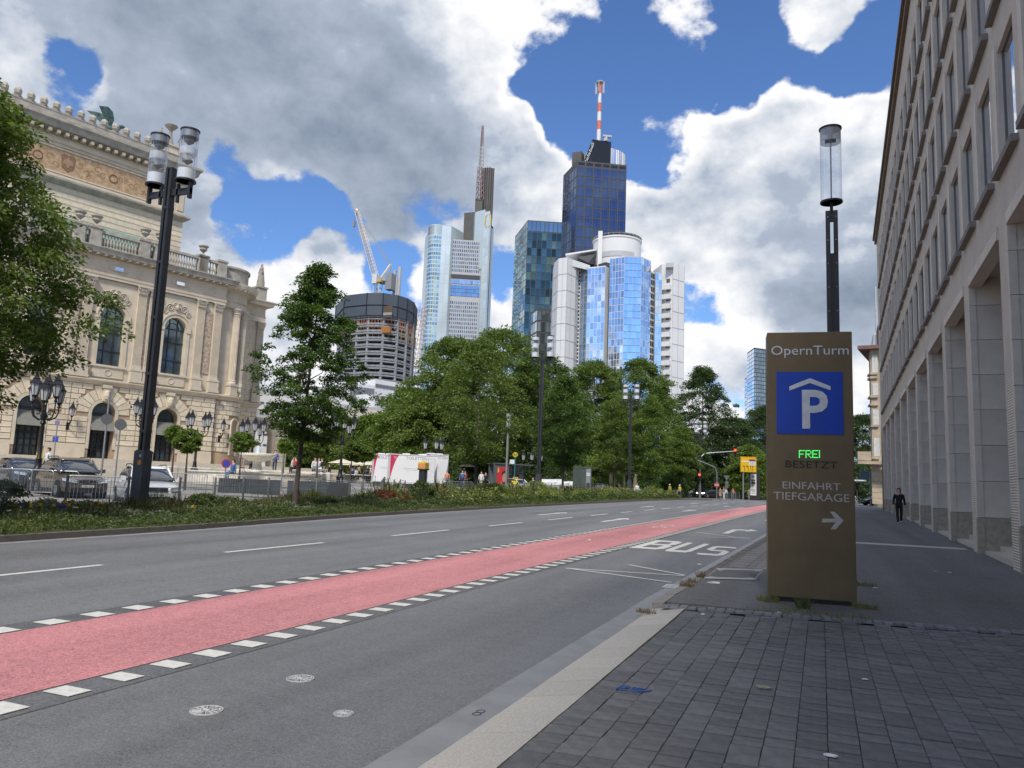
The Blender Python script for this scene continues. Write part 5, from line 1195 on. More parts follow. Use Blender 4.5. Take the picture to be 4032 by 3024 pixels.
# ---------------------------------------------------------------- trees and planting
def leafm(name,c,c2,tr=.35,isl=.3):
    m=bpy.data.materials.new(name); m.use_nodes=True; t=m.node_tree; lk=t.links; N_=t.nodes; N_.clear()
    o=N_.new('ShaderNodeOutputMaterial'); g=N_.new('ShaderNodeNewGeometry'); c0=N_.new('ShaderNodeTexCoord').outputs['Object']
    n=N_.new('ShaderNodeTexNoise'); n.inputs['Scale'].default_value=.7; n.inputs['Detail'].default_value=3; lk.new(c0,n.inputs['Vector'])
    a=N_.new('ShaderNodeMath'); a.operation='MULTIPLY_ADD'; lk.new(g.outputs['Random Per Island'],a.inputs[0]); a.inputs[1].default_value=.55; lk.new(n.outputs[0],a.inputs[2])
    r=N_.new('ShaderNodeMapRange'); lk.new(a.outputs[0],r.inputs[0]); r.inputs[1].default_value=.35; r.inputs[2].default_value=1.2
    x=N_.new('ShaderNodeMix'); x.data_type='RGBA'; lk.new(r.outputs[0],x.inputs[0]); x.inputs[6].default_value=(*c,1); x.inputs[7].default_value=(*c2,1)
    p=N_.new('ShaderNodeBsdfPrincipled'); lk.new(x.outputs[2],p.inputs['Base Color']); p.inputs['Roughness'].default_value=.5; p.inputs['Specular IOR Level'].default_value=.35
    q=N_.new('ShaderNodeBsdfTranslucent'); 
    v=N_.new('ShaderNodeVectorMath'); v.operation='MULTIPLY'; lk.new(x.outputs[2],v.inputs[0]); v.inputs[1].default_value=(1.3,1.5,.5); lk.new(v.outputs[0],q.inputs[0])
    s=N_.new('ShaderNodeMixShader'); s.inputs[0].default_value=tr; lk.new(p.outputs[0],s.inputs[1]); lk.new(q.outputs[0],s.inputs[2]); lk.new(s.outputs[0],o.inputs[0]); return m
L_dark=leafm('leaf_dark',(0.033,0.067,0.015),(0.115,0.186,0.041)); L_mid=leafm('leaf_mid',(0.056,0.092,0.018),(0.184,0.246,0.062)); L_lite=leafm('leaf_light',(0.062,0.105,0.018),(0.184,0.258,0.056)); L_blk=leafm('leaf_deep',(0.026,0.049,0.017),(0.083,0.128,0.041)); L_yel=leafm('leaf_bright',(0.102,0.166,0.024),(0.243,0.320,0.064))
M_bark=mat('bark',(.075,.062,.05),.9,var=.3,scale=6,bump=.8,bscale=20); M_barkp=mat('plane_bark',(.20,.18,.13),.9,var=.35,scale=4,bump=.4,bscale=10)
def crown_mesh(name,seed,env,nclump,per,leaf,cr,m,flat=.55,shell=.55,hole=.0,droop=.15,aspect=2.0):
    """leaf-sized faces in clumps spread through an uneven crown. env(z in 0..1)->radius factor; unit crown: height 1, radius 1"""
    g=np.random.default_rng(seed); C=[]
    lob=[(g.uniform(0,2*math.pi),g.uniform(.1,.9),g.uniform(.10,.30)) for _ in range(9)]
    while len(C)<nclump:
        z=g.uniform(0,1); a=g.uniform(0,2*math.pi); R=env(z)
        k=1+sum(s_*math.exp(-((math.atan2(math.sin(a-la),math.cos(a-la)))/.45)**2-((z-lz)/.16)**2) for la,lz,s_ in lob)-.12
        r=R*k*(1-(1-shell)*g.random()**1.3 if g.random()<.72 else g.random()**.6*.8)
        C.append((r*math.cos(a),r*math.sin(a),z,a,r/max(R,.05)))
    C=np.array(C); n=nclump*per; ci=np.repeat(np.arange(nclump),per)
    sz=g.uniform(.6,1.35,nclump)[ci]
    return C,ci,sz,g
def build_crown(name,seed,env,rx,h,nclump,per,leaf,cr,m,par,flat=.5,loc=(0,0,0),shell=.55,aspect=2.,up=.3):
    C,ci,sz,g=crown_mesh(name,seed,env,nclump,per,leaf,cr,m,shell=shell); n=len(ci)
    P=g.normal(size=(n,3)); P/=np.linalg.norm(P,axis=1)[:,None]; P*=(g.random(n)**.45)[:,None]
    P*=np.array([cr,cr,cr*flat]); P*=sz[:,None]
    out=C[ci][:,:2]/np.maximum(1e-3,np.linalg.norm(C[ci][:,:2],axis=1))[:,None]
    # sprays droop outward
    rad=(P[:,:2]*out).sum(1); P[:,2]-=.25*np.maximum(rad,0)
    ctr=C[ci][:,:3]*np.array([rx,rx,h])+P
    L_=leaf*g.uniform(.6,1.3,n)
    d=P/np.maximum(1e-6,np.linalg.norm(P,axis=1))[:,None]+g.normal(size=(n,3))*.55+np.c_[out,np.zeros(n)]*.5; d[:,2]-=.25; d/=np.linalg.norm(d,axis=1)[:,None]
    nrm=g.normal(size=(n,3))*.75; nrm[:,2]+=up+.6; w=np.cross(d,nrm); w/=np.maximum(1e-6,np.linalg.norm(w,axis=1))[:,None]
    up_=np.cross(w,d)
    A=ctr-d*(L_/2)[:,None]; B=ctr+w*(L_/aspect/1.)[:,None]*.5+up_*(L_*.08)[:,None]; D_=ctr-w*(L_/aspect)[:,None]*.5+up_*(L_*.08)[:,None]; E_=ctr+d*(L_/2)[:,None]
    V=np.stack([A,B,E_,D_],1).reshape(-1,3)+np.array(loc)
    me=bpy.data.meshes.new(name); me.vertices.add(4*n); me.vertices.foreach_set('co',V.astype(np.float32).ravel()); me.loops.add(4*n); me.polygons.add(n)
    me.loops.foreach_set('vertex_index',np.arange(4*n,dtype=np.int32)); me.polygons.foreach_set('loop_start',np.arange(0,4*n,4,dtype=np.int32)); me.update(calc_edges=True); me.materials.append(m)
    o=bpy.data.objects.new(name,me); COL.objects.link(o); o.parent=par; return o,C*np.array([rx,rx,h,1,1])+np.array([*loc,0,0])
def branches(name,C,base,top,r0,m,par,k=26,seed=1,lean=(0,0),trunk_only=False):
    g=random.Random(seed); b=MB(); H_=top; pts=[]; n=9
    for i in range(n+1):
        t=i/n; pts.append((lean[0]*t+.05*H_*.05*math.sin(3*t+seed),lean[1]*t+.04*H_*.05*math.sin(4*t+2*seed),H_*t))
    b.tube(pts,[max(.02,r0*(1.25 if i==0 else 1)*(1-.9*i/n)) for i in range(n+1)],9)
    tr=b.obj('trunk',m,par,smooth=True)
    lb=MB()
    idx=[g.randrange(len(C)) for _ in range(k)]
    for q in idx:
        x,y,z=C[q][:3]; rr=math.hypot(x,y); zs=min(H_*.93,max(base*1.02,z-rr*.75)); t=zs/H_
        s=Vector((lean[0]*t,lean[1]*t,zs)); e=Vector((x,y,z)); mid=(s+e)/2+Vector((g.uniform(-.1,.1)*rr,g.uniform(-.1,.1)*rr,-.1*rr)); r=max(.015,r0*(1-.9*t)*.5)
        lb.tube([s,mid,e],[r,r*.6,r*.15],5)
    lb.obj('limb',m,par,smooth=True)
egg=lambda z:(math.sin(math.pi*min(1,(z+.08)/1.12))**.75)*(1.05-.35*z)
def cone(z):
    P=[(0,.35),(.1,.8),(.3,1),(.55,.86),(.75,.6),(.9,.34),(1.01,.12)]
    for (a,x),(b,y) in zip(P,P[1:]):
        if z<=b: return x+(y-x)*(z-a)/(b-a)
    return .12
roundc=lambda z:max(.08,math.sqrt(max(0,1-(2*z-1)**2)))
dome=lambda z:max(.1,math.sqrt(max(0,1-(max(0,z-.35)/.66)**2)))*(.75+.25*min(1,z*4))
def tree(name,label,px,py,depth,ytop,rx,h0,env,ncl,per,leaf,cr,m,seed,bark=None,r0=.14,group=None,lean=(0,0),flat=.5,xy=None,k=26,shell=.55,topz=None):
    x,y=xy if xy else spot(px,py,depth); z=H(x,y)+.1; top=(topz if topz else spotz(px,ytop,depth).z)-z
    t=thing(name,label,'tree',(x,y,z),0,group)
    o,C=build_crown('crown',seed,env,rx,top-h0,ncl,per,leaf,cr,m,t,flat,(lean[0]*.7,lean[1]*.7,h0),shell=shell); branches('limb',C,h0,top*.93,r0,bark or M_bark,t,k,seed,lean); return t
# the single dark tree by the fountain
t1=tree('street_tree','dark young tree with a slim trunk, standing in front of the stone fountain',1160,2010,31,1030,2.15,2.75,cone,360,130,.12,.36,L_dark,11,r0=.11,group='young trees in the planted median',lean=(.35,.1),k=60,shell=.25)
tree('street_tree','large leafy crown hanging into the picture at the left edge, trunk out of view',0,0,22,0,4.9,2.6,dome,1150,220,.13,.62,L_mid,12,xy=(-21.2,10.6),topz=12.0,r0=.2,k=60,shell=.3,group='young trees in the planted median')
grp='young trees in the planted median'
for px,py,d,yt,rx,sd,lb in ((1868,1975,50,1345,3.3,13,'slim street tree right of the toilet trailers, its foliage merging with the park trees'),
    (2213,1955,70,1480,3.2,14,'street tree between the bus shelter lamp and the green glass lift'),
    (2420,1945,97,1560,3.6,15,'street tree just right of the middle twin lamp, before the pergola'),
    (2556,1935,97,1560,3.3,16,'second last street tree before the crossing'),
    (2681,1925,112,1680,3.0,17,'last small pale street tree before the traffic lights')):
    tree('street_tree',lb,px,py,d,yt,rx,2.7 if d<60 else 2.9,egg,150,150,.20 if d>60 else .16,.75,L_mid if sd in(13,15) else (L_dark if sd==14 else L_lite),sd,r0=.12,group=grp,k=24)
# park trees
g2='park trees behind the square'
park=[(1760,1900,96,1335,7.2,21,L_mid,'biggest broad plane tree, left of the park tree group'),
 (1960,1900,100,1300,7.5,22,L_mid,'tall plane tree rising left of the twin lamp by the bus shelter'),
 (2120,1890,108,1400,6.5,23,L_dark,'tree behind the twin lamp by the bus shelter'),
 (2330,1890,122,1425,7.2,24,L_mid,'round topped park tree in front of the blue mirror tower'),
 (2510,1890,126,1420,7.4,25,L_mid,'round topped park tree below the slit balconies of the white tower'),
 (2240,1890,112,1570,5.5,31,L_mid,'lower park tree between the two tall lamps'),
 (2600,1890,140,1560,6.0,32,L_dark,'park tree under the right edge of the white tower'),
 (2765,1890,150,1450,8.8,26,L_blk,'darkest tall tree with a ragged top, left of the yellow road sign'),
 (2880,1890,150,1650,7.0,27,L_blk,'dark tree behind the yellow road sign'),
 (3010,1890,165,1600,7.5,28,L_blk,'tree beside the parking sign below the far glass tower'),
 (3190,1890,160,1610,8,33,L_blk,'tree standing straight behind the parking sign'),
 (3400,1890,150,1640,6.5,29,L_blk,'tree between the parking sign and the sandstone house'),
 (1590,1880,104,1535,5.2,30,L_lite,'pale plaza tree above the toilet trailers'),
 (1450,1880,112,1640,4.6,34,L_lite,'plaza tree left of the toilet trailers'),
 (1330,1880,120,1650,4.2,35,L_mid,'plaza tree behind the multi lantern street lamp'),
 (1180,1880,120,1690,4.4,36,L_mid,'plaza tree just right of the opera gallery arch'),
 (1660,1880,92,1560,4.0,37,L_mid,'lower tree behind the right toilet trailer'),
 (2420,1900,118,1640,5.0,38,L_dark,'low dark tree above the pergola'),
 (2700,1900,135,1700,5.0,39,L_blk,'low dark tree behind the two cyclists in yellow'),
 (2950,1890,138,1760,4.0,40,L_lite,'pale bushy tree behind the advertising column')]
for px,py,d,yt,rx,sd,m_,lb in park:
    low=3.2 if sd in(21,22,23,24,25,31) else 1.2
    tree('park_tree',lb,px,py,d,yt,rx,low,dome if sd not in(26,) else egg,int(125+rx*32),125,.34,1.25,m_,sd,bark=M_barkp if sd in(21,22,24,25) else M_bark,r0=.32,group=g2,k=20,shell=.45)
# clipped ball-headed trees on the plaza
ball=[(673,1890,46,1682,.55,'left of a close pair of small ball crowned trees behind the white car'),(728,1895,45,1695,.85,'right of a close pair of small ball crowned trees behind the white car'),(943,1870,52,1706,.85,'small ball crowned tree left of the fountain bowl'),
 (1114,1865,56,1732,.58,'small ball crowned tree just right of the fountain, on a pale stake'),(1247,1880,52,1716,.78,'small ball crowned tree right of the dark street tree'),(1378,1905,46,1740,.62,'small ball crowned tree left of the toilet trailers'),(1428,1905,50,1758,.6,'rightmost small ball crowned tree, touching the trailer')]
for i,(px,py,d,yt,r_,lb) in enumerate(ball):
    x,y=spot(px,py,d); z=H(x,y); top=spotz(px,yt,d).z-z
    t=thing('ball_tree',lb,'tree',(x,y,z),0,'small ball crowned plaza trees'); o,C=build_crown('crown',60+i,roundc,r_,r_*1.45,60,110,.15,.24,L_lite if i!=5 else L_mid,t,.6,(0,0,top-r_*1.45)); branches('limb',C,top-r_*1.6,top-.5*r_,.09,M_bark,t,10,i)
# dense shrubs and hedges at the park edge
def shrub(label,px,d,ytop,rx,m,seed,name='shrub'):
    x,y=spot(px,1900,d); z=H(x,y)+(.1 if d<75 else 0); top=spotz(px,ytop,d).z-z; t=thing(name,label,'shrub',(x,y,z),0,'shrubs at the park edge' if d>75 else 'bushes in the planted strip')
    sm_=rx<2; top=max(top,.3); o,C=build_crown('foliage',seed,dome,rx,top,int(60+rx*14),60 if sm_ else 110,.10 if sm_ else .3,.2 if sm_ else .9,m,t,.6,(0,0,0)); branches('stem',C,.1,top*.6,.08,M_bark,t,8,seed); return t
for i,(px,d,yt,rx,m_,lb) in enumerate(((1980,98,1790,4.5,L_blk,'dark shrub behind the bus shelter'),(2130,98,1800,4.,L_blk,'dark shrub behind the white crates'),(2350,104,1800,3.6,L_yel,'bright ivy like shrub at the pergola'),(2480,112,1790,4.5,L_dark,'shrub right of the pergola'),(2600,120,1850,5,L_dark,'wide low shrub behind the cyclists'),(2780,142,1840,6,L_blk,'dark shrub behind the black car'),(2900,150,1870,6,L_dark,'shrub behind the waiting people'),(2990,130,1800,3,L_lite,'pale flowering shrub right of the advertising column'),(3120,150,1840,8,L_blk,'dark shrub hidden behind the parking sign'),(3400,140,1830,6,L_blk,'dark shrub beyond the footway end'),(3560,150,1800,5,L_blk,'dark shrub behind the corner house'),(1720,86,1810,3,L_blk,'shrub behind the lantern beyond the trailers'),(1850,100,1820,5,L_blk,'shrub left of the bus shelter'),(2240,108,1790,5,L_blk,'dark shrub behind the lift'))): shrub(lb,px,d,yt,rx,m_,90+i)
# planted strip: grasses, leafy weeds and flowers
def scatter(name,n,fn,m,seed,kind='stuff',par=None):
    g=np.random.default_rng(seed); V=[];F=[]
    A=fn(g,n); k=A.shape[1]; me=bpy.data.meshes.new(name); me.vertices.add(A.shape[0]*k); me.vertices.foreach_set('co',A.reshape(-1,3).astype(np.float32).ravel()); me.loops.add(A.shape[0]*k); me.polygons.add(A.shape[0])
    me.loops.foreach_set('vertex_index',np.arange(A.shape[0]*k,dtype=np.int32)); me.polygons.foreach_set('loop_start',np.arange(0,A.shape[0]*k,k,dtype=np.int32)); me.update(calc_edges=True); me.materials.append(m)
    o=bpy.data.objects.new(name,me); COL.objects.link(o); o['kind']=kind; return o
Hv=np.vectorize(H)
def clumpnoise(x,y): return .5+.25*np.sin(x*1.7+y*.9)+.25*np.sin(y*2.3-x*1.1+1.3)+.2*np.sin(y*.61+2)
def bedpos(g,n,y0=2.,y1=96.,p=1.6,fr=(0,1)):
    y=y0+(y1-y0)*g.random(n)**p; fk=np.array([FK(v) for v in y])-.25; fe=np.array([FE(v) for v in y])+.15; t=fr[0]+(fr[1]-fr[0])*g.random(n); x=fk+(fe-fk)*t; return x,y,t
def grassfn(hmin,hmax,wd,y0,y1,p,fr,bend=.35):
    def f(g,n):
        x,y,t=bedpos(g,n,y0,y1,p,fr); c=clumpnoise(x,y); keep=g.random(n)<.35+.8*c; x,y,t,c=x[keep],y[keep],t[keep],c[keep]; n=len(x); z=Hv(x,y)+.1
        h=(hmin+(hmax-hmin)*g.random(n)**1.4)*(.35+.8*c)*(.3+.7*np.minimum(1,t*5+.25)); a=g.uniform(0,6.28,n); bx,by=np.cos(a)*h*bend*g.random(n),np.sin(a)*h*bend*g.random(n); w=wd*g.uniform(.6,1.4,n)*(1+y/60); px,py=-np.sin(a)*w,np.cos(a)*w
        return np.stack([np.c_[x-px,y-py,z],np.c_[x+px,y+py,z],np.c_[x+bx*.4+px*.7,y+by*.4+py*.7,z+h*.6],np.c_[x+bx,y+by,z+h],np.c_[x+bx*.4-px*.7,y+by*.4-py*.7,z+h*.6]],1)
    return f
def leaffn(hmax,leaf,y0,y1,p,fr,cell=.55,tall=None):
    def f(g,n):
        m=max(10,n//70); x0,y0_,t0=bedpos(g,m,y0,y1,p,fr); hh=hmax*(.35+.65*clumpnoise(x0,y0_))*g.uniform(.5,1.2,m)*(.35+.65*np.minimum(1,t0*4+.2)); ci=g.integers(0,m,n); z0=Hv(x0,y0_)+.1
        r=g.random(n)**.6*cell*g.uniform(.5,1.2,m)[ci]; a=g.uniform(0,6.28,n); zz=g.random(n); x=x0[ci]+r*np.cos(a)*(1-.4*zz); y=y0_[ci]+r*np.sin(a)*(1-.4*zz); z=z0[ci]+zz*hh[ci]+.02
        L_=leaf*g.uniform(.5,1.4,n)*(1+y/70); d=g.normal(size=(n,3)); d[:,2]*=.6; d[:,2]+=.25; d/=np.linalg.norm(d,axis=1)[:,None]; q=g.normal(size=(n,3)); q[:,2]+=1; w=np.cross(d,q); w/=np.linalg.norm(w,axis=1)[:,None]
        c=np.c_[x,y,z]; return np.stack([c-d*(L_/2)[:,None],c+w*(L_/5)[:,None],c+d*(L_/2)[:,None],c-w*(L_/5)[:,None]],1)
    return f
L_gr=leafm('grass_blade',(0.06,0.08,0.025),(0.19,0.20,0.075)); L_wd=leafm('weed_leaf',(0.035,0.060,0.018),(0.135,0.175,0.06)); L_gy=leafm('grey_leaf',(0.128,0.154,0.109),(0.256,0.282,0.218)); L_br=leafm('dry_stem',(0.128,0.077,0.036),(0.282,0.218,0.115)); L_rust=leafm('rust_leaf',(0.128,0.032,0.015),(0.205,0.077,0.038)); L_tall=leafm('goldenrod',(0.102,0.147,0.030),(0.346,0.397,0.128))
scatter('grass',70000,grassfn(.08,.32,.007,3,96,1.9,(0,1)),L_gr,1)
scatter('tall_grass',26000,grassfn(.22,.6,.006,8,96,1.5,(.35,1)),L_gr,2)
scatter('dry_stems',7000,grassfn(.25,.7,.006,14,60,1.2,(.5,1)),L_br,3)
scatter('leafy_weeds',85000,leaffn(.36,.07,6,34,1.2,(.12,1)),L_wd,4); scatter('leafy_weeds',60000,leaffn(.55,.12,32,96,1.2,(.18,1)),L_wd,14)
scatter('low_leaves',60000,leaffn(.2,.065,6,60,1.6,(0,.7)),L_wd,5)
scatter('silver_leaves',9000,leaffn(.5,.07,13,34,1.,(.3,.8),.6),L_gy,6)
scatter('tall_weeds',60000,leaffn(1.15,.085,38,97,1.0,(.2,.9),.55),L_tall,7); scatter('tall_weeds',60000,leaffn(.95,.085,36,97,1.0,(.1,.9),.6),L_wd,17); scatter('dry_stems',9000,grassfn(.5,1.35,.008,38,96,1.,(.3,.95)),L_br,18)
scatter('rust_plants',2500,leaffn(.9,.10,33,37,1.,(.4,.6),.5),L_rust,8)
for i,(px,d,yt,rx,m_,lb) in enumerate(((805,27,1950,.75,L_wd,'rounded leafy bush in the flower strip between mast and street tree'),(905,28,1965,.8,L_wd,'wider low bush left of the dark street tree trunk'),(345,24,1985,.8,L_wd,'feathery green bush left of the grey mast box'),(20,22,1900,.9,L_wd,'bush at the left edge of the flower strip'),(1290,34,1968,.7,L_wd,'low bush right of the dark street tree'),(1530,40,1938,.5,L_rust,'rust red plant in front of the toilet trailers'),(1660,42,1900,.8,L_wd,'tall weedy clump below the yellow box pillar'),(1950,52,1905,1.3,L_tall,'pale bushy weed clump under the bus shelter poster'),(2110,58,1895,1.3,L_tall,'pale bushy weed clump before the taxi'),(200,24,2010,.6,L_gy,'silvery plant behind the yellow flowers'))): shrub(lb,px,d,yt,rx,m_,150+i)
# flowers
M_yf=mat('yellow_petal',(.75,.50,.02),.6,var=.15,scale=9); M_vf=mat('violet_petal',(.16,.14,.50),.6,var=.2); M_wf=mat('white_petal',(.7,.7,.68),.6)
def flower(name,lb,px,py,d,m,r,h=.5,n=8,gp=None):
    x,y=spot(px,py,d); z=H(x,y)+.1; P=spotz(px,py,d); top=max(.36,P.z-z); t=thing(name,lb,'flower',(x,y,z),0,gp)
    MB().tube([(0,0,0),(.02,.01,top*.6),(0,0,top)],.006,4).obj('stem',L_gr,t); b=MB()
    for k in range(n):
        a=6.283*k/n; u,v=math.cos(a),math.sin(a); b.add([(0,0,top),(u*r*.6-v*r*.3,v*r*.6+u*r*.3,top+r*.35),(u*r,v*r,top+r*.3),(u*r*.6+v*r*.3,v*r*.6-u*r*.3,top+r*.35)],[(0,1,2,3)]); b.add([(0,0,top),(u*r*.35-v*r*.35,v*r*.35+u*r*.35,top+r*.7),(u*r*.5,v*r*.5,top+r*1.1),(u*r*.35+v*r*.35,v*r*.35-u*r*.35,top+r*.7)],[(0,1,2,3)])
    b.obj('petals',m,t)
for lb,px,py,r in (('largest yellow iris beside the grey mast box',252,2005,.13),('yellow flower low down near the kerb, leftmost',115,2042,.07),('bright yellow flower right of the leftmost one',153,2050,.1),('yellow flower at the kerb end of the bed',113,2068,.08),('yellow flower right of the violet tuft',266,2040,.1),('yellow flower above the grey leaves, right of the iris',296,2012,.09),('yellow flower left of the violet tuft',206,2047,.09),('pair like yellow flower near the dry plants',362,2012,.09),('yellow flower left of the lamp mast foot',392,2000,.1),('pale yellow flower between mast and street tree',755,2030,.09)):
    flower('yellow_flower',lb,px,py,19.6+(2080-py)/70*2.6+(1.5 if px>700 else 0),M_yf,r*.85)
ORD5=['first','second','third','fourth','fifth']
for k in range(5): flower('violet_flower',ORD5[k]+' from the left in the small violet flower tuft',222+k*7,2050+(k%2)*5,20.6,M_vf,.07,n=10,gp='violet flowers in one tuft')
for k in range(4): flower('white_flower',ORD5[k]+' from the left of the small white flowers beside the violet tuft',284+k*5,2052+(k%2)*4,20.6,M_wf,.045,gp='small white flowers by the tuft')
# weeds by the sign and the kerb
def tuft(lb,x,y,n,h,r,seed,m=L_gr,z=None):
    g=random.Random(seed); b=MB(); z0=H(x,y)+.1 if z is None else z
    for k in range(n):
        a,q=g.uniform(0,6.28),g.random()**.5*r; X,Y=q*math.cos(a),q*math.sin(a)*.45; hh=h*g.uniform(.4,1.2); bx,by=g.uniform(-.6,.6)*hh,g.uniform(-.6,.6)*hh; w=.004
        b.add([(X-w,Y,0),(X+w,Y,0),(X+bx+w*.3,Y+by,hh),(X+bx-w*.3,Y+by,hh)],[(0,1,2,3)])
    o=b.obj('grass_tuft',m,loc=(x,y,z0)); tag(o,lb,'weeds','weed tufts'); return o
L_yg=leafm('yellow_grass',(0.11,0.12,0.03),(0.26,0.26,0.085))
tuft('yellowish grass tuft at the left foot of the parking sign',-.70,12.02,150,.09,.16,1,L_yg); tuft('grass tuft at the right foot of the parking sign',.58,12.12,130,.08,.18,2,L_yg); tuft('upright green weed in front of the parking sign',-.22,11.6,140,.16,.09,3); tuft('thin grass along the cobbles before the sign',-.1,11.1,300,.05,.8,4,L_yg); tuft('weeds behind the right edge of the sign',.62,15,120,.07,.3,5)
tuft('weed on the kerb by the square cover',-1.95,14.3,90,.11,.1,6,L_br); tuft('weed in the kerb joint above the cobbles',-2.0,12.9,90,.10,.12,7,L_br); tuft('weed at the end of the pale granite slabs',-2.12,10.3,90,.06,.14,8,L_br,.05); tuft('second weed in the kerb joint above the cobbles',-2.0,13.5,60,.08,.1,9,L_br)
# ---------------------------------------------------------------- street furniture
M_mast=mat('anthracite_metal',(.028,.03,.034),.5,metal=.2,var=.15,scale=3); M_galv=mat('galvanised_steel',(.30,.32,.34),.45,metal=.6,var=.15,scale=5); M_iron=mat('black_iron',(.018,.018,.022),.45,metal=.3,var=.2); M_post=mat('grey_post',(.21,.22,.215),.6,var=.1)
def clearglass(name,tint=(.95,.97,1),haze=.06):
    m=bpy.data.materials.new(name); m.use_nodes=True; t=m.node_tree; N_=t.nodes; lk=t.links; N_.clear(); o=N_.new('ShaderNodeOutputMaterial')
    a=N_.new('ShaderNodeBsdfTransparent'); a.inputs[0].default_value=(*tint,1); g=N_.new('ShaderNodeBsdfGlossy'); g.inputs['Roughness'].default_value=.04; f=N_.new('ShaderNodeLayerWeight'); f.inputs[0].default_value=.5
    d=N_.new('ShaderNodeBsdfDiffuse'); d.inputs[0].default_value=(.7,.72,.75,1); s=N_.new('ShaderNodeMixShader'); pw=N_.new('ShaderNodeMath'); pw.operation='POWER'; lk.new(f.outputs['Facing'],pw.inputs[0]); pw.inputs[1].default_value=2.5; pm_=N_.new('ShaderNodeMath'); pm_.operation='MULTIPLY_ADD'; lk.new(pw.outputs[0],pm_.inputs[0]); pm_.inputs[1].default_value=.55; pm_.inputs[2].default_value=.04; lk.new(pm_.outputs[0],s.inputs[0]); lk.new(a.outputs[0],s.inputs[1]); lk.new(g.outputs[0],s.inputs[2])
    s2=N_.new('ShaderNodeMixShader'); s2.inputs[0].default_value=haze; lk.new(s.outputs[0],s2.inputs[1]); lk.new(d.outputs[0],s2.inputs[2]); lk.new(s2.outputs[0],o.inputs[0]); return m
M_clear=clearglass('lamp_glass'); M_frost=clearglass('frosted_glass',(.9,.93,.97),.55); M_opal=mat('opal_glass',(.72,.73,.74),.35,var=.03); M_grid=mat('lamp_louvre',(.22,.23,.25),.5,metal=.4)
M_car_glass=mat('car_glass',(.04,.05,.06),.04,metal=.25,var=0,spec=1.,coat=1)
def cylshell(r,z0,z1,n=24): return MB().lathe([(r,z0),(r,z1)],n) if False else MB().add([(r*math.cos(6.28318*k/n),r*math.sin(6.28318*k/n),z) for z in (z0,z1) for k in range(n)],[(k,(k+1)%n,n+(k+1)%n,n+k) for k in range(n)])
def twin_lamp_unit(par,x,z,y=0.,far=False):
    u=MB().lathe([(.27,z),(.34,z),(.34,z+.05),(.27,z+.05),(.27,z)],24,(x,y,0)).obj('lamp_head_ring',M_mast,par,smooth=True)
    g=cylshell(.30,z+.05,z+1.8); g.v=[(a+x,b+y,c) for a,b,c in g.v]; g.obj('glass_cylinder',M_clear,par,smooth=True)
    for z0,z1 in ((.06,.42),(.92,1.18)) if not far else ((.06,.45),(.85,1.2),(1.5,1.8)):
        g=cylshell(.285,z+z0,z+z1); g.v=[(a+x,b+y,c) for a,b,c in g.v]; g.obj('frosted_band',M_opal if z0<.5 or far else M_frost,par,smooth=True)
    MB().lathe([(.31,z+1.8),(.32,z+1.8),(.32,z+1.84),(.0,z+1.86)],24,(x,y,0)).obj('lamp_cap',M_mast,par,smooth=True)
    g=cylshell(.29,z+1.55,z+1.8); g.v=[(a+x,b+y,c) for a,b,c in g.v]; (g.obj('cap_skirt',M_grid,par,smooth=True) if not far else None)
    for zz in (.72,1.42): MB().lathe([(.03,z+zz-.1),(.17,z+zz),(.17,z+zz+.05),(.03,z+zz+.1)],12,(x,y,0)).obj('reflector',M_grid,par,smooth=True)
    b=MB()
    for k in range(3): a=k*2.1+.4; b.tube([(x+.24*math.cos(a),y+.24*math.sin(a),z),(x+.24*math.cos(a),y+.24*math.sin(a),z+1.8)],.012,4)
    b.obj('glass_rod',M_galv,par)
def twin_lamp(label,x,y,top,far=False):
    z=H(x,y)+.1; t=thing('twin_street_lamp',label,'street lamp',(x,y,z),0,'tall twin cylinder street lamps'); h=top-z
    s=.125
    b=MB()
    for sx in (-1,1): b.box(-.14 if sx<0 else .04,-.04 if sx<0 else .14,-.12,.12,2.0,h)
    b.box(-.05,.05,-.05,.05,2,h-.0); b.obj('mast',M_mast,t)
    zz=2.6
    while zz<h: MB().box(-.147,.147,-.127,.127,zz,zz+.10).obj('mast_collar',M_mast,t); zz+=1.9
    MB().box(-.21,.21,-.18,.18,-.1,2.0).box(-.18,.18,-.15,.15,2.0,2.03).obj('mast_box',mat('mast_box_grey',(.045,.052,.062),.55,var=.15,scale=4),t)
    MB().box(-.95,.95,-.05,.05,h-1.0,h-.78).box(-.95,-.86,-.07,.07,h-1.15,h-.5).box(.86,.95,-.07,.07,h-1.15,h-.5).box(-.42,-.34,-.05,.05,h-1.25,h-.6).box(.34,.42,-.05,.05,h-1.25,h-.6).obj('crossbar',M_mast,t)
    for sx in (-1,1): twin_lamp_unit(t,sx*.67,h-.55,0.,far)
    return t
M_orng=mat('orange_sticker',(.55,.2,.03),.6)
L1=twin_lamp('tall twin cylinder lamp with thick grey mast box, nearest, before the opera house',-20.5,19.05,spotz(678,664,25.3).z)
sx_,sy_=.09,-.2
MB().lathe([(.085,0),(.085,.012),(.0,.012)],20).obj('round_sticker',M_orng,L1).matrix_local=Matrix.Translation((.07,-.185,1.62))@Matrix.Rotation(R_(90),4,'X')
MB().box(.03,.12,-.188,-.18,1.8,1.88).obj('number_plate',M_galv,L1)
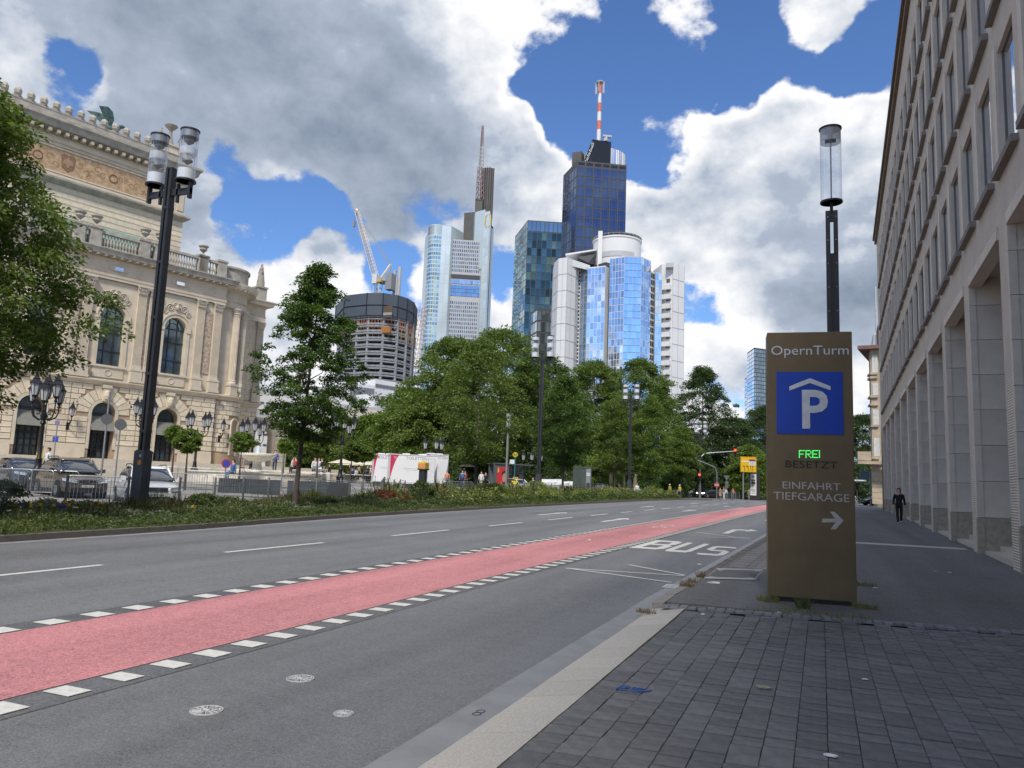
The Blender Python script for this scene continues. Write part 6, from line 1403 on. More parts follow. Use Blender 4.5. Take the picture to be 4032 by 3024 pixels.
for lb,px,py,d,yt in (('tall twin cylinder lamp between the bus shelter and the white crates',2119,1925,64,1382),('tall twin cylinder lamp standing before the pergola',2478,1930,90,1555),('twin cylinder lamp directly behind the bent traffic light pole',2756,1960,120,1690),('farthest twin cylinder lamp, above the hanging red traffic light',2893,1960,165,1748)):
    x,y=spot(px,py,d); twin_lamp(lb,x,y,spotz(px,yt,d).z,True)
# single glass lamp behind the sign
x,y=spot(3291,1900,17.0); z=H(x,y)+.1; t=thing('single_street_lamp','single clear glass cylinder lamp on a slotted black mast behind the parking sign','street lamp',(x,y,z))
zc0,zc1=spotz(3286,800,17).z-z,spotz(3286,512,17).z-z
MB().box(-.13,-.035,-.07,.07,0,zc0-.2).box(.035,.13,-.07,.07,0,zc0-.2).box(-.035,.035,-.03,.03,0,zc0-1.2).box(-.035,.035,-.03,.03,zc0-.45,zc0-.3).obj('mast',M_mast,t)
bt=MB()
for k in range(8):
    for sx in (-.085,.085): bt.cb(sx,-.075,zc0-.35-.55*k,.02,.012,.02)
bt.obj('mast_bolts',M_galv,t,kind='stuff')
MB().box(-.035,.035,-.035,.035,zc0-.35,zc0+.02).lathe([(.20,zc0),(.245,zc0),(.245,zc0+.035),(.20,zc0+.035),(.2,zc0)],28).box(-.22,.22,-.02,.02,zc0,zc0+.03).obj('lamp_base_ring',M_mast,t)
cylshell(.228,zc0+.03,zc1,32).obj('glass_cylinder',M_clear,t,smooth=True)
cylshell(.222,zc1-.32,zc1,32).obj('cap_skirt',clearglass('smoked_band',(.5,.52,.55),.35),t,smooth=True)
MB().lathe([(.235,zc1),(.25,zc1),(.25,zc1+.03),(0,zc1+.05)],32).obj('lamp_cap',M_mast,t,smooth=True)
MB().tube([(0,0,zc0),(0,0,zc1-.2)],.018,8).obj('centre_rod',M_galv,t); MB().box(-.12,.12,-.05,.05,zc1-.3,zc1-.24).box(-.06,.06,-.04,.04,zc1-.24,zc1-.12).obj('lamp_socket',M_iron,t)
x,y=spot(1993,1900,61); z=H(x,y); t=thing('slim_street_lamp','slim grey lamp with one long cylinder head by the bus shelter','street lamp',(x,y,z)); h=spotz(1993,1630,61).z-z
MB().box(-.07,.07,-.07,.07,0,h-1.2).obj('mast',M_post,t); cylshell(.19,h-1.2,h,16).obj('glass_cylinder',M_frost,t,smooth=True); MB().box(-.05,-.03,-.05,.05,h-1.2,h).box(.03,.05,-.05,.05,h-1.2,h).box(-.2,.2,-.2,.2,h,h+.04).box(-.19,.19,-.19,.19,h-1.26,h-1.2).obj('lamp_frame',M_post,t)
# ---- parking sign totem
SX,SY=-.7,12.13; SA=math.atan2(.13,1.19); SW=1.197
M_brown=mat('bronze_brown_paint',(.168,.124,.068),.42,var=.12,scale=2.2,metal=.25,bump=.05,bscale=200,det=8); M_blue=mat('sign_blue',(.006,.055,.42),.35,var=.12,scale=3); M_sgw=mat('sign_white',(.62,.65,.67),.5,var=.14,scale=9); M_sgk=mat('sign_black',(.02,.02,.018),.5); M_sgb=mat('sign_beige',(.50,.47,.42),.5,var=.08)
zb=H(SX,SY)+.1
sg=thing('parking_sign','tall brown parking garage sign slab with a blue P square and green FREI display','sign',(SX,SY,zb),SA)
dS=CAM*1.
def splane(px,py):   # photo pixel -> (x,z) on the face of the slab
    r=ray(px,py); n=np.array([math.sin(SA),-math.cos(SA),0.]); t_=((np.array([SX,SY,0.])-CAM)@n)/(r@n); q=CAM+t_*r; return (q[0]-SX)*math.cos(SA)+(q[1]-SY)*math.sin(SA),q[2]-zb
c2p=lambda x,y:(2900+x/1.3825,1300+y/1.3825)
SHt=(splane(*c2p(163,14))[1]+splane(*c2p(630,6))[1])/2
MB().box(0,SW,0,.42,.06,SHt).obj('slab',M_brown,sg).modifiers.new('b','BEVEL').width=.008
MB().box(.06,SW-.06,.03,.39,-.05,.06).obj('base',M_sgk,sg)
def tx(body,xc,yc,hpx,m,wpx=None,**k):
    X,Z=splane(*c2p(xc,yc)); s=hpx/1.3825*(12.25/3030)/.73*1.09; o=text(body,s,m,sg,k.pop('name','lettering'),(X,-.004,Z),(R_(90),0,0),.003,**k)
    if wpx:
        w=max(v.co.x for v in o.data.vertices)-min(v.co.x for v in o.data.vertices); o.scale.x=wpx/1.3825*(12.6/3030)/w
    return o
tx('OpernTurm',398,112,46,M_sgw,362); 
a,b_=splane(*c2p(217,228)),splane(*c2p(583,570)); MB().box(a[0],b_[0],-.012,0,b_[1],a[1]).obj('blue_panel',M_blue,sg)
tx('P',418,443,182,M_sgw,120,off=.018).location.y=-.018
pp=[splane(*c2p(x,y)) for x,y in ((287,307),(398,262),(511,306),(511,328),(398,288),(287,330))]
MB().xz(pp[::-1],-.02,-.012).obj('roof_symbol',M_sgw,sg)
tx('BESETZT',405,734,34,M_sgk,238); tx('EINFAHRT',405,850,34,M_sgb,264); tx('TIEFGARAGE',406,910,37,M_sgb,346)
for P in ([(466,1026),(546,1026),(546,1045),(466,1047)],[(508,988),(533,988),(583,1037),(546,1036)],[(546,1036),(583,1037),(540,1084),(512,1084)]): MB().xz([splane(*c2p(x,y)) for x,y in P][::-1],-.008,0).obj('arrow',M_sgb,sg)
M_led=mat('green_led',(.05,.5,.1),.5,var=0,emit=(.08,1.,.18),estr=.75)
pat={'F':['11111','10000','10000','11110','10000','10000','10000'],'R':['11110','10001','10001','11110','10100','10010','10001'],'E':['11111','10000','10000','11110','10000','10000','11111'],'I':['1','1','1','1','1','1','1']}
xc=342; led=MB()
for ch in 'FREI':
    for r_,row in enumerate(pat[ch]):
        for c_,v in enumerate(row):
            if v=='1':
                X,Z=splane(*c2p(xc+c_*6.6,656+r_*6.2)); led.cb(X,-.003,Z,.0115,.006,.0115)
    xc+=len(pat[ch][0])*6.6+3.4
led.obj('green_display',M_led,sg,kind='stuff')
# ---- manholes, grate, cover
M_cast=mat('cast_iron',(.50,.50,.51),.5,metal=0.,var=.3,scale=14); M_castd=mat('cast_iron_dark',(.03,.03,.032),.6,var=.3)
def manhole(lb,x,y,r,dark=False,seg=6):
    t=thing('manhole_cover',lb,'manhole cover',(x,y,H(x,y)+.002)); MB().lathe([(r*1.0,-.02),(r,.006),(r*.93,.006),(r*.93,-.0)],28).obj('frame',M_cast,t)
    MB().lathe([(r*.93,-.02),(r*.93,.001),(0,.001)],28).obj('lid',M_castd,t); b=MB()
    for k in (.30,.52,.74):
        n=30; R0,R1=r*k,r*(k+.085)
        b.add([(q*math.cos(6.2832*i/n),q*math.sin(6.2832*i/n),.006) for q in (R0,R1) for i in range(n)],[(i,n+i,n+(i+1)%n,(i+1)%n) for i in range(n) if i%5])
    n=14
    for i in range(n):
        a=6.2832*i/n; b.cb(r*.60*math.cos(a),r*.60*math.sin(a),.0045,r*.60,.0065,.0045,a)
    if dark: b.prism([(r*.35*math.cos(a),r*.35*math.sin(a)) for a in (-2.2,-1.9,-1.6)]+[(r*.9*math.cos(a),r*.9*math.sin(a)) for a in (-1.5,-1.8,-2.2,-2.5)],.003,.0062)
    b.obj('rib_pattern',M_cast,t,kind='stuff'); MB().cb(0,0,.005,.05,.022,.008).obj('lifting_slot',mat('slot_light',(.55,.56,.55),.5),t)
manhole('round cast cover nearest the red cycle lane, with a plain wedge in its ribs',-3.99,4.47,.112,True); manhole('round ribbed cast cover farthest up the road of the three',-3.97,5.50,.112); manhole('smallest round cover, nearest the kerb',-3.13,4.87,.072)
t=thing('drain_grate','black slotted drain grate in the gutter beside the kerb','drain grate',(-2.29,13.5,H(-2.29,13.5)+.007)); MB().box(-.16,.16,-.25,.25,-.02,0).obj('pit',M_castd,t); MB().box(-.17,-.14,-.26,.26,0,.008).box(.14,.17,-.26,.26,0,.008).box(-.14,.14,-.26,-.23,0,.008).box(-.14,.14,.23,.26,0,.008).obj('frame',M_cast,t)
for k in range(5): MB().cb(0,-.16+.08*k,.004,.28,.03,.008).obj('bar',M_cast,t)
t=thing('access_cover','rectangular steel framed cover filled with asphalt beside the bus stop slabs','access cover',(-1.47,15.3,H(-1.47,15.3)+.1),0); q=[(-.40,-1.15),(.42,-.75),(.42,1.1),(-.42,.62)]
MB().prism([(x,y) for x,y in q],-.02,.006).obj('lid',M_pave,t); b=MB(); 
for (x0,y0),(x1,y1) in zip(q,q[1:]+q[:1]): b.tube([(x0,y0,.006),(x1,y1,.006)],.022,4)
b.obj('frame',mat('worn_steel',(.50,.52,.53),.5,metal=.5),t); b=MB()
for (x,y) in q: b.cb(x*.78,y*.8,.008,.1,.08,.006)
b.obj('lifting_lug',M_cast,t)
# sprayed marks
M_bspr=mat('blue_spray',(.05,.14,.42),.8,var=.4,scale=40)
def scribble(name,lb,pts,x,y,z,m,w=.012):
    b=MB()
    for P in pts:
        for (x0,y0),(x1,y1) in zip(P,P[1:]):
            d=Vector((x1-x0,y1-y0)); L0=d.length; b.cb((x0+x1)/2,(y0+y1)/2,0,L0+w*.7,w,.0015,math.atan2(d.y,d.x))
    o=b.obj(name,m,loc=(x,y,z)); tag(o,lb,'paint mark'); return o
scribble('spray_mark','faint blue sprayed marking on the pavers near the pale slabs',[[(-.09,.05),(-.03,.06),(-.03,0),(-.09,-.01),(-.09,-.06),(-.02,-.06)],[(.09,.06),(.02,.05),(.02,0),(.08,0),(.08,-.06),(.01,-.06)],[(.1,-.02),(.15,.05)]],-1.38,6.18,H(-1.38,6.18)+.106,M_bspr,.022)
scribble('chalk_mark','small dark figure of eight drawn on the gutter',[[(math.cos(a*.4)*.03,.035+math.sin(a*.4)*.035) for a in range(17)],[(math.cos(a*.4)*.03,-.035+math.sin(a*.4)*.035) for a in range(17)]],-2.3,5.35,H(-2.3,5.35)+.006,M_castd,.006)
# litter
M_pap=mat('paper',(.75,.75,.72),.8); M_leafd=mat('dry_leaf',(.38,.34,.24),.8)
for i,(px,py,s,lb) in enumerate(((3005,2706,.05,'crumpled pale leaf on the pavers left of the sign axis'),(2812,2296,.09,'flat white scrap near the rectangular cover'),(3405,2674,.022,'white speck on the pavers at the middle right'),(3262,2563,.025,'small yellowish scrap on the pavers below the sign'),(3068,2412,.03,'white scrap in the cobble edging at the sign'),(2767,2419,.025,'white crumb just past the cobble edging'),(3448,2315,.035,'white scrap on the asphalt right of the sign'),(3682,2249,.03,'white scrap near the office steps'),(3740,2254,.03,'yellow scrap near the office steps'),(3272,2975,.035,'pale strip of litter on the nearest pavers'),(2755,2222,.035,'white scrap on the road by the kerb'),(2320,2126,.04,'tiny white scrap on the red cycle lane'))):
    r=ray(px,py); z=.1 if px>2600 or py>2500 else 0.; 
    for _ in range(20): tt=(z-CAM[2])/r[2]; q=CAM+tt*r; z=H(q[0],q[1])+(.108 if q[0]>-2.1 else .012)
    g=random.Random(i); n=7; P=[(s*(1+.5*g.random())*math.cos(6.28*k/n),s*.55*(1+.5*g.random())*math.sin(6.28*k/n),g.random()*s*.35) for k in range(n)]
    b=MB().add(P+[(0,0,s*.3)]+[(x,y,-.002) for x,y,_z in P],[(k,(k+1)%n,n) for k in range(n)]+[(n+1+k,n+1+(k+1)%n,(k+1)%n,k) for k in range(n)]); o=b.obj('litter',M_leafd if i in (0,3) else M_pap,loc=(q[0],q[1],z)); tag(o,lb,'litter')
# ---- mesh fence along the median
fe=thing('mesh_fence','low wire mesh fence with grey posts behind the flower strip','fence',(0,0,0))
wp=MB()
for k in range(51): wp.box(.05*k-.0025,.05*k+.0025,-.0025,.0025,.03,1.0)
for z in (.05,.3,.55,.8,.985): wp.box(0,2.5,-.007,.001,z-.004,z+.004)
wpm=wp.mesh('wire_panel',M_galv); pm=MB().lathe([(.042,-.1),(.042,1.12),(.05,1.12),(.05,1.14),(.02,1.17),(0,1.17)],10).mesh('post',M_post)
y=2.
x=FE(y)
while y<94:
    # advance 2.5 m along the fence line
    y2=y+2.45; x2=FE(y2); a=math.atan2(y2-y,x2-x); z=H(x,y)+.1; inst(pm,'post',fe,(x,y,z)); inst(wpm,'wire_panel',fe,(x,y,z),rz=a,s=(math.hypot(x2-x,y2-y)/2.5,1,1),kind='stuff'); x,y=x2,y2
# ---- crowd barriers
def rbar(w,h,r=.12,zb_=.15):
    P=[(-w/2,0,0),(-w/2,0,h-r)]; P+=[(-w/2+r-r*math.cos(a),0,h-r+r*math.sin(a)) for a in (.5,1.1,1.57)]; P+=[(w/2-r+r*math.sin(a),0,h-r+r*math.cos(a)) for a in (.0,.5,1.1)]; P+=[(w/2,0,h-r),(w/2,0,0)]; return P
bf=MB().tube(rbar(2.3,1.1),.021,6).tube([(-1.15,0,.17),(1.15,0,.17)],.017,6).mesh('barrier_frame',M_galv,True)
bb=MB()
for k in range(1,19): bb.tube([(-1.15+2.3*k/19,0,.17),(-1.15+2.3*k/19,0,1.09)],.008,4)
bbm=bb.mesh('barrier_bars',M_galv); bft=MB().tube([(0,-.32,.02),(0,-.2,.07),(0,.2,.07),(0,.32,.02)],.02,5).mesh('barrier_feet',M_galv,True)
def barrier(lb,x,y,rz,group='steel crowd barriers around the square'):
    t=thing('crowd_barrier',lb,'barrier',(x,y,H(x,y)+.02),rz,group); inst(bf,'frame',t); inst(bbm,'bars',t,kind='stuff'); inst(bft,'foot',t,(-.85,0,0)); inst(bft,'foot',t,(.85,0,0))
x0,y0=spot(322,1900,29.0); x1,y1=spot(482,1900,29.6); barrier('nearest barrier, in front of the brown car and beside the grey mast box',(x0+x1)/2,(y0+y1)/2,math.atan2(y1-y0,x1-x0))
for i,(pa,da,pb,db) in enumerate(((60,33,148,33),(148,33.2,238,33.4),(-20,33,58,33))): x0,y0=spot(pa,1870,da); x1,y1=spot(pb,1870,db); barrier(('barrier in front of the dark blue car and the lantern post','barrier across the rear half of the brown car','barrier at the left edge of the picture')[i],(x0+x1)/2,(y0+y1)/2,math.atan2(y1-y0,x1-x0))
ORD=['first','second','third','fourth','fifth','sixth','seventh','eighth','ninth','tenth']
def bline(pa,da,pb,db,what,gap=2.42):
    a=Vector(spot(pa,1900,da)); b_=Vector(spot(pb,1900,db)); n=max(1,round((b_-a).length/gap)); d=(b_-a)/n
    for k in range(n):
        m_=a+d*(k+.5); barrier(('only' if n==1 else ORD[k]+' from the left')+' of the '+what,m_.x,m_.y,math.atan2(d.y,d.x)+rnd.uniform(-.03,.03),what)
bline(610,39.5,1225,43,'steel barriers lined up in front of the fountain'); bline(1225,42.5,1500,45,'steel barriers between the fountain and the toilet trailers'); bline(560,56,1480,58,'steel barriers in the far row behind the fountain'); bline(1500,48,1515,58,'steel barriers running back beside the trailer'); bline(1745,60,1870,61,'steel barriers behind the parked bicycles'); bline(1880,61,2110,68,'steel barriers before the bus shelter'); bline(2140,76,2260,78,'steel barriers at the white crates'); bline(2330,80,2400,82,'steel barriers by the pergola'); bline(2410,84,2560,92,'steel barriers right of the pergola')
x,y=spot(1120,1900,41.6); t=tag(MB().cb(-1.7,-.7,.62,3.2,.05,.8,math.atan2(.15,1)+.35).cb(1.7,.65,.62,3.2,.05,.8,math.atan2(.15,1)+.35).obj('grey_sheet',mat('grey_tarpaulin',(.045,.05,.055),.6,var=.25,scale=1),loc=(x,y,H(x,y))),'grey tarpaulin sheet hung on the barriers before the fountain','tarpaulin')
# ---- fountain
x,y=spot(1010,1860,58); zf=spotz(1010,1860,58).z; z=H(x,y)
M_fst=mat('fountain_stone',(.60,.56,.48),.8,var=.2,scale=3,bump=.2,bscale=20); M_wat=mat('water_jet',(.75,.88,.95),.2,var=.1,trans=.3)
ft=thing('fountain','round stone bowl fountain on a baluster pedestal with a small water jet','fountain',(x,y,z)); b0=zf-z
rb_=.5*137*58/3030
MB().lathe([(.5,b0),(.5,b0+.08),(.42,b0+.15),(.33,b0+.45),(.30,b0+.7),(.36,b0+.8),(.45,b0+.85),(.45,b0+.95),(.30,b0+1.0),(.34,b0+1.05)],20).obj('pedestal',M_fst,ft,smooth=True)
zb2=spotz(1010,1800,58).z-z
MB().lathe([(.34,b0+1.03),(.55,zb2-.32),(1.0,zb2-.14),(rb_-.08,zb2+.05),(rb_,zb2+.12),(rb_,zb2+.24),(rb_-.07,zb2+.28),(rb_-.14,zb2+.22),(0,zb2+.2)],32).obj('bowl',M_fst,ft,smooth=True)
MB().lathe([(.20,zb2+.2),(.17,zb2+.35),(.14,zb2+.6),(.06,zb2+.85),(.01,zb2+1.0)],9).obj('water_jet',M_wat,ft,smooth=True)
MB().lathe([(4.8,0),(4.8,b0-.12),(4.9,b0-.1),(4.9,b0),(4.4,b0),(4.4,b0-.25),(0,b0-.25)],48).obj('basin',M_fst,ft,smooth=True)
wd=MB(); g=random.Random(2)
for k in range(60): a=g.uniform(0,6.28); wd.cb(rb_*math.cos(a),rb_*math.sin(a),zb2-.5*g.random(),.008,.008,.5*g.random())
wd.obj('water_drip',clearglass('water_drops',(.95,.98,1),.35),ft,kind='stuff')
# ---- multi-lantern candelabra
lt=MB(); n=6
lt_g=MB().add([(r*math.cos(6.2832*k/n),r*math.sin(6.2832*k/n),z) for r,z in ((.11,.0),(.20,.52)) for k in range(n)],[(k,(k+1)%n,n+(k+1)%n,n+k) for k in range(n)]).mesh('lantern_glass',mat('lantern_glass_pale',(.42,.44,.45),.3,var=.1))
f_=MB().lathe([(.03,-.16),(.06,-.1),(.12,-.02),(.12,.01)],6).lathe([(.26,.51),(.24,.56),(.14,.7),(.15,.74),(.09,.82),(.05,.92),(.02,1.05),(0,1.06)],6)
for k in range(n): a=6.2832*k/n; f_.tube([(.115*math.cos(a),.115*math.sin(a),0),(.21*math.cos(a),.21*math.sin(a),.53)],.014,4)
lt_f=f_.mesh('lantern',M_iron)
def lantern(par,x,y,z,s=1.): f=inst(lt_f,'lantern',par,(x,y,z),s=s); inst(lt_g,'lantern_glass',f)
def candelabrum(lb,px,py,d,ytop,n,s=1.,ph=.3,group='cast iron multi lantern lamps',rad=.62):
    x,y=spot(px,py,d); z=H(x,y); top=spotz(px,ytop,d).z-z; t=thing('lantern_post',lb,'street lamp',(x,y,z),0,group); hp=top-1.15*s-.55
    MB().lathe([(.34,0),(.34,.35),(.26,.42),(.24,.95),(.30,1.0),(.16,1.15),(.12,1.5),(.15,1.55),(.10,1.62),(.075,hp-.5),(.14,hp-.42),(.09,hp-.3),(.16,hp-.1),(.05,hp+.2),(.03,hp+.45)],12).obj('post',M_iron,t,smooth=True)
    for k in range(n):
        a=ph+6.2832*k/n; c_,s_=math.cos(a),math.sin(a); r=rad*(1 if k%2 or n<5 else .8); zz=hp+(.45 if k%2 or n<5 else .7)
        P=[(0,0,hp-.15),(c_*r*.4,s_*r*.4,hp-.28),(c_*r*.85,s_*r*.85,hp-.12),(c_*r,s_*r,hp+.1),(c_*r,s_*r,zz)]
        m_=MB().tube(P,[.045,.04,.035,.03,.03],5)
        sc=[]; 
        for q in range(9): th=q*.75; rr_=.17*(1-q/11); sc.append((c_*(r*.55+rr_*math.cos(th)),s_*(r*.55+rr_*math.cos(th)),hp+.05+rr_*math.sin(th)))
        m_.tube(sc,.022,4); m_.lathe([(.02,-.1),(.09,-.04),(.04,.04)],8,(c_*r,s_*r,zz-.05)); m_.obj('arm',M_iron,t); lantern(t,c_*r,s_*r,zz+.14,s)
    return t
candelabrum('big six armed lantern post before the dark blue car at the left',140,1920,36,1482,6,1.05); candelabrum('lantern post half hidden behind the tall grey mast box lamp',540,1880,50,1563,3,1.,.6); candelabrum('two armed looking lantern post above the pair of small ball trees',762,1880,58,1612,4,1.1,.2,rad=.85); candelabrum('lantern post behind the fountain, before the gallery arch',985,1870,64,1648,5,1.15,.5,rad=1.); candelabrum('four armed lantern post just right of the dark single street tree',1335,1935,53,1632,5,1.1,.4,rad=.9); candelabrum('lantern post rising behind the middle toilet trailer',1704,1890,76,1714,3,1.2,1.2,rad=.95); candelabrum('lantern post behind the bus shelter',2092,1900,96,1766,4,1.3,.3,rad=1.1)
for lb,u,off_,z in (('black wall lantern on the opera between the two left doors',-9.1,-.02,6.3),('black wall lantern on the curved drum of the opera',6.4,.3,6.2)):
    X,Y,Z=OW(u,off_,z); t=thing('wall_lantern',lb,'lantern',(X,Y,Z),R_(73),'wall lanterns on the opera house'); MB().tube([(0,0,-.9),(0,-.35,-.8),(0,-.75,-.45),(0,-.75,0)],.06,6).cb(0,-.03,-.9,.25,.1,.7).tube([(0,-.1,-.3),(0,-.4,-.35),(0,-.5,-.6)],.04,5).obj('bracket',M_iron,t); lantern(t,0,-.75,.05,1.25)
# ---- sign posts near the cars
M_sigback=mat('sign_back_grey',(.13,.14,.15),.5,metal=.4)
def pole(lb,px,py,d,ytop,name='sign_post',cat='sign',r=.038,parts=(),group=None,z0=0):
    x,y=spot(px,py,d); z=H(x,y)+z0; top=spotz(px,ytop,d).z-z; t=thing(name,lb,cat,(x,y,z),0,group); MB().tube([(0,0,-.05),(0,0,top)],r,8).obj('pole',M_galv if name!='bus_stop_sign' else mat('teal_pole',(.01,.22,.27),.5),t); t['top']=top; return t,top,(x,y,z)
def facing(x,y): return math.atan2(-y,-x)  # direction towards the viewer
def disc_on(t,base,zz,r,m,name,back=False,front=.05,mats=None):
    a=facing(base[0],base[1]); u=Vector((math.cos(a),math.sin(a),0)); o=MB().disc(u*front+Vector((0,0,zz)),u,r,24,.015).obj(name,m,t); return u
t,h,b_=pole('grey pole with a dark sign disc, standing before the brown car',395,1900,34,1540,group=None); disc_on(t,b_,spotz(410,1650,34).z-b_[2],.24,M_sigback,'sign_disc')
t,h,b_=pole('grey pole with a round sign seen from behind, right of the brown car',452,1890,39,1655); disc_on(t,b_,h-.2,.28,M_sigback,'sign_disc')
t,h,b_=pole('round red and blue no parking sign behind the white car',884,1900,46,1812); u=disc_on(t,b_,spotz(884,1825,46).z-b_[2],.26,mat('sign_red',(.45,.02,.03),.4),'sign_rim'); disc_on(t,b_,spotz(884,1825,46).z-b_[2],.20,mat('sign_blue_small',(.03,.06,.35),.4),'sign_face',front=.065)
t,h,b_=pole('thin pole with a small blue parking plate before the opera wall',202,1880,50,1655); MB().box(-.2,.2,-.03,-.01,h-.25,h).obj('plate',mat('violet_plate',(.2,.12,.35),.5),t); MB().box(-.25,.25,-.03,-.01,h-1.35,h-1.05).obj('blue_plate',mat('sign_blue_small',(.03,.06,.35),.4),t)
for lb,px,d,yt in (('thin dark pole right of the fountain',1110,50,1790),):
    pole(lb,px,1870,d,yt,r=.05)
# bollards and box pillar near the trailers
for k,px in enumerate((1552,1595,1641,1685,1729)):
    wh=('leftmost','second','middle','fourth','rightmost')[k]
    x,y=spot(px,1900,58.5); o=MB().tube([(0,0,0),(0,0,.85),(0,0,.95)],[.05,.05,.02],8).obj('bollard',M_mast,loc=(x,y,H(x,y))); tag(o,wh+' of the five thin dark bollards before the toilet trailers, from the left','bollard','thin bollards before the trailers')
x,y=spot(1664,1900,60); z=H(x,y); t=thing('yellow_box_pillar','dark pillar carrying a yellow box with small notices before the trailers','pillar',(x,y,z)); h=spotz(1664,1820,60).z-z
MB().box(-.24,.24,-.24,.24,0,h-.5).lathe([(.34,0),(.34,.15),(.2,.3)],4,a0=.785,a1=.785+6.28318).box(-.35,.35,-.35,.35,h-.6,h-.5).obj('pillar',M_mast,t); MB().box(-.32,.32,-.32,.32,h-.5,h-.05).lathe([(.45,h-.05),(.05,h+.1)],4,a0=.785,a1=.785+6.28318).obj('yellow_box',mat('box_yellow',(.55,.36,.04),.5),t)
for sx in (-.16,.16): MB().box(sx-.12,sx+.12,-.335,-.32,h-.42,h-.12).obj('notice',mat('notice_orange',(.6,.22,.10),.6),t)
# ---- toilet trailers
M_tw=mat('trailer_white',(.70,.71,.72),.4,var=.04,scale=1); M_tr=mat('trailer_red',(.50,.035,.09),.45); M_tg=mat('trailer_grey',(.13,.14,.16),.5); M_tl=mat('trailer_letter_grey',(.25,.25,.27),.5)
M_tyre=mat('tyre',(.015,.015,.016),.8); 
def trailer(lb,pa,da,pb,db,door=True):
    a=Vector(spot(pa,1850,da)); b_=Vector(spot(pb,1850,db)); L_=(b_-a).length; z=H(a.x,a.y); top=spotz(pa,1786,da).z-z; z0=.42
    t=thing('toilet_trailer',lb,'trailer',(a.x,a.y,z),math.atan2((b_-a).y,(b_-a).x),'white toilet trailers'); MB().box(0,L_,0,2.2,z0,top-.06).obj('body',M_tw,t); MB().box(-.04,L_+.04,-.04,2.24,top-.06,top).obj('roof_rim',M_tw,t)
    hh=top-z0-.06; n=10
    arc=[(L_*.02,z0+hh*.12)]+[(.02+(L_*.20)*(q/n)**1.0, z0+hh*(.12+.88*(1-(1-q/n)**1.9))) for q in range(1,n+1)]
    MB().xz([(0.01,z0+hh*.10)]+arc[1:]+[(0.01,z0+hh)],-.006,.0).obj('red_corner',M_tr,t)
    arc=[(L_-.02-(L_*.16)*(1-(q/n)), z0+hh*.78*(q/n)**1.7) for q in range(n+1)]
    MB().xz(arc+[(L_-.01,z0)],-.006,.0).obj('grey_corner',M_tg,t)
    text('TOILETTEN',.36,M_tl,t,'lettering',(L_*.55,-.006,top-.32),(R_(90),0,0),.002)
    for k_,bd in enumerate(('Komfort - Sanitaersysteme','mobile Toiletten')) if 0 else []: pass
    MB().box(L_*.28,L_*.62,-.005,0,top-1.22,top-1.18).box(L_*.31,L_*.58,-.005,0,top-1.34,top-1.31).obj('small_print_line',mat('small_print',(.45,.46,.47),.5),t)
    MB().xz([(.3,top-.4),(.5,top-.4),(.5,top-.2),(.3,top-.2)],-.01,-.006).obj('emblem',mat('emblem_pink',(.6,.2,.25),.5),t)
    if door: 
        MB().box(L_*.80,L_*.94,-.03,0,z0+.12,top-.28).obj('door',mat('trailer_door',(.62,.63,.65),.4),t); d=MB(); 
        d.box(L_*.795,L_*.80,-.035,0,z0+.1,top-.26).box(L_*.94,L_*.945,-.035,0,z0+.1,top-.26).box(L_*.795,L_*.945,-.035,0,top-.28,top-.26); d.obj('door_frame',M_tl,t)
    for fx in (.18,.42): MB().lathe([(0,-.1),(.27,-.1),(.30,0),(.27,.1),(0,.1)],16).obj('wheel',M_tyre,t).matrix_local=Matrix.Translation((L_*fx,.25,.3))@Matrix.Rotation(R_(90),4,'X')
    for fx in (.35,.7): MB().box(L_*fx-.3,L_*fx+.3,.6,1.3,top,top+.1).obj('roof_hatch',M_tw,t)
trailer('left toilet trailer, partly hidden behind the middle one',1470,71,1560,71.5,False); trailer('middle and largest looking toilet trailer with TOILETTEN lettering and a door',1535,66,1722,67); trailer('right toilet trailer, only its end showing behind the middle one',1676,72,1764,73,False)
# ---- bus shelter and stop
d=78; x0,y0=spot(1944,1900,d); x1,y1=spot(2087,1900,d+2); z=H(x0,y0); L_=math.hypot(x1-x0,y1-y0); rz=math.atan2(y1-y0,x1-x0)
M_shg=mat('shelter_grey',(.10,.115,.125),.5,metal=.2)
t=thing('bus_shelter','grey glass bus shelter with a red poster case at its left end','bus shelter',(x0,y0,z),rz); hs=spotz(1944,1822,d).z-z
MB().box(-.1,L_+.1,-.4,1.3,hs-.12,hs).obj('roof',M_shg,t)
for px_ in (.02,L_*.32,L_*.66,L_-.05): MB().box(px_-.04,px_+.04,1.1,1.2,0,hs-.12).obj('post',M_shg,t)
for k in range(3): MB().box(L_*(.0+k*.333)+.06,L_*(.333+k*.333)-.06,1.14,1.16,.3,hs-.2).obj('glass_pane',clearglass('shelter_glass',(.5,.58,.68),.15) if 'sg' not in globals() or k==0 else bpy.data.materials['shelter_glass'],t)
MB().box(-.1,1.55,-.3,.0,.05,hs-.14).obj('poster_case',M_shg,t); MB().box(.18,1.32,-.33,-.30,.25,hs-.42).obj('poster',mat('poster_red',(.50,.03,.045),.5),t)
ps_=MB().xz([(.78,.26),(1.3,.26),(1.3,.75),(1.12,.85),(.85,.7)],-.345,-.33).obj('poster_dark_shirt',mat('poster_navy',(.02,.02,.04),.6),t); MB().xz([(.78,.95),(.75,1.35),(.85,1.7),(1.05,1.78),(1.25,1.6),(1.24,1.2),(1.1,.85),(.95,.8)],-.345,-.331).obj('poster_face',mat('poster_skin',(.42,.22,.15),.6),t); MB().xz([(.72,1.3),(.72,1.75),(.95,1.95),(1.2,1.9),(1.3,1.6),(1.26,1.2),(1.18,1.6),(.95,1.72),(.82,1.55)],-.35,-.332).obj('poster_hair',mat('poster_hair',(.03,.02,.02),.6),t)
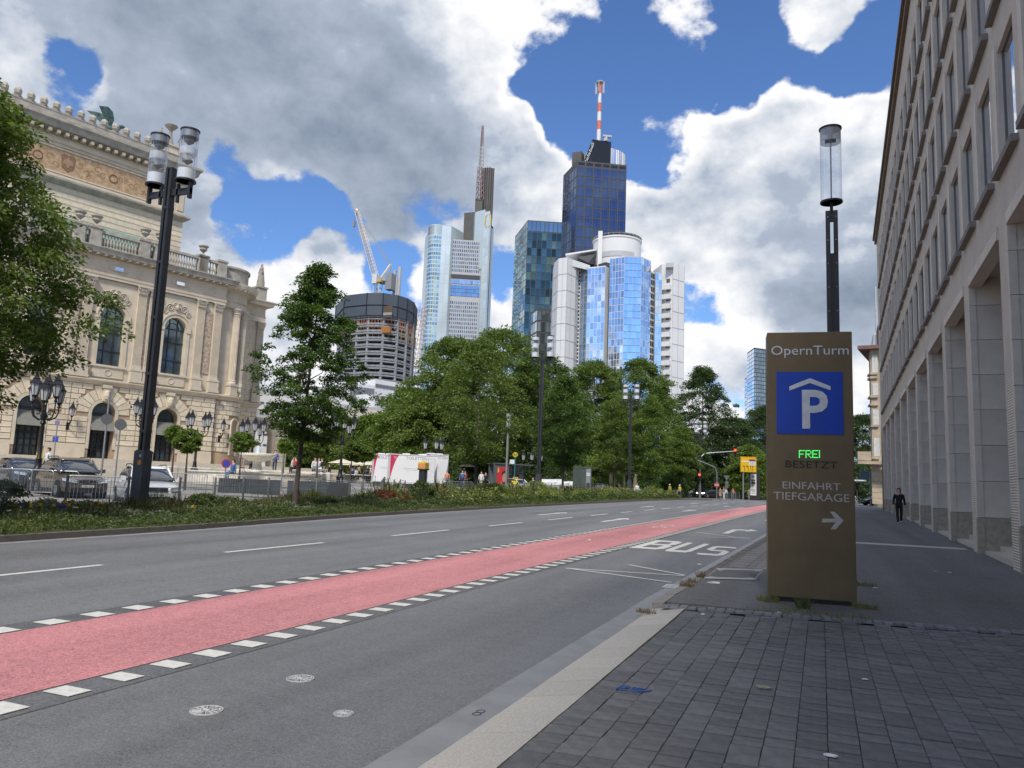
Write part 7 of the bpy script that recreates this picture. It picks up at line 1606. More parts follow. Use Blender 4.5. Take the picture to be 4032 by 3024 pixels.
MB().box(.22,.38,-.345,-.33,hs-.95,hs-.5).obj('poster_badge',mat('badge_yellow',(.5,.4,.08),.5),t); MB().box(.3,.7,-.345,-.33,.32,.40).obj('poster_caption',M_sgw,t)
MB().box(L_-.75,L_-.3,1.05,1.12,.9,1.6).obj('inner_poster',mat('inner_poster',(.35,.30,.25),.6,var=.4,scale=5),t); MB().box(L_*.4,L_*.62,.9,1.1,.42,.5).obj('bench',M_shg,t)
t,h,b_=pole('teal bus stop pole with a round yellow H sign and white route boards',2024,1920,74,1782,name='bus_stop_sign'); M_hy=mat('stop_yellow',(.62,.45,.02),.5); M_hg=mat('stop_green',(.02,.10,.04),.5)
a=facing(b_[0],b_[1]); rzz=a+math.pi/2
hd=thing('x','','') if 0 else None
def onpole(mb,nm,m,zz,t=t,rz=rzz): o=mb.obj(nm,m,t); o.location=(0,0,zz); o.rotation_euler=(0,0,rz); return o
onpole(MB().disc((0,-.07,0),(0,1,0),.24,24,.03),'stop_disc',M_hy,h-.2); text('H',.42,M_hg,t,'stop_letter',(math.cos(a)*.1,math.sin(a)*.1,h-.22),(R_(90),0,rzz),.004,off=.012)
onpole(MB().disc((0,-.06,0),(0,1,0),.27,24,.01),'stop_rim',M_hg,h-.2)
onpole(MB().box(-.5,-.05,-.04,-.01,-.2,.2),'route_board',M_sgw,h-.88); onpole(MB().box(-.28,.28,-.08,-.03,-.26,.26),'timetable',mat('timetable_yellow',(.6,.5,.02),.5),.95 if h>2 else .6)
# ---- glass lift, white crates, planters
d=80; x,y=spot(2292,1920,d); z=H(x,y); t=thing('glass_lift','green glass station lift with a grey door frame','lift',(x,y,z),R_(-12)); h=spotz(2292,1838,d).z-z
M_gg=clearglass('green_lift_glass',(.12,.50,.38),.10)
MB().box(-1.05,.35,-.02,.02,0,h-.1).box(-1.05,-1.01,.02,1.4,0,h-.1).obj('glass_wall',M_gg,t); 
for xx in (-1.05,-.35,.37,1.0): MB().box(xx-.04,xx+.04,-.05,.05,0,h).obj('frame_post',M_shg,t)
MB().box(-1.1,1.05,-.06,1.5,h-.1,h).obj('roof',M_shg,t); MB().box(.42,.96,.0,.06,0,h-.1).obj('lift_front',mat('lift_grey',(.26,.27,.28),.5),t); MB().box(.5,.88,-.02,.0,.05,1.55).obj('lift_door',mat('lift_door_grey',(.08,.085,.09),.35,metal=.4),t); MB().box(.46,.92,-.03,.0,h-.95,h-.6).obj('notice_panel',mat('lift_notice',(.55,.58,.62),.5),t)
MB().box(-.8,.2,.9,1.0,.9,1.1).box(-.8,-.7,.5,1.3,.5,2.).obj('inner_cabin',mat('lift_inner',(.05,.10,.09),.6),t)
for i,(px,w) in enumerate(((2146,1.0),(2172,.9),(2197,1.0),(2222,.8),(2249,1.1))):
    x,y=spot(px,1915,83); o=MB().box(-w/2,w/2,-.4,.4,.55,1.2+.1*(i%2)).box(-w/2,-w/2+.1,-.4,.4,0,.55).box(w/2-.1,w/2,-.4,.4,0,.55).box(-w/2,w/2,.3,.4,1.2,1.5+.08*(i%3)).obj('white_crate',M_tw,loc=(x,y,H(x,y)+.0)); tag(o,('leftmost','second','middle','fourth','rightmost')[i]+' white event crate in the row between tall lamp and glass lift','crate','row of white event crates')
# pergola
M_pst=mat('pergola_stone',(.42,.37,.27),.85,var=.2,scale=2)
d=102; x0,y0=spot(2405,1920,d); x1,y1=spot(2500,1920,d+4); t=thing('pergola','stone columned pergola under the trees by the crossing','pergola',(x0,y0,H(x0,y0)),math.atan2(y1-y0,x1-x0)); L_=math.hypot(x1-x0,y1-y0)
for k in range(5): MB().lathe([(.34,0),(.34,.25),(.27,.35),(.25,2.7),(.36,2.85),(.36,2.95)],12,(L_*k/4,(0 if k%2==0 else 2.2),0)).obj('column',M_pst,t,smooth=True)
MB().box(-.5,L_+.5,-.2,.2,2.95,3.2).box(-.5,L_+.5,2.,2.4,2.95,3.2).obj('beam',mat('pergola_beam',(.05,.04,.03),.8),t)
# parasols
for i,(px,d,yt) in enumerate(((1345,82,1806),(1440,80,1812),(1480,84,1808),(1380,90,1815),(1838,96,1822))):
    x,y=spot(px,1880,d); z=H(x,y); h=spotz(px,yt,d).z-z; t=thing('parasol',('cream parasol behind the rightmost small ball trees','cream parasol just left of the trailers','cream parasol touching the left toilet trailer','cream parasol half hidden behind the lantern post','small parasol behind the tree right of the trailers')[i],'parasol',(x,y,z),0,'cream parasols on the square'); MB().lathe([(1.6,h-.5),(.0,h)],8).obj('canopy',mat('canvas_cream',(.60,.54,.42),.8),t); MB().tube([(0,0,0),(0,0,h-.05)],.03,6).obj('pole',M_post,t)
# ---- crossing: traffic lights and signs
M_tlb=mat('signal_black',(.012,.014,.012),.5); M_rl=mat('red_signal',(.8,.02,.01),.4,emit=(1,.03,.015),estr=5.); M_off=mat('signal_lens_off',(.03,.02,.02),.3)
def lights(t,x,y,z,rz,lit=0,n=3,s=1.):
    o=MB().box(-.16*s,.16*s,-.1,.12,-.16*s*n*2/2,.16*s*n).obj('signal_head',M_tlb,t); o.location=(x,y,z); o.rotation_euler=(0,0,rz)
    for k in range(n):
        zz=(.16*s*n)-.17*s-.31*s*k; MB().disc((0,-.12,zz),(0,1,0),.115*s,16,.04).obj('signal_lens',M_rl if k==lit else M_off,o); v=MB(); n_=8
        P=[(math.cos(math.pi*q/n_)*.135*s,math.sin(math.pi*q/n_)*.135*s) for q in range(n_+1)]
        v.add([(a,-.12,zz+b) for a,b in P]+[(a,-.32,zz+b*.9) for a,b in P],[(q,q+1,n_+2+q,n_+1+q) for q in range(n_)]); v.obj('visor',M_tlb,o)
d=114; x,y=spot(2755,1965,d); z=H(x,y); P=lambda px,py:spotz(px,py,d)
t=thing('traffic_light','bent arm traffic light pole with two glowing red lights','traffic light',(x,y,z))
L0=Vector((x,y,z)); pts=[Vector((0,0,0)),P(2757,1815)-L0]; pts[1].x=pts[1].y=0.
pts+=[P(2762,1797)-L0,P(2774,1786)-L0,P(2800,1783)-L0,P(2890,1777)-L0]
MB().tube(pts,[.12,.10,.09,.085,.08,.06],8).obj('bent_pole',M_galv,t,smooth=True)
rzc=facing(x,y)+math.pi/2
q=P(2894.6,1779)-L0; lights(t,q.x,q.y,q.z-.15,rzc,0,3,1.25); q=P(2755,1872)-L0; lights(t,q.x-.0,q.y-.25,q.z-.3,rzc,0,3,1.25)
d=119; x,y=spot(2822,1963,d); z=H(x,y); L0=Vector((x,y,z)); P=lambda px,py:spotz(px,py,d)
t=thing('traffic_light','thin curved traffic light pole arching left, carrying a no entry sign','traffic light',(x,y,z)); pts=[Vector((0,0,0)),P(2821,1860)-L0]; pts[1].x=pts[1].y=0.; pts+=[P(2816,1842)-L0,P(2806,1836)-L0,P(2762,1817)-L0,P(2735,1811)-L0]; MB().tube(pts,[.09,.08,.075,.07,.06,.06],8).obj('bent_pole',M_galv,t,smooth=True)
q=P(2812,1890)-L0; lights(t,q.x,q.y,q.z,rzc+1.3,-1,3,.9); a=facing(x,y); zz=(P(2822,1910)-L0).z; u=disc_on(t,(x,y),zz,.36,M_sgw,'sign_rim',front=.1); disc_on(t,(x,y),zz,.33,mat('no_entry_red',(.50,.03,.03),.4),'sign_face',front=.12); o=MB().box(-.23,.23,-.15,-.135,-.06,.06).obj('white_bar',M_sgw,t); o.location=(0,0,zz); o.rotation_euler=(0,0,a+math.pi/2)
q=P(2740,1805)-L0; lights(t,q.x,q.y,q.z,rzc+1.5,-1,3,1.0)
d=122; x,y=spot(2861,1962,d); z=H(x,y); t,h,b_=pole('yield sign and two round signs seen from behind at the crossing',2861,1962,d,1875,r=.05); 
for (zz,kind) in ((h-.3,'t'),(spotz(2861,1901,d).z-b_[2],'d'),(spotz(2861,1916,d).z-b_[2],'d')):
    m_=MB().xz([(-.48,.42),(.48,.42),(0,-.42)],-.09,-.07) if kind=='t' else MB().disc((0,-.08,0),(0,1,0),.3,20,.02); o=m_.obj('sign_back',M_sigback,t); o.location=(0,0,zz); o.rotation_euler=(0,0,rzc)
# yellow direction sign
d=120; a0,a1=spotz(2915,1798+6,d),spotz(2979,1798+6,d); zb_=spotz(2947,1860,d).z; zt_=spotz(2947,1798,d).z; x,y=spot(2926,1965,d); z=H(x,y); t=thing('direction_sign','big yellow direction board with four black lane arrows on a post','sign',(x,y,z)); rzd=math.atan2(a1.y-a0.y,a1.x-a0.x)
MB().tube([(0,0,0),(0,0,zt_-z-.2)],.12,8).obj('post',M_galv,t)
bo=MB().box(0,(a1-a0).xy.length,-.04,.02,zb_-z,zt_-z).obj('board',mat('road_sign_yellow',(.66,.40,.01),.5,var=.05),t); bo.location=((a0-Vector((x,y,z))).x,(a0-Vector((x,y,z))).y-.15,0); bo.rotation_euler=(0,0,rzd)
BW=(a1-a0).xy.length; BH=zt_-zb_; zz0=zb_-z
br=MB(); br.box(.03,BW-.03,-.055,-.04,zz0+.03,zz0+.07).box(.03,BW-.03,-.055,-.04,zz0+BH-.07,zz0+BH-.03).box(.03,.07,-.055,-.04,zz0+.03,zz0+BH-.03).box(BW-.07,BW-.03,-.055,-.04,zz0+.03,zz0+BH-.03); br.obj('border_line',M_sgk,bo)
for k,(fx,tn) in enumerate(((.27,1),(.48,1),(.64,0),(.76,0))):
    X=BW*fx; A_=MB().box(X-.035,X+.035,-.055,-.04,zz0+BH*.08,zz0+BH*.40)
    if tn: A_.box(X-.22,X+.035,-.055,-.04,zz0+BH*.36,zz0+BH*.40).xz([(X-.34,zz0+BH*.38),(X-.20,zz0+BH*.33),(X-.20,zz0+BH*.43)],-.055,-.04)
    else: A_.xz([(X-.10,zz0+BH*.36),(X+.10,zz0+BH*.36),(X,zz0+BH*.43)],-.055,-.04)
    A_.obj('lane_arrow',M_sgk,bo)
MB().box(BW*.08,BW*.50,-.055,-.04,zz0+BH*.65,zz0+BH*.72).obj('white_field',M_sgw,bo); MB().box(BW*.55,BW*.93,-.055,-.04,zz0+BH*.45,zz0+BH*.70).obj('white_field',M_sgw,bo); MB().box(BW*.55,BW*.93,-.055,-.04,zz0+BH*.71,zz0+BH*.79).obj('blue_field',mat('sign_navy',(.04,.03,.20),.5),bo); MB().box(BW*.55,BW*.93,-.055,-.04,zz0+BH*.80,zz0+BH*.87).obj('orange_field',mat('sign_orange',(.6,.15,.02),.5),bo)
for k in range(3): MB().box(BW*.59,BW*.88,-.06,-.055,zz0+BH*(.49+.07*k),zz0+BH*(.505+.07*k)).obj('name_line',M_sgk,bo)
o=MB().box(-.16,.16,-.2,-.0,0,.9).obj('signal_head',M_tlb,t); o.location=(.9,-.1,spotz(2936,1890,d).z-z-.4)
d=122; x,y=spot(2973,1960,d); z=H(x,y); h=spotz(2970,1855,d).z-z; t=thing('advertising_column','dark advertising pillar with a tall white poster at the crossing','advertising pillar',(x,y,z),rzc)
MB().box(-.8,.72,-.3,.9,0,h).obj('body',mat('pillar_dark',(.02,.018,.022),.5),t); MB().box(-.72,.18,-.34,-.30,.75,h-.45).obj('poster',mat('poster_white',(.6,.62,.62),.5,var=.04),t)
for (z0_,z1_,xa,xb,mm) in ((.75,.78,0,0,0),(h-1.0,h-.8,-.4,-.15,1),(h-1.55,h-1.35,-.6,0,1),(h-2.0,h-1.7,-.55,.05,1),(h-2.3,h-2.1,-.5,-.05,2),(1.6,1.66,-.6,.05,1),(1.4,1.46,-.6,.0,1),(1.1,1.16,-.55,0,1)): 
    if mm: MB().box(xa,xb,-.36,-.34,z0_,z1_).obj('poster_print',M_sgk if mm==1 else M_orng,t)
# railing behind waiting people
x0,y0=spot(2850,1950,132); x1,y1=spot(3060,1950,136); n=14; t=thing('green_railing','low green mesh railing behind the people at the crossing','fence',(x0,y0,H(x0,y0)))
for k in range(n):
    a=Vector((x1-x0,y1-y0)); p=a*(k/n); q=a*((k+1)/n); dz=H(x0+p.x,y0+p.y)-H(x0,y0); MB().tube([(p.x,p.y,0),(p.x,p.y,1.2)],.04,5).obj('post',M_post,t); m_=MB(); 
    for j in range(13): s_=p+(q-p)*(j/13); m_.box(s_.x-.01,s_.x+.01,s_.y-.01,s_.y+.01,.05,1.15)
    m_.tube([(p.x,p.y,1.15),(q.x,q.y,1.15)],.02,4); m_.obj('mesh_panel',mat('rail_green',(.06,.09,.07),.6),t,kind='stuff')
# blue signs beyond the footway
t,h,b_=pole('blue direction boards on a post beyond the end of the footway',3428,1980,104,1855,r=.07); 
for zz in (h-.3,h-.85): MB().box(-1.3,.45,-.03,.03,zz-.22,zz+.22).obj('board',mat('board_blue',(.08,.13,.22),.6),t)
t,h,b_=pole('white street name plate and signal on a short post by the parking sign edge',3376,1985,98,1880,r=.05); MB().box(-.3,1.1,-.02,.02,h-.45,h-.28).obj('name_plate',M_sgw,t); lights(t,-.0,-.1,h-1.1,0,-1,3,1.)
# ---------------------------------------------------------------- cars
M_blk=mat('black_plastic',(.014,.014,.015),.5); M_rim=mat('alloy_rim',(.35,.36,.38),.3,metal=.8); M_hl=mat('headlight_glass',(.55,.58,.62),.08,metal=.5,var=.3,scale=20); M_chrome=mat('chrome',(.6,.6,.62),.12,metal=1.,var=0); M_tail=mat('tail_lamp',(.30,.01,.01),.25)
def loft(name,st,m,par,sub=1):
    """st: list of rings [(x,[(y,z)...])], mirrored in y"""
    b=MB(); n=None; V=[]
    for x,half in st:
        r=[(x,-y,z) for y,z in half]+[(x,y,z) for y,z in half[::-1]]; n=len(r); V+=r
    F=[(j*n+k,(j+1)*n+k,(j+1)*n+(k+1)%n,j*n+(k+1)%n) for j in range(len(st)-1) for k in range(n)]
    F+=[tuple(range(n)),tuple(range(len(st)*n-1,(len(st)-1)*n-1,-1))]
    b.add(V,F); o=b.obj(name,m,par,smooth=False)
    if sub:
        q=o.modifiers.new('s','SUBSURF'); q.levels=sub; q.render_levels=sub; o.data.polygons.foreach_set('use_smooth',[True]*len(o.data.polygons))
    return o
def car(name,lb,x,y,rz,paint,L_=4.4,Wd=1.84,Ht=1.62,plate='',hood=.98,cat='car',kind='suv',lit=False,group=None):
    t=thing(name,lb,cat,(x,y,H(x,y)+.022),rz,group); w=Wd/2; gc=.22; hx=.0
    # x: 0 = front bumper, L_ = rear ; z profile of the lower body (belt / hood)
    belt=Ht*.62
    S=[(0.0,.80,.38,.60),(.05,.88,.28,.70),(.22,.95,.22,hood*.82),(.55,.98,.22,hood*.93),(1.05,1.,.22,hood),(1.35,1.,.22,belt+.03),(2.2,1.,.22,belt+.03),(3.2,1.,.22,belt+.05),(L_-.45,.98,.24,belt+.08),(L_-.12,.94,.30,belt+.04),(L_,.86,.42,belt-.12)]
    st=[]
    for (xx,k,zb_,zt_) in S: ww=w*k; st.append((xx,[(0,zb_),(ww*.9,zb_),(ww*.985,zb_+.10),(ww,zb_+(zt_-zb_)*.45),(ww*.985,zb_+(zt_-zb_)*.78),(ww*.90,zt_-.015),(ww*.6,zt_+.015),(0,zt_+.03)]))
    body=loft('body',st,paint,t)
    # greenhouse
    rf=Ht; x0,x1,x2,x3=1.12,1.95,L_-.75,L_-.18
    G=[(x0,.86,belt+.0,belt+.04),(x0+.28,.84,belt-.02,belt+(rf-belt)*.42),(x1-.1,.80,belt-.02,rf-.05),(2.5,.79,belt-.02,rf-.01),(x2-.2,.78,belt,rf-.03),(x2+.18,.77,belt,rf-.10),(x3,.76,belt,belt+.15)]
    st=[(xx,[(0,zb_),(w*k*1.17,zb_),(w*k*1.10,zb_+(zt_-zb_)*.55),(w*k*.97,zt_-.01),(0,zt_)]) for xx,k,zb_,zt_ in G]; loft('greenhouse',st,M_car_glass,t)
    # roof skin and pillars
    R=[(x1-.16,.66,rf-.10),(x1+.1,.70,rf-.015),(2.5,.71,rf+.014),(x2-.2,.70,rf-.005),(x2+.14,.67,rf-.075)]
    st=[(xx,[(0,z-.03),(w*k*1.06,z-.06),(w*k*1.06,z-.02),(w*k*.8,z+.008),(0,z+.018)]) for xx,k,z in R]; loft('roof',st,paint,t)
    for sy in (-1,1):
        MB().tube([(x0+.10,sy*w*.83,belt+.0),(x1-.14,sy*w*.685,rf-.075)],.04,6).obj('windscreen_pillar',paint,t); MB().tube([(2.62,sy*w*.86,belt),(2.62,sy*w*.735,rf-.06)],.035,4).obj('door_pillar',M_blk,t)
        MB().add([(x2-.12,sy*w*.872,belt),(x3-.02,sy*w*.80,belt+.1),(x2+.2,sy*w*.72,rf-.10),(x2+.0,sy*w*.735,rf-.07)],[(0,1,2,3)]).obj('rear_pillar',paint,t)
        if kind=='suv': MB().tube([(x1+.15,sy*w*.68,rf+.01),(x1+.3,sy*w*.68,rf+.055),(x2-.3,sy*w*.68,rf+.045),(x2-.1,sy*w*.66,rf-.03)],.02,5).obj('roof_rail',M_blk,t)
        MB().add([(a,sy*b_,c) for a,b_,c in ((x0+.30,w*.98,belt+.02),(x0+.30,w*1.18,belt+.04),(x0+.30,w*1.18,belt+.20),(x0+.30,w*.98,belt+.18),(x0+.5,w*.98,belt+.03),(x0+.5,w*1.14,belt+.05),(x0+.5,w*1.14,belt+.19),(x0+.5,w*.98,belt+.17))],[(0,1,2,3),(4,5,6,7),(0,1,5,4),(2,3,7,6),(1,2,6,5)]).obj('wing_mirror',paint,t)
        for wx in (.86,L_-.82):
            MB().tube([(wx,sy*(w-.34),.36),(wx,sy*(w+.006),.36)],.405,24).obj('wheel_arch',M_blk,t)
            wh=MB().tube([(wx,sy*(w-.20),.34),(wx,sy*(w-.0),.34),(wx,sy*(w+.022),.34)],[.34,.34,.325],24).obj('wheel',M_tyre,t); MB().tube([(wx,sy*(w+.018),.34),(wx,sy*(w+.028),.34)],.205,20).obj('rim',M_blk,wh)
            sp=MB()
            for k in range(5): a=6.2832*k/5; sp.tube([(wx,sy*(w+.034),.34),(wx+.2*math.cos(a),sy*(w+.034),.34+.2*math.sin(a))],.022,4)
            sp.tube([(wx+.205*math.cos(6.2832*k/20),sy*(w+.03),.34+.205*math.sin(6.2832*k/20)) for k in range(21)],.014,4,cap=False); sp.obj('spokes',M_rim,wh)
        MB().add([(.02,sy*w*.86,.70),(.0,sy*w*.42,.66),(.03,sy*w*.44,.79),(.30,sy*w*.955,.86),(.22,sy*w*.96,.76)],[(0,1,2,3,4)] if sy<0 else [(4,3,2,1,0)]).obj('headlight',M_hl if not lit else mat('lit_headlight',(.9,.9,.8),.3,emit=(1,.9,.7),estr=3),t).location=(-.035,sy*.012,0)
        MB().box(-.015,.05,sy*w*.5-.1 if sy>0 else -w*.5-.16,sy*w*.5+.16 if sy>0 else -w*.5+.1,.34,.44).obj('fog_lamp',M_blk,t)
        MB().box(L_-.06,L_+.01,min(sy*w*.55,sy*w*.86),max(sy*w*.55,sy*w*.86),belt-.22,belt-.05).obj('tail_light',M_tail,t)
        MB().add([(1.45,sy*(w+.002),.45),(1.45,sy*(w+.004),belt-.03),(1.46,sy*(w+.004),belt-.03),(1.46,sy*(w+.002),.45),(2.61,sy*(w+.002),.4),(2.61,sy*(w+.004),belt-.03),(2.62,sy*(w+.004),belt-.03),(2.62,sy*(w+.002),.4)],[(0,1,2,3),(4,5,6,7)]).obj('door_seam',M_blk,t,kind='stuff')
        MB().box(2.35,2.52,min(sy*(w),sy*(w+.02)),max(sy*w,sy*(w+.02)),belt-.15,belt-.12).obj('door_handle',paint,t); MB().box(1.3,L_-1.25,min(sy*(w-.01),sy*(w+.012)),max(sy*(w-.01),sy*(w+.012)),.22,.36).obj('sill_trim',M_blk,t)
    MB().xz([(0,0)]*0 or [(-.02,.66),(.03,.66),(.03,.80),(-.02,.78)],-w*.36,w*.36).obj('grille',M_blk,t); MB().box(-.03,-.02,-w*.37,w*.37,.655,.665).box(-.03,-.01,-w*.37,w*.37,.79,.80).obj('grille_trim',M_chrome,t)
    MB().add([(-.02,-w*.62,.26),(-.02,w*.62,.26),(-.02,w*.44,.46),(-.02,-w*.44,.46),(.1,-w*.62,.26),(.1,w*.62,.26),(.1,w*.44,.46),(.1,-w*.44,.46)],[(0,1,2,3),(0,3,7,4),(1,5,6,2),(3,2,6,7),(0,4,5,1)]).obj('lower_grille',M_blk,t)
    MB().box(-.045,-.02,-.26,.26,.47,.58).obj('number_plate',mat('plate_white',(.65,.65,.63),.5),t)
    if plate: text(plate,.095,M_sgk,t,'plate_letters',(-.048,.0,.522),(R_(90),0,R_(-90)),.001); MB().box(-.047,-.044,.22,.26,.475,.575).obj('plate_band',M_blue,t)
    MB().disc((-.035,0,.73),(1,0,0),.05,12,.02).obj('badge',M_chrome,t)
    for sy in (-.45,.35): MB().tube([(x0+.05,sy*w,belt+.055),(x0+.22,(sy+.38)*w,belt+.17)],.010,4).obj('wiper',M_blk,t)
    return t
def paintm(n,c,mt=.3): return mat(n,c,.28,metal=mt,var=.04,coat=1.,spec=.5)
P_white=paintm('white_paint',(.80,.81,.82),.0); P_brown=paintm('brown_grey_paint',(.105,.088,.066),.45); P_navy=paintm('dark_blue_paint',(.03,.05,.085),.4); P_black=paintm('black_paint',(.012,.014,.02),.3); P_silver=paintm('silver_paint',(.45,.46,.48),.5); P_taxi=paintm('taxi_cream',(.62,.58,.42),.0)
def place_car(name,lb,pxf,d,heading,paint,**k):
    """front bumper centre under photo column pxf at depth d; heading = direction the nose points, degrees from +X"""
    x,y=spot(pxf,1950,d); return car(name,lb,x,y,R_(heading+180),paint,**k)
place_car('parked_car','white compact car half hidden behind the grey mast box',622,28.8,-33,P_white,L_=4.36,Wd=1.84,Ht=1.60,plate='F AR 3180')
place_car('parked_car','brownish grey off-road car with roof rails, left of the white car',340,33,-23,P_brown,L_=4.6,Wd=1.88,Ht=1.72,plate='F MX 210')
place_car('parked_car','dark blue car at the left edge, half cut by the lantern post',130,38.5,-20,P_navy,L_=4.5,Wd=1.82,Ht=1.52,kind='sedan')
tx_=place_car('parked_car','cream taxi with a yellow roof sign by the bus shelter',2100,77,-20,P_taxi,L_=4.5,Ht=1.48,kind='sedan'); MB().box(2.3,2.55,-.25,.25,1.5,1.64).obj('taxi_sign',mat('stop_yellow',(.62,.45,.02),.5),tx_)
place_car('parked_car','blue car seen behind the lift and the white crates',2385,88,-60,P_navy,L_=4.4,Ht=1.55)
place_car('driving_car','black saloon with lit headlights waiting at the crossing',2755,131,-125,P_black,L_=4.7,Ht=1.46,kind='sedan',lit=True)
place_car('driving_car','dark car with a silver windscreen beyond the end of the footway',3398,112,-150,P_black,L_=4.4,Ht=1.5)
# ---------------------------------------------------------------- people
M_skin=mat('skin',(.42,.24,.17),.6,var=.05); M_skin2=mat('skin_light',(.55,.35,.27),.6,var=.05)
def cloth(n,c): return mat('cloth_'+n,c,.85,var=.15,scale=6,bump=.15,bscale=30)
CL=dict(black=(.014,.014,.016),white=(.62,.62,.62),blue=(.06,.12,.30),navy=(.02,.03,.07),yellow=(.60,.48,.04),salmon=(.55,.20,.14),tan=(.34,.24,.16),grey=(.18,.19,.2),jeans=(.10,.15,.24),red=(.40,.05,.04),pale=(.50,.52,.55),green=(.06,.12,.05))
def limbchain(name,chains,m,par,lv=1):
    V=[];E=[];Rr=[]
    for ch in chains:
        for i,(p,r,link) in enumerate(ch):
            V.append(p); Rr.append(r)
            if link is not None: E.append((link if link>=0 else len(V)-1+link,len(V)-1))
    return skin(name,V,E,Rr,m,par,lv)
def person(lb,x,y,rz,h=1.72,top='black',bot='black',hair=(.03,.02,.015),walk=.0,arms=(0.,0.),skirt=False,seated=False,group=None,name='person',hat=None,zoff=0.,detail=False,long_hair=False,lean=0.):
    """faces local -Y"""
    z=H(x,y)+.02+zoff; t=thing(name,lb,'person',(x,y,z),rz,group); k=h/1.75; S=lambda p:(p[0]*k,p[1]*k,p[2]*k)
    hip=.93 if not seated else .55; up=hip-.93; 
    def leg(s,f):
        if seated: return [(s*.09,0,hip),(s*.11,-.42,.5),(s*.11,-.42,.07),(s*.11,-.56,.03)]
        kx=f; return [(s*.09,0,.93),(s*.10,-.10*kx-.03,.50),(s*.09,-.30*kx if kx>0 else .30*-kx,.09+(.07 if kx<0 else 0)),(s*.09,(-.30*kx if kx>0 else .30*-kx)-.14,.03+(.0 if kx>=0 else .02))]
    def arm(s,f): return [(s*.18,0,1.42+up),(s*.245,-.06*f+.03,1.16+up),(s*.265,-.22*f-.04,.93+up),(s*.262,-.27*f-.06,.84+up)]
    L1,L2=leg(-1,walk),leg(1,-walk); A1,A2=arm(-1,arms[0]),arm(1,arms[1])
    V=[(0,0,hip),(0,.0,1.18+up),(0,.0,1.40+up),(0,-.01,1.53+up),(0,-.03,1.60+up),(0,-.03,1.67+up),(0,-.02,1.72+up)]+A1+A2+L1+L2; V=[S(p) for p in V]
    E=[(0,1),(1,2),(2,3),(3,4),(4,5),(5,6),(2,7),(7,8),(8,9),(9,10),(2,11),(11,12),(12,13),(13,14),(0,15),(15,16),(16,17),(17,18),(0,19),(19,20),(20,21),(21,22)]
    R0=[.13,.12,.13,.052,.078,.088,.06,.055,.04,.032,.036,.055,.04,.032,.036,.085,.058,.04,.035,.085,.058,.04,.035]
    skin('body',V,E,[r*k for r in R0],M_skin2,t,1)
    # jacket over trunk and upper arms, trousers over hips and legs, shoes, hair
    J=[V[0],V[1],V[2],V[7],V[8],V[9],V[11],V[12],V[13],S((0,0,1.47+up))]; skin('jacket',J,[(0,1),(1,2),(2,3),(3,4),(4,5),(2,6),(6,7),(7,8),(2,9)],[.155*k,.150*k,.150*k,.075*k,.06*k,.05*k,.075*k,.06*k,.05*k,.065*k],cloth(top,CL[top]),t,1)
    T=[V[0],V[15],V[16],V[17],V[19],V[20],V[21]]; skin('trousers',T,[(0,1),(1,2),(2,3),(0,4),(4,5),(5,6)],[.145*k,.098*k,.072*k,.056*k,.098*k,.072*k,.056*k],cloth(bot,CL[bot]),t,1)
    if skirt: MB().lathe([(.24*k,.5*k),(.15*k,1.0*k)],10).obj('skirt',cloth(bot,CL[bot]),t,smooth=True)
    for q in (18,22): a,b_=V[q-1],V[q]; MB().cb(b_[0],(a[1]+b_[1])/2-.03*k,max(.035,b_[2]+.01),.09*k,.27*k,.075*k).obj('shoe',mat('shoe_dark',(.02,.02,.02),.6) if bot!='pale' else M_sgw,t).modifiers.new('b','BEVEL').width=.02
    hm=mat('hair_%d'%int(hair[0]*1000),hair,.6,var=.3,scale=20); hz=(1.665+up)*k
    hb=MB().lathe([(.0,.125),(.06,.115),(.10,.06),(.112,.0),(.105,-.05),(.09,-.08 if not long_hair else -.20)],12,(0,.012*k,hz)); 
    cut=[]; 
    o=hb.obj('hair',hm,t,smooth=True); o.scale=(1,1.12,1)
    # face side open: push the fringe up
    for v in o.data.vertices:
        if v.co.y<-.03 and v.co.z<hz+.035: v.co.y=-.01
    if detail:
        for s in (-1,1): MB().lathe([(0,-.011),(.011,0),(0,.011)],8,(s*.034*k,-.108*k,hz-.005)).obj('eye',M_blk,t)
        MB().add([(-.014,-.108,hz-.05),(.014,-.108,hz-.05),(0,-.137,hz-.045),(0,-.110,hz+.0)],[(0,1,2),(1,3,2),(3,0,2)]).obj('nose',M_skin2,t); MB().box(-.028,.028,-.114,-.104,hz-.082,hz-.073).obj('mouth',mat('lips',(.30,.10,.08),.6),t)
        for s,A in ((-1,A1),(1,A2)):
            for q in range(4): bx=S(A[3]); MB().tube([(bx[0]+(q-1.5)*.0,bx[1]+(q-1.5)*.018,bx[2]),(bx[0],bx[1]+(q-1.5)*.021-.004,bx[2]-.05),(bx[0]-s*.012,bx[1]+(q-1.5)*.02-.012,bx[2]-.085+abs(q-1.4)*.007)],[.0095,.0085,.007],5).obj('finger',M_skin2,t)
            MB().tube([(bx[0],bx[1]-.025,bx[2]+.02),(bx[0]-s*.01,bx[1]-.05,bx[2]-.02),(bx[0]-s*.012,bx[1]-.052,bx[2]-.045)],[.011,.009,.007],5).obj('thumb',M_skin2,t)
    if hat: MB().lathe([(.12,-.02),(.125,.03),(.08,.1),(0,.125)],12,(0,0,hz+.02)).obj('cap',cloth(hat,CL[hat]),t,smooth=True)
    return t
face=lambda x,y:math.atan2(-y,-x)+math.pi/2   # rz so that local -Y looks at the viewer
d=40.5; x,y=spot(3542,2060,d); ped=person('person in a black jacket and black trousers walking towards the viewer by the office pillars',x,y,face(x,y)+.15,1.86,'black','black',(.035,.018,.012),walk=.55,arms=(.5,-.3),detail=True,long_hair=True)
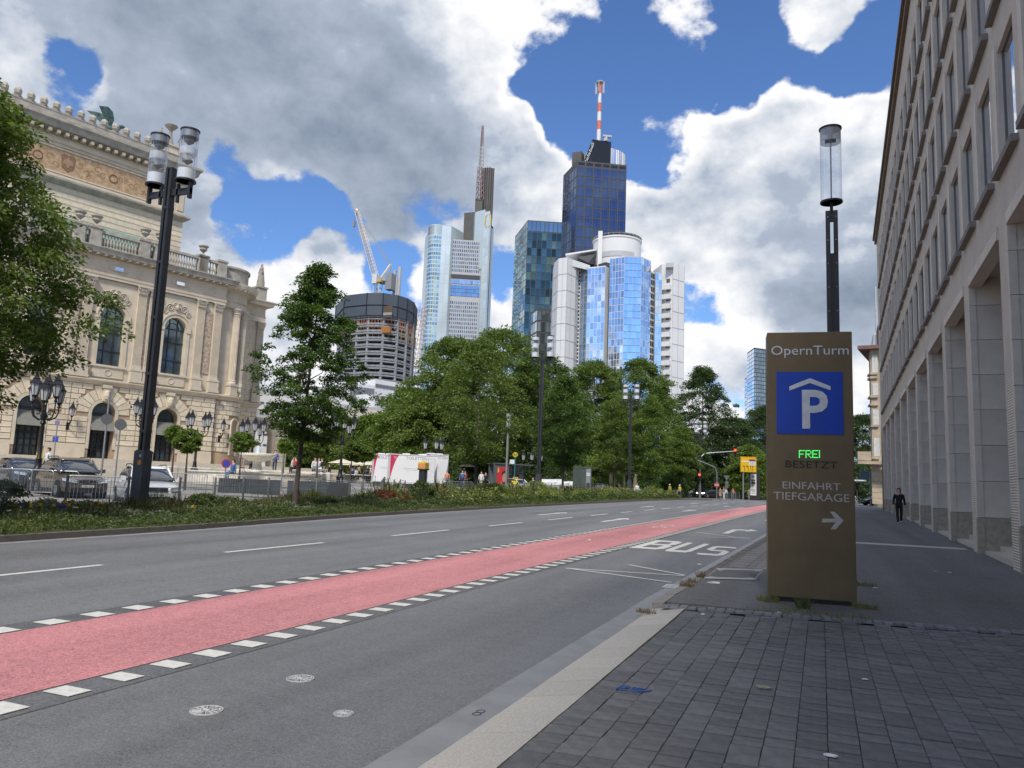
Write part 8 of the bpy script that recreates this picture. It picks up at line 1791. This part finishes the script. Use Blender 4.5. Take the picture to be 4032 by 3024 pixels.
MB().xz([(-.045,1.33),(.045,1.33),(.03,1.56),(-.03,1.56)],-.175,-.165).obj('shirt_front',cloth('navy',CL['navy']),ped)
for px,d,h,tp,bt,kw,lb in ((2836,117,1.7,'tan','tan',dict(skirt=True),'person in a tan coat, leftmost of the group waiting at the crossing'),(2850,117,1.78,'grey','pale',dict(),'person with a dark backpack and pale trousers at the crossing'),(2858,119,1.66,'white','jeans',dict(),'person in a white top half hidden behind the one with the backpack'),
    (2886,118,1.75,'salmon','jeans',dict(walk=.3),'person in a salmon jumper and jeans at the crossing'),(2949,120,1.68,'grey','grey',dict(),'person in grey standing alone under the yellow direction sign'),
    (2428,100,1.74,'black','black',dict(),'person in black beside the one in white near the pergola'),(2436,100,1.8,'white','pale',dict(walk=.4),'person in a white coat walking before the pergola'),(2508,86,1.72,'white','grey',dict(),'person in white right of the third tall lamp'),(2098,70,1.78,'navy','navy',dict(lean=.1),'person in a navy suit standing by the cream taxi'),
    (1818,74,1.7,'blue','navy',dict(),'person in blue standing behind the bicycles'),(1828,75,1.66,'red','black',dict(),'person in red next to the one in blue behind the bicycles'),(1758,72,1.6,'salmon','jeans',dict(),'person in orange just right of the right toilet trailer'),(1893,84,1.75,'white','pale',dict(),'person in white between tree trunk and bus shelter'),(1910,86,1.7,'black','black',dict(),'person in black left of the bus shelter')):
    x,y=spot(px,1930,d); kw.pop('lean',None); p=person(lb,x,y,face(x,y)+rnd.uniform(-1,1),h,tp,bt,(.05,.03,.02),**kw)
    if 'backpack' in lb: MB().cb(0,.2,1.2,.3,.2,.45).obj('backpack',cloth('navy',CL['navy']),p)
def bike(lb,x,y,rz,col=(.02,.02,.02),group=None):
    t=thing('bicycle',lb,'bicycle',(x,y,H(x,y)+.02),rz,group); m=mat('bike_%d'%int(col[0]*100),col,.4)
    for wx in (-.52,.52):
        w_=MB().tube([(wx+.33*math.cos(6.2832*k/20),0,.34+.33*math.sin(6.2832*k/20)) for k in range(21)],.017,5,cap=False).obj('wheel',M_tyre,t); s_=MB()
        for k in range(10): a=6.2832*k/10; s_.tube([(wx,0,.34),(wx+.32*math.cos(a),0,.34+.32*math.sin(a))],.003,3)
        s_.obj('spokes',M_galv,w_,kind='stuff')
    MB().tube([(-.52,0,.34),(-.12,0,.30),(.30,0,.78),(-.22,0,.80),(-.12,0,.30)],.018,5).tube([(-.52,0,.34),(-.22,0,.76)],.012,5).tube([(.52,0,.34),(.38,0,.62),(.30,0,.92)],.018,5).obj('frame',m,t)
    MB().tube([(-.22,0,.78),(-.25,0,.95)],.014,5).cb(-.26,0,.97,.26,.15,.05).obj('saddle',M_blk,t); MB().tube([(.22,-.28,1.02),(.30,-.12,1.0),(.30,.12,1.0),(.22,.28,1.02)],.013,5).tube([(.30,0,.9),(.30,0,1.0)],.015,5).obj('handlebar',M_galv,t); MB().disc((-.12,0,.30),(0,1,0),.09,12,.02).obj('crank',M_galv,t)
    return t
for k,(px,d,rz) in enumerate(((1765,58,15),(1800,58.5,25),(1838,59,10),(1862,59.5,30),(1915,60,12),(1240,47,20),(1350,47.5,5),(1290,48,28))):
    x,y=spot(px,1930,d); bike(('leftmost bicycle leaning at the barriers right of the trailers','second bicycle from the left at the barriers right of the trailers','third bicycle right of the trailers, beside the street tree','bicycle just left of the street tree trunk','bicycle before the poster case of the bus shelter','bicycle behind the barriers left of the lantern post','bicycle at the foot of the lantern post right of the dark tree','bicycle between two small ball trees behind the barriers')[k],x,y,R_(rz),(.02,.02,.02) if k%2 else (.10,.10,.11),'bicycles parked on the square')
for px,d,lb,hc in ((2637,103,'cyclist in a yellow top and white cap, left of two','white'),(2676,106,'cyclist in a yellow top and white cap, right of two','white')):
    x,y=spot(px,1920,d); p=person(lb,x,y,face(x,y)-.9,1.72,'yellow','grey',seated=True,hat=hc,zoff=.48); bike('bicycle ridden by the '+('left' if px<2650 else 'right')+' person in yellow',x,y,face(x,y)-.9+math.pi/2)
# people sitting and standing around the basin and the opera terrace
seat=((915,52,'blue','jeans',True,.5,'person in a blue shirt sitting left of the fountain'),(950,60,'green','tan',False,1.2,'person behind the small tree left of the fountain pedestal'),(1078,62,'blue','navy',False,1.,'person in blue right of the fountain bowl'),(1148,60,'pale','grey',True,.9,'person in a pale top sitting left of the dark tree trunk'),(1160,60,'red','black',True,.9,'person in dark red sitting by the dark tree trunk'),(1236,60,'white','grey',True,.9,'person in white sitting right of the dark tree trunk'),(1265,60,'black','white',True,.9,'person in black with pale trousers sitting right of the trunk'),(1252,61,'pale','jeans',True,.9,'person in light blue sitting between the white and black dressed ones'),
    (180,44,'white','pale',False,.35,'person in a white top before the opera, above the brown car'),(145,45,'yellow','tan',False,.35,'person with fair hair behind the lantern post'))
for px,d,tp,bt,st_,zo,lb in seat:
    x,y=spot(px,1880,d); person(lb,x,y,face(x,y)+rnd.uniform(-1.5,1.5),1.7,tp,bt,(.04,.025,.015) if 'fair' not in lb else (.30,.20,.08),seated=st_,zoff=zo)
rim=MB(); x0,y0=spot(905,1880,60.4); x1,y1=spot(1300,1880,61); o=tag(MB().box(0,math.hypot(x1-x0,y1-y0),-.3,.6,0,1.15).obj('stone_bench',M_fst,loc=(x0,y0,H(x0,y0))),'long low stone wall where people sit behind the fountain','wall'); o.rotation_euler=(0,0,math.atan2(y1-y0,x1-x0))
for i in range(16):
    px=1440+i*5.5 if i<5 else (1330+i*9 if i<10 else 1100+ i*13); d=86+i%4; x,y=spot(px,1880,d); person(('first','second','third','fourth','fifth','sixth','seventh','eighth','ninth','tenth','eleventh','twelfth','thirteenth','fourteenth','fifteenth','sixteenth')[i]+' distant cafe guest from the left under the cream parasols',x,y,rnd.uniform(0,6),1.7,('black','navy','grey','white','tan')[i%5],'black',seated=i%2==0,zoff=.3,group='distant cafe guests under the parasols')
bpy.context.view_layer.update()
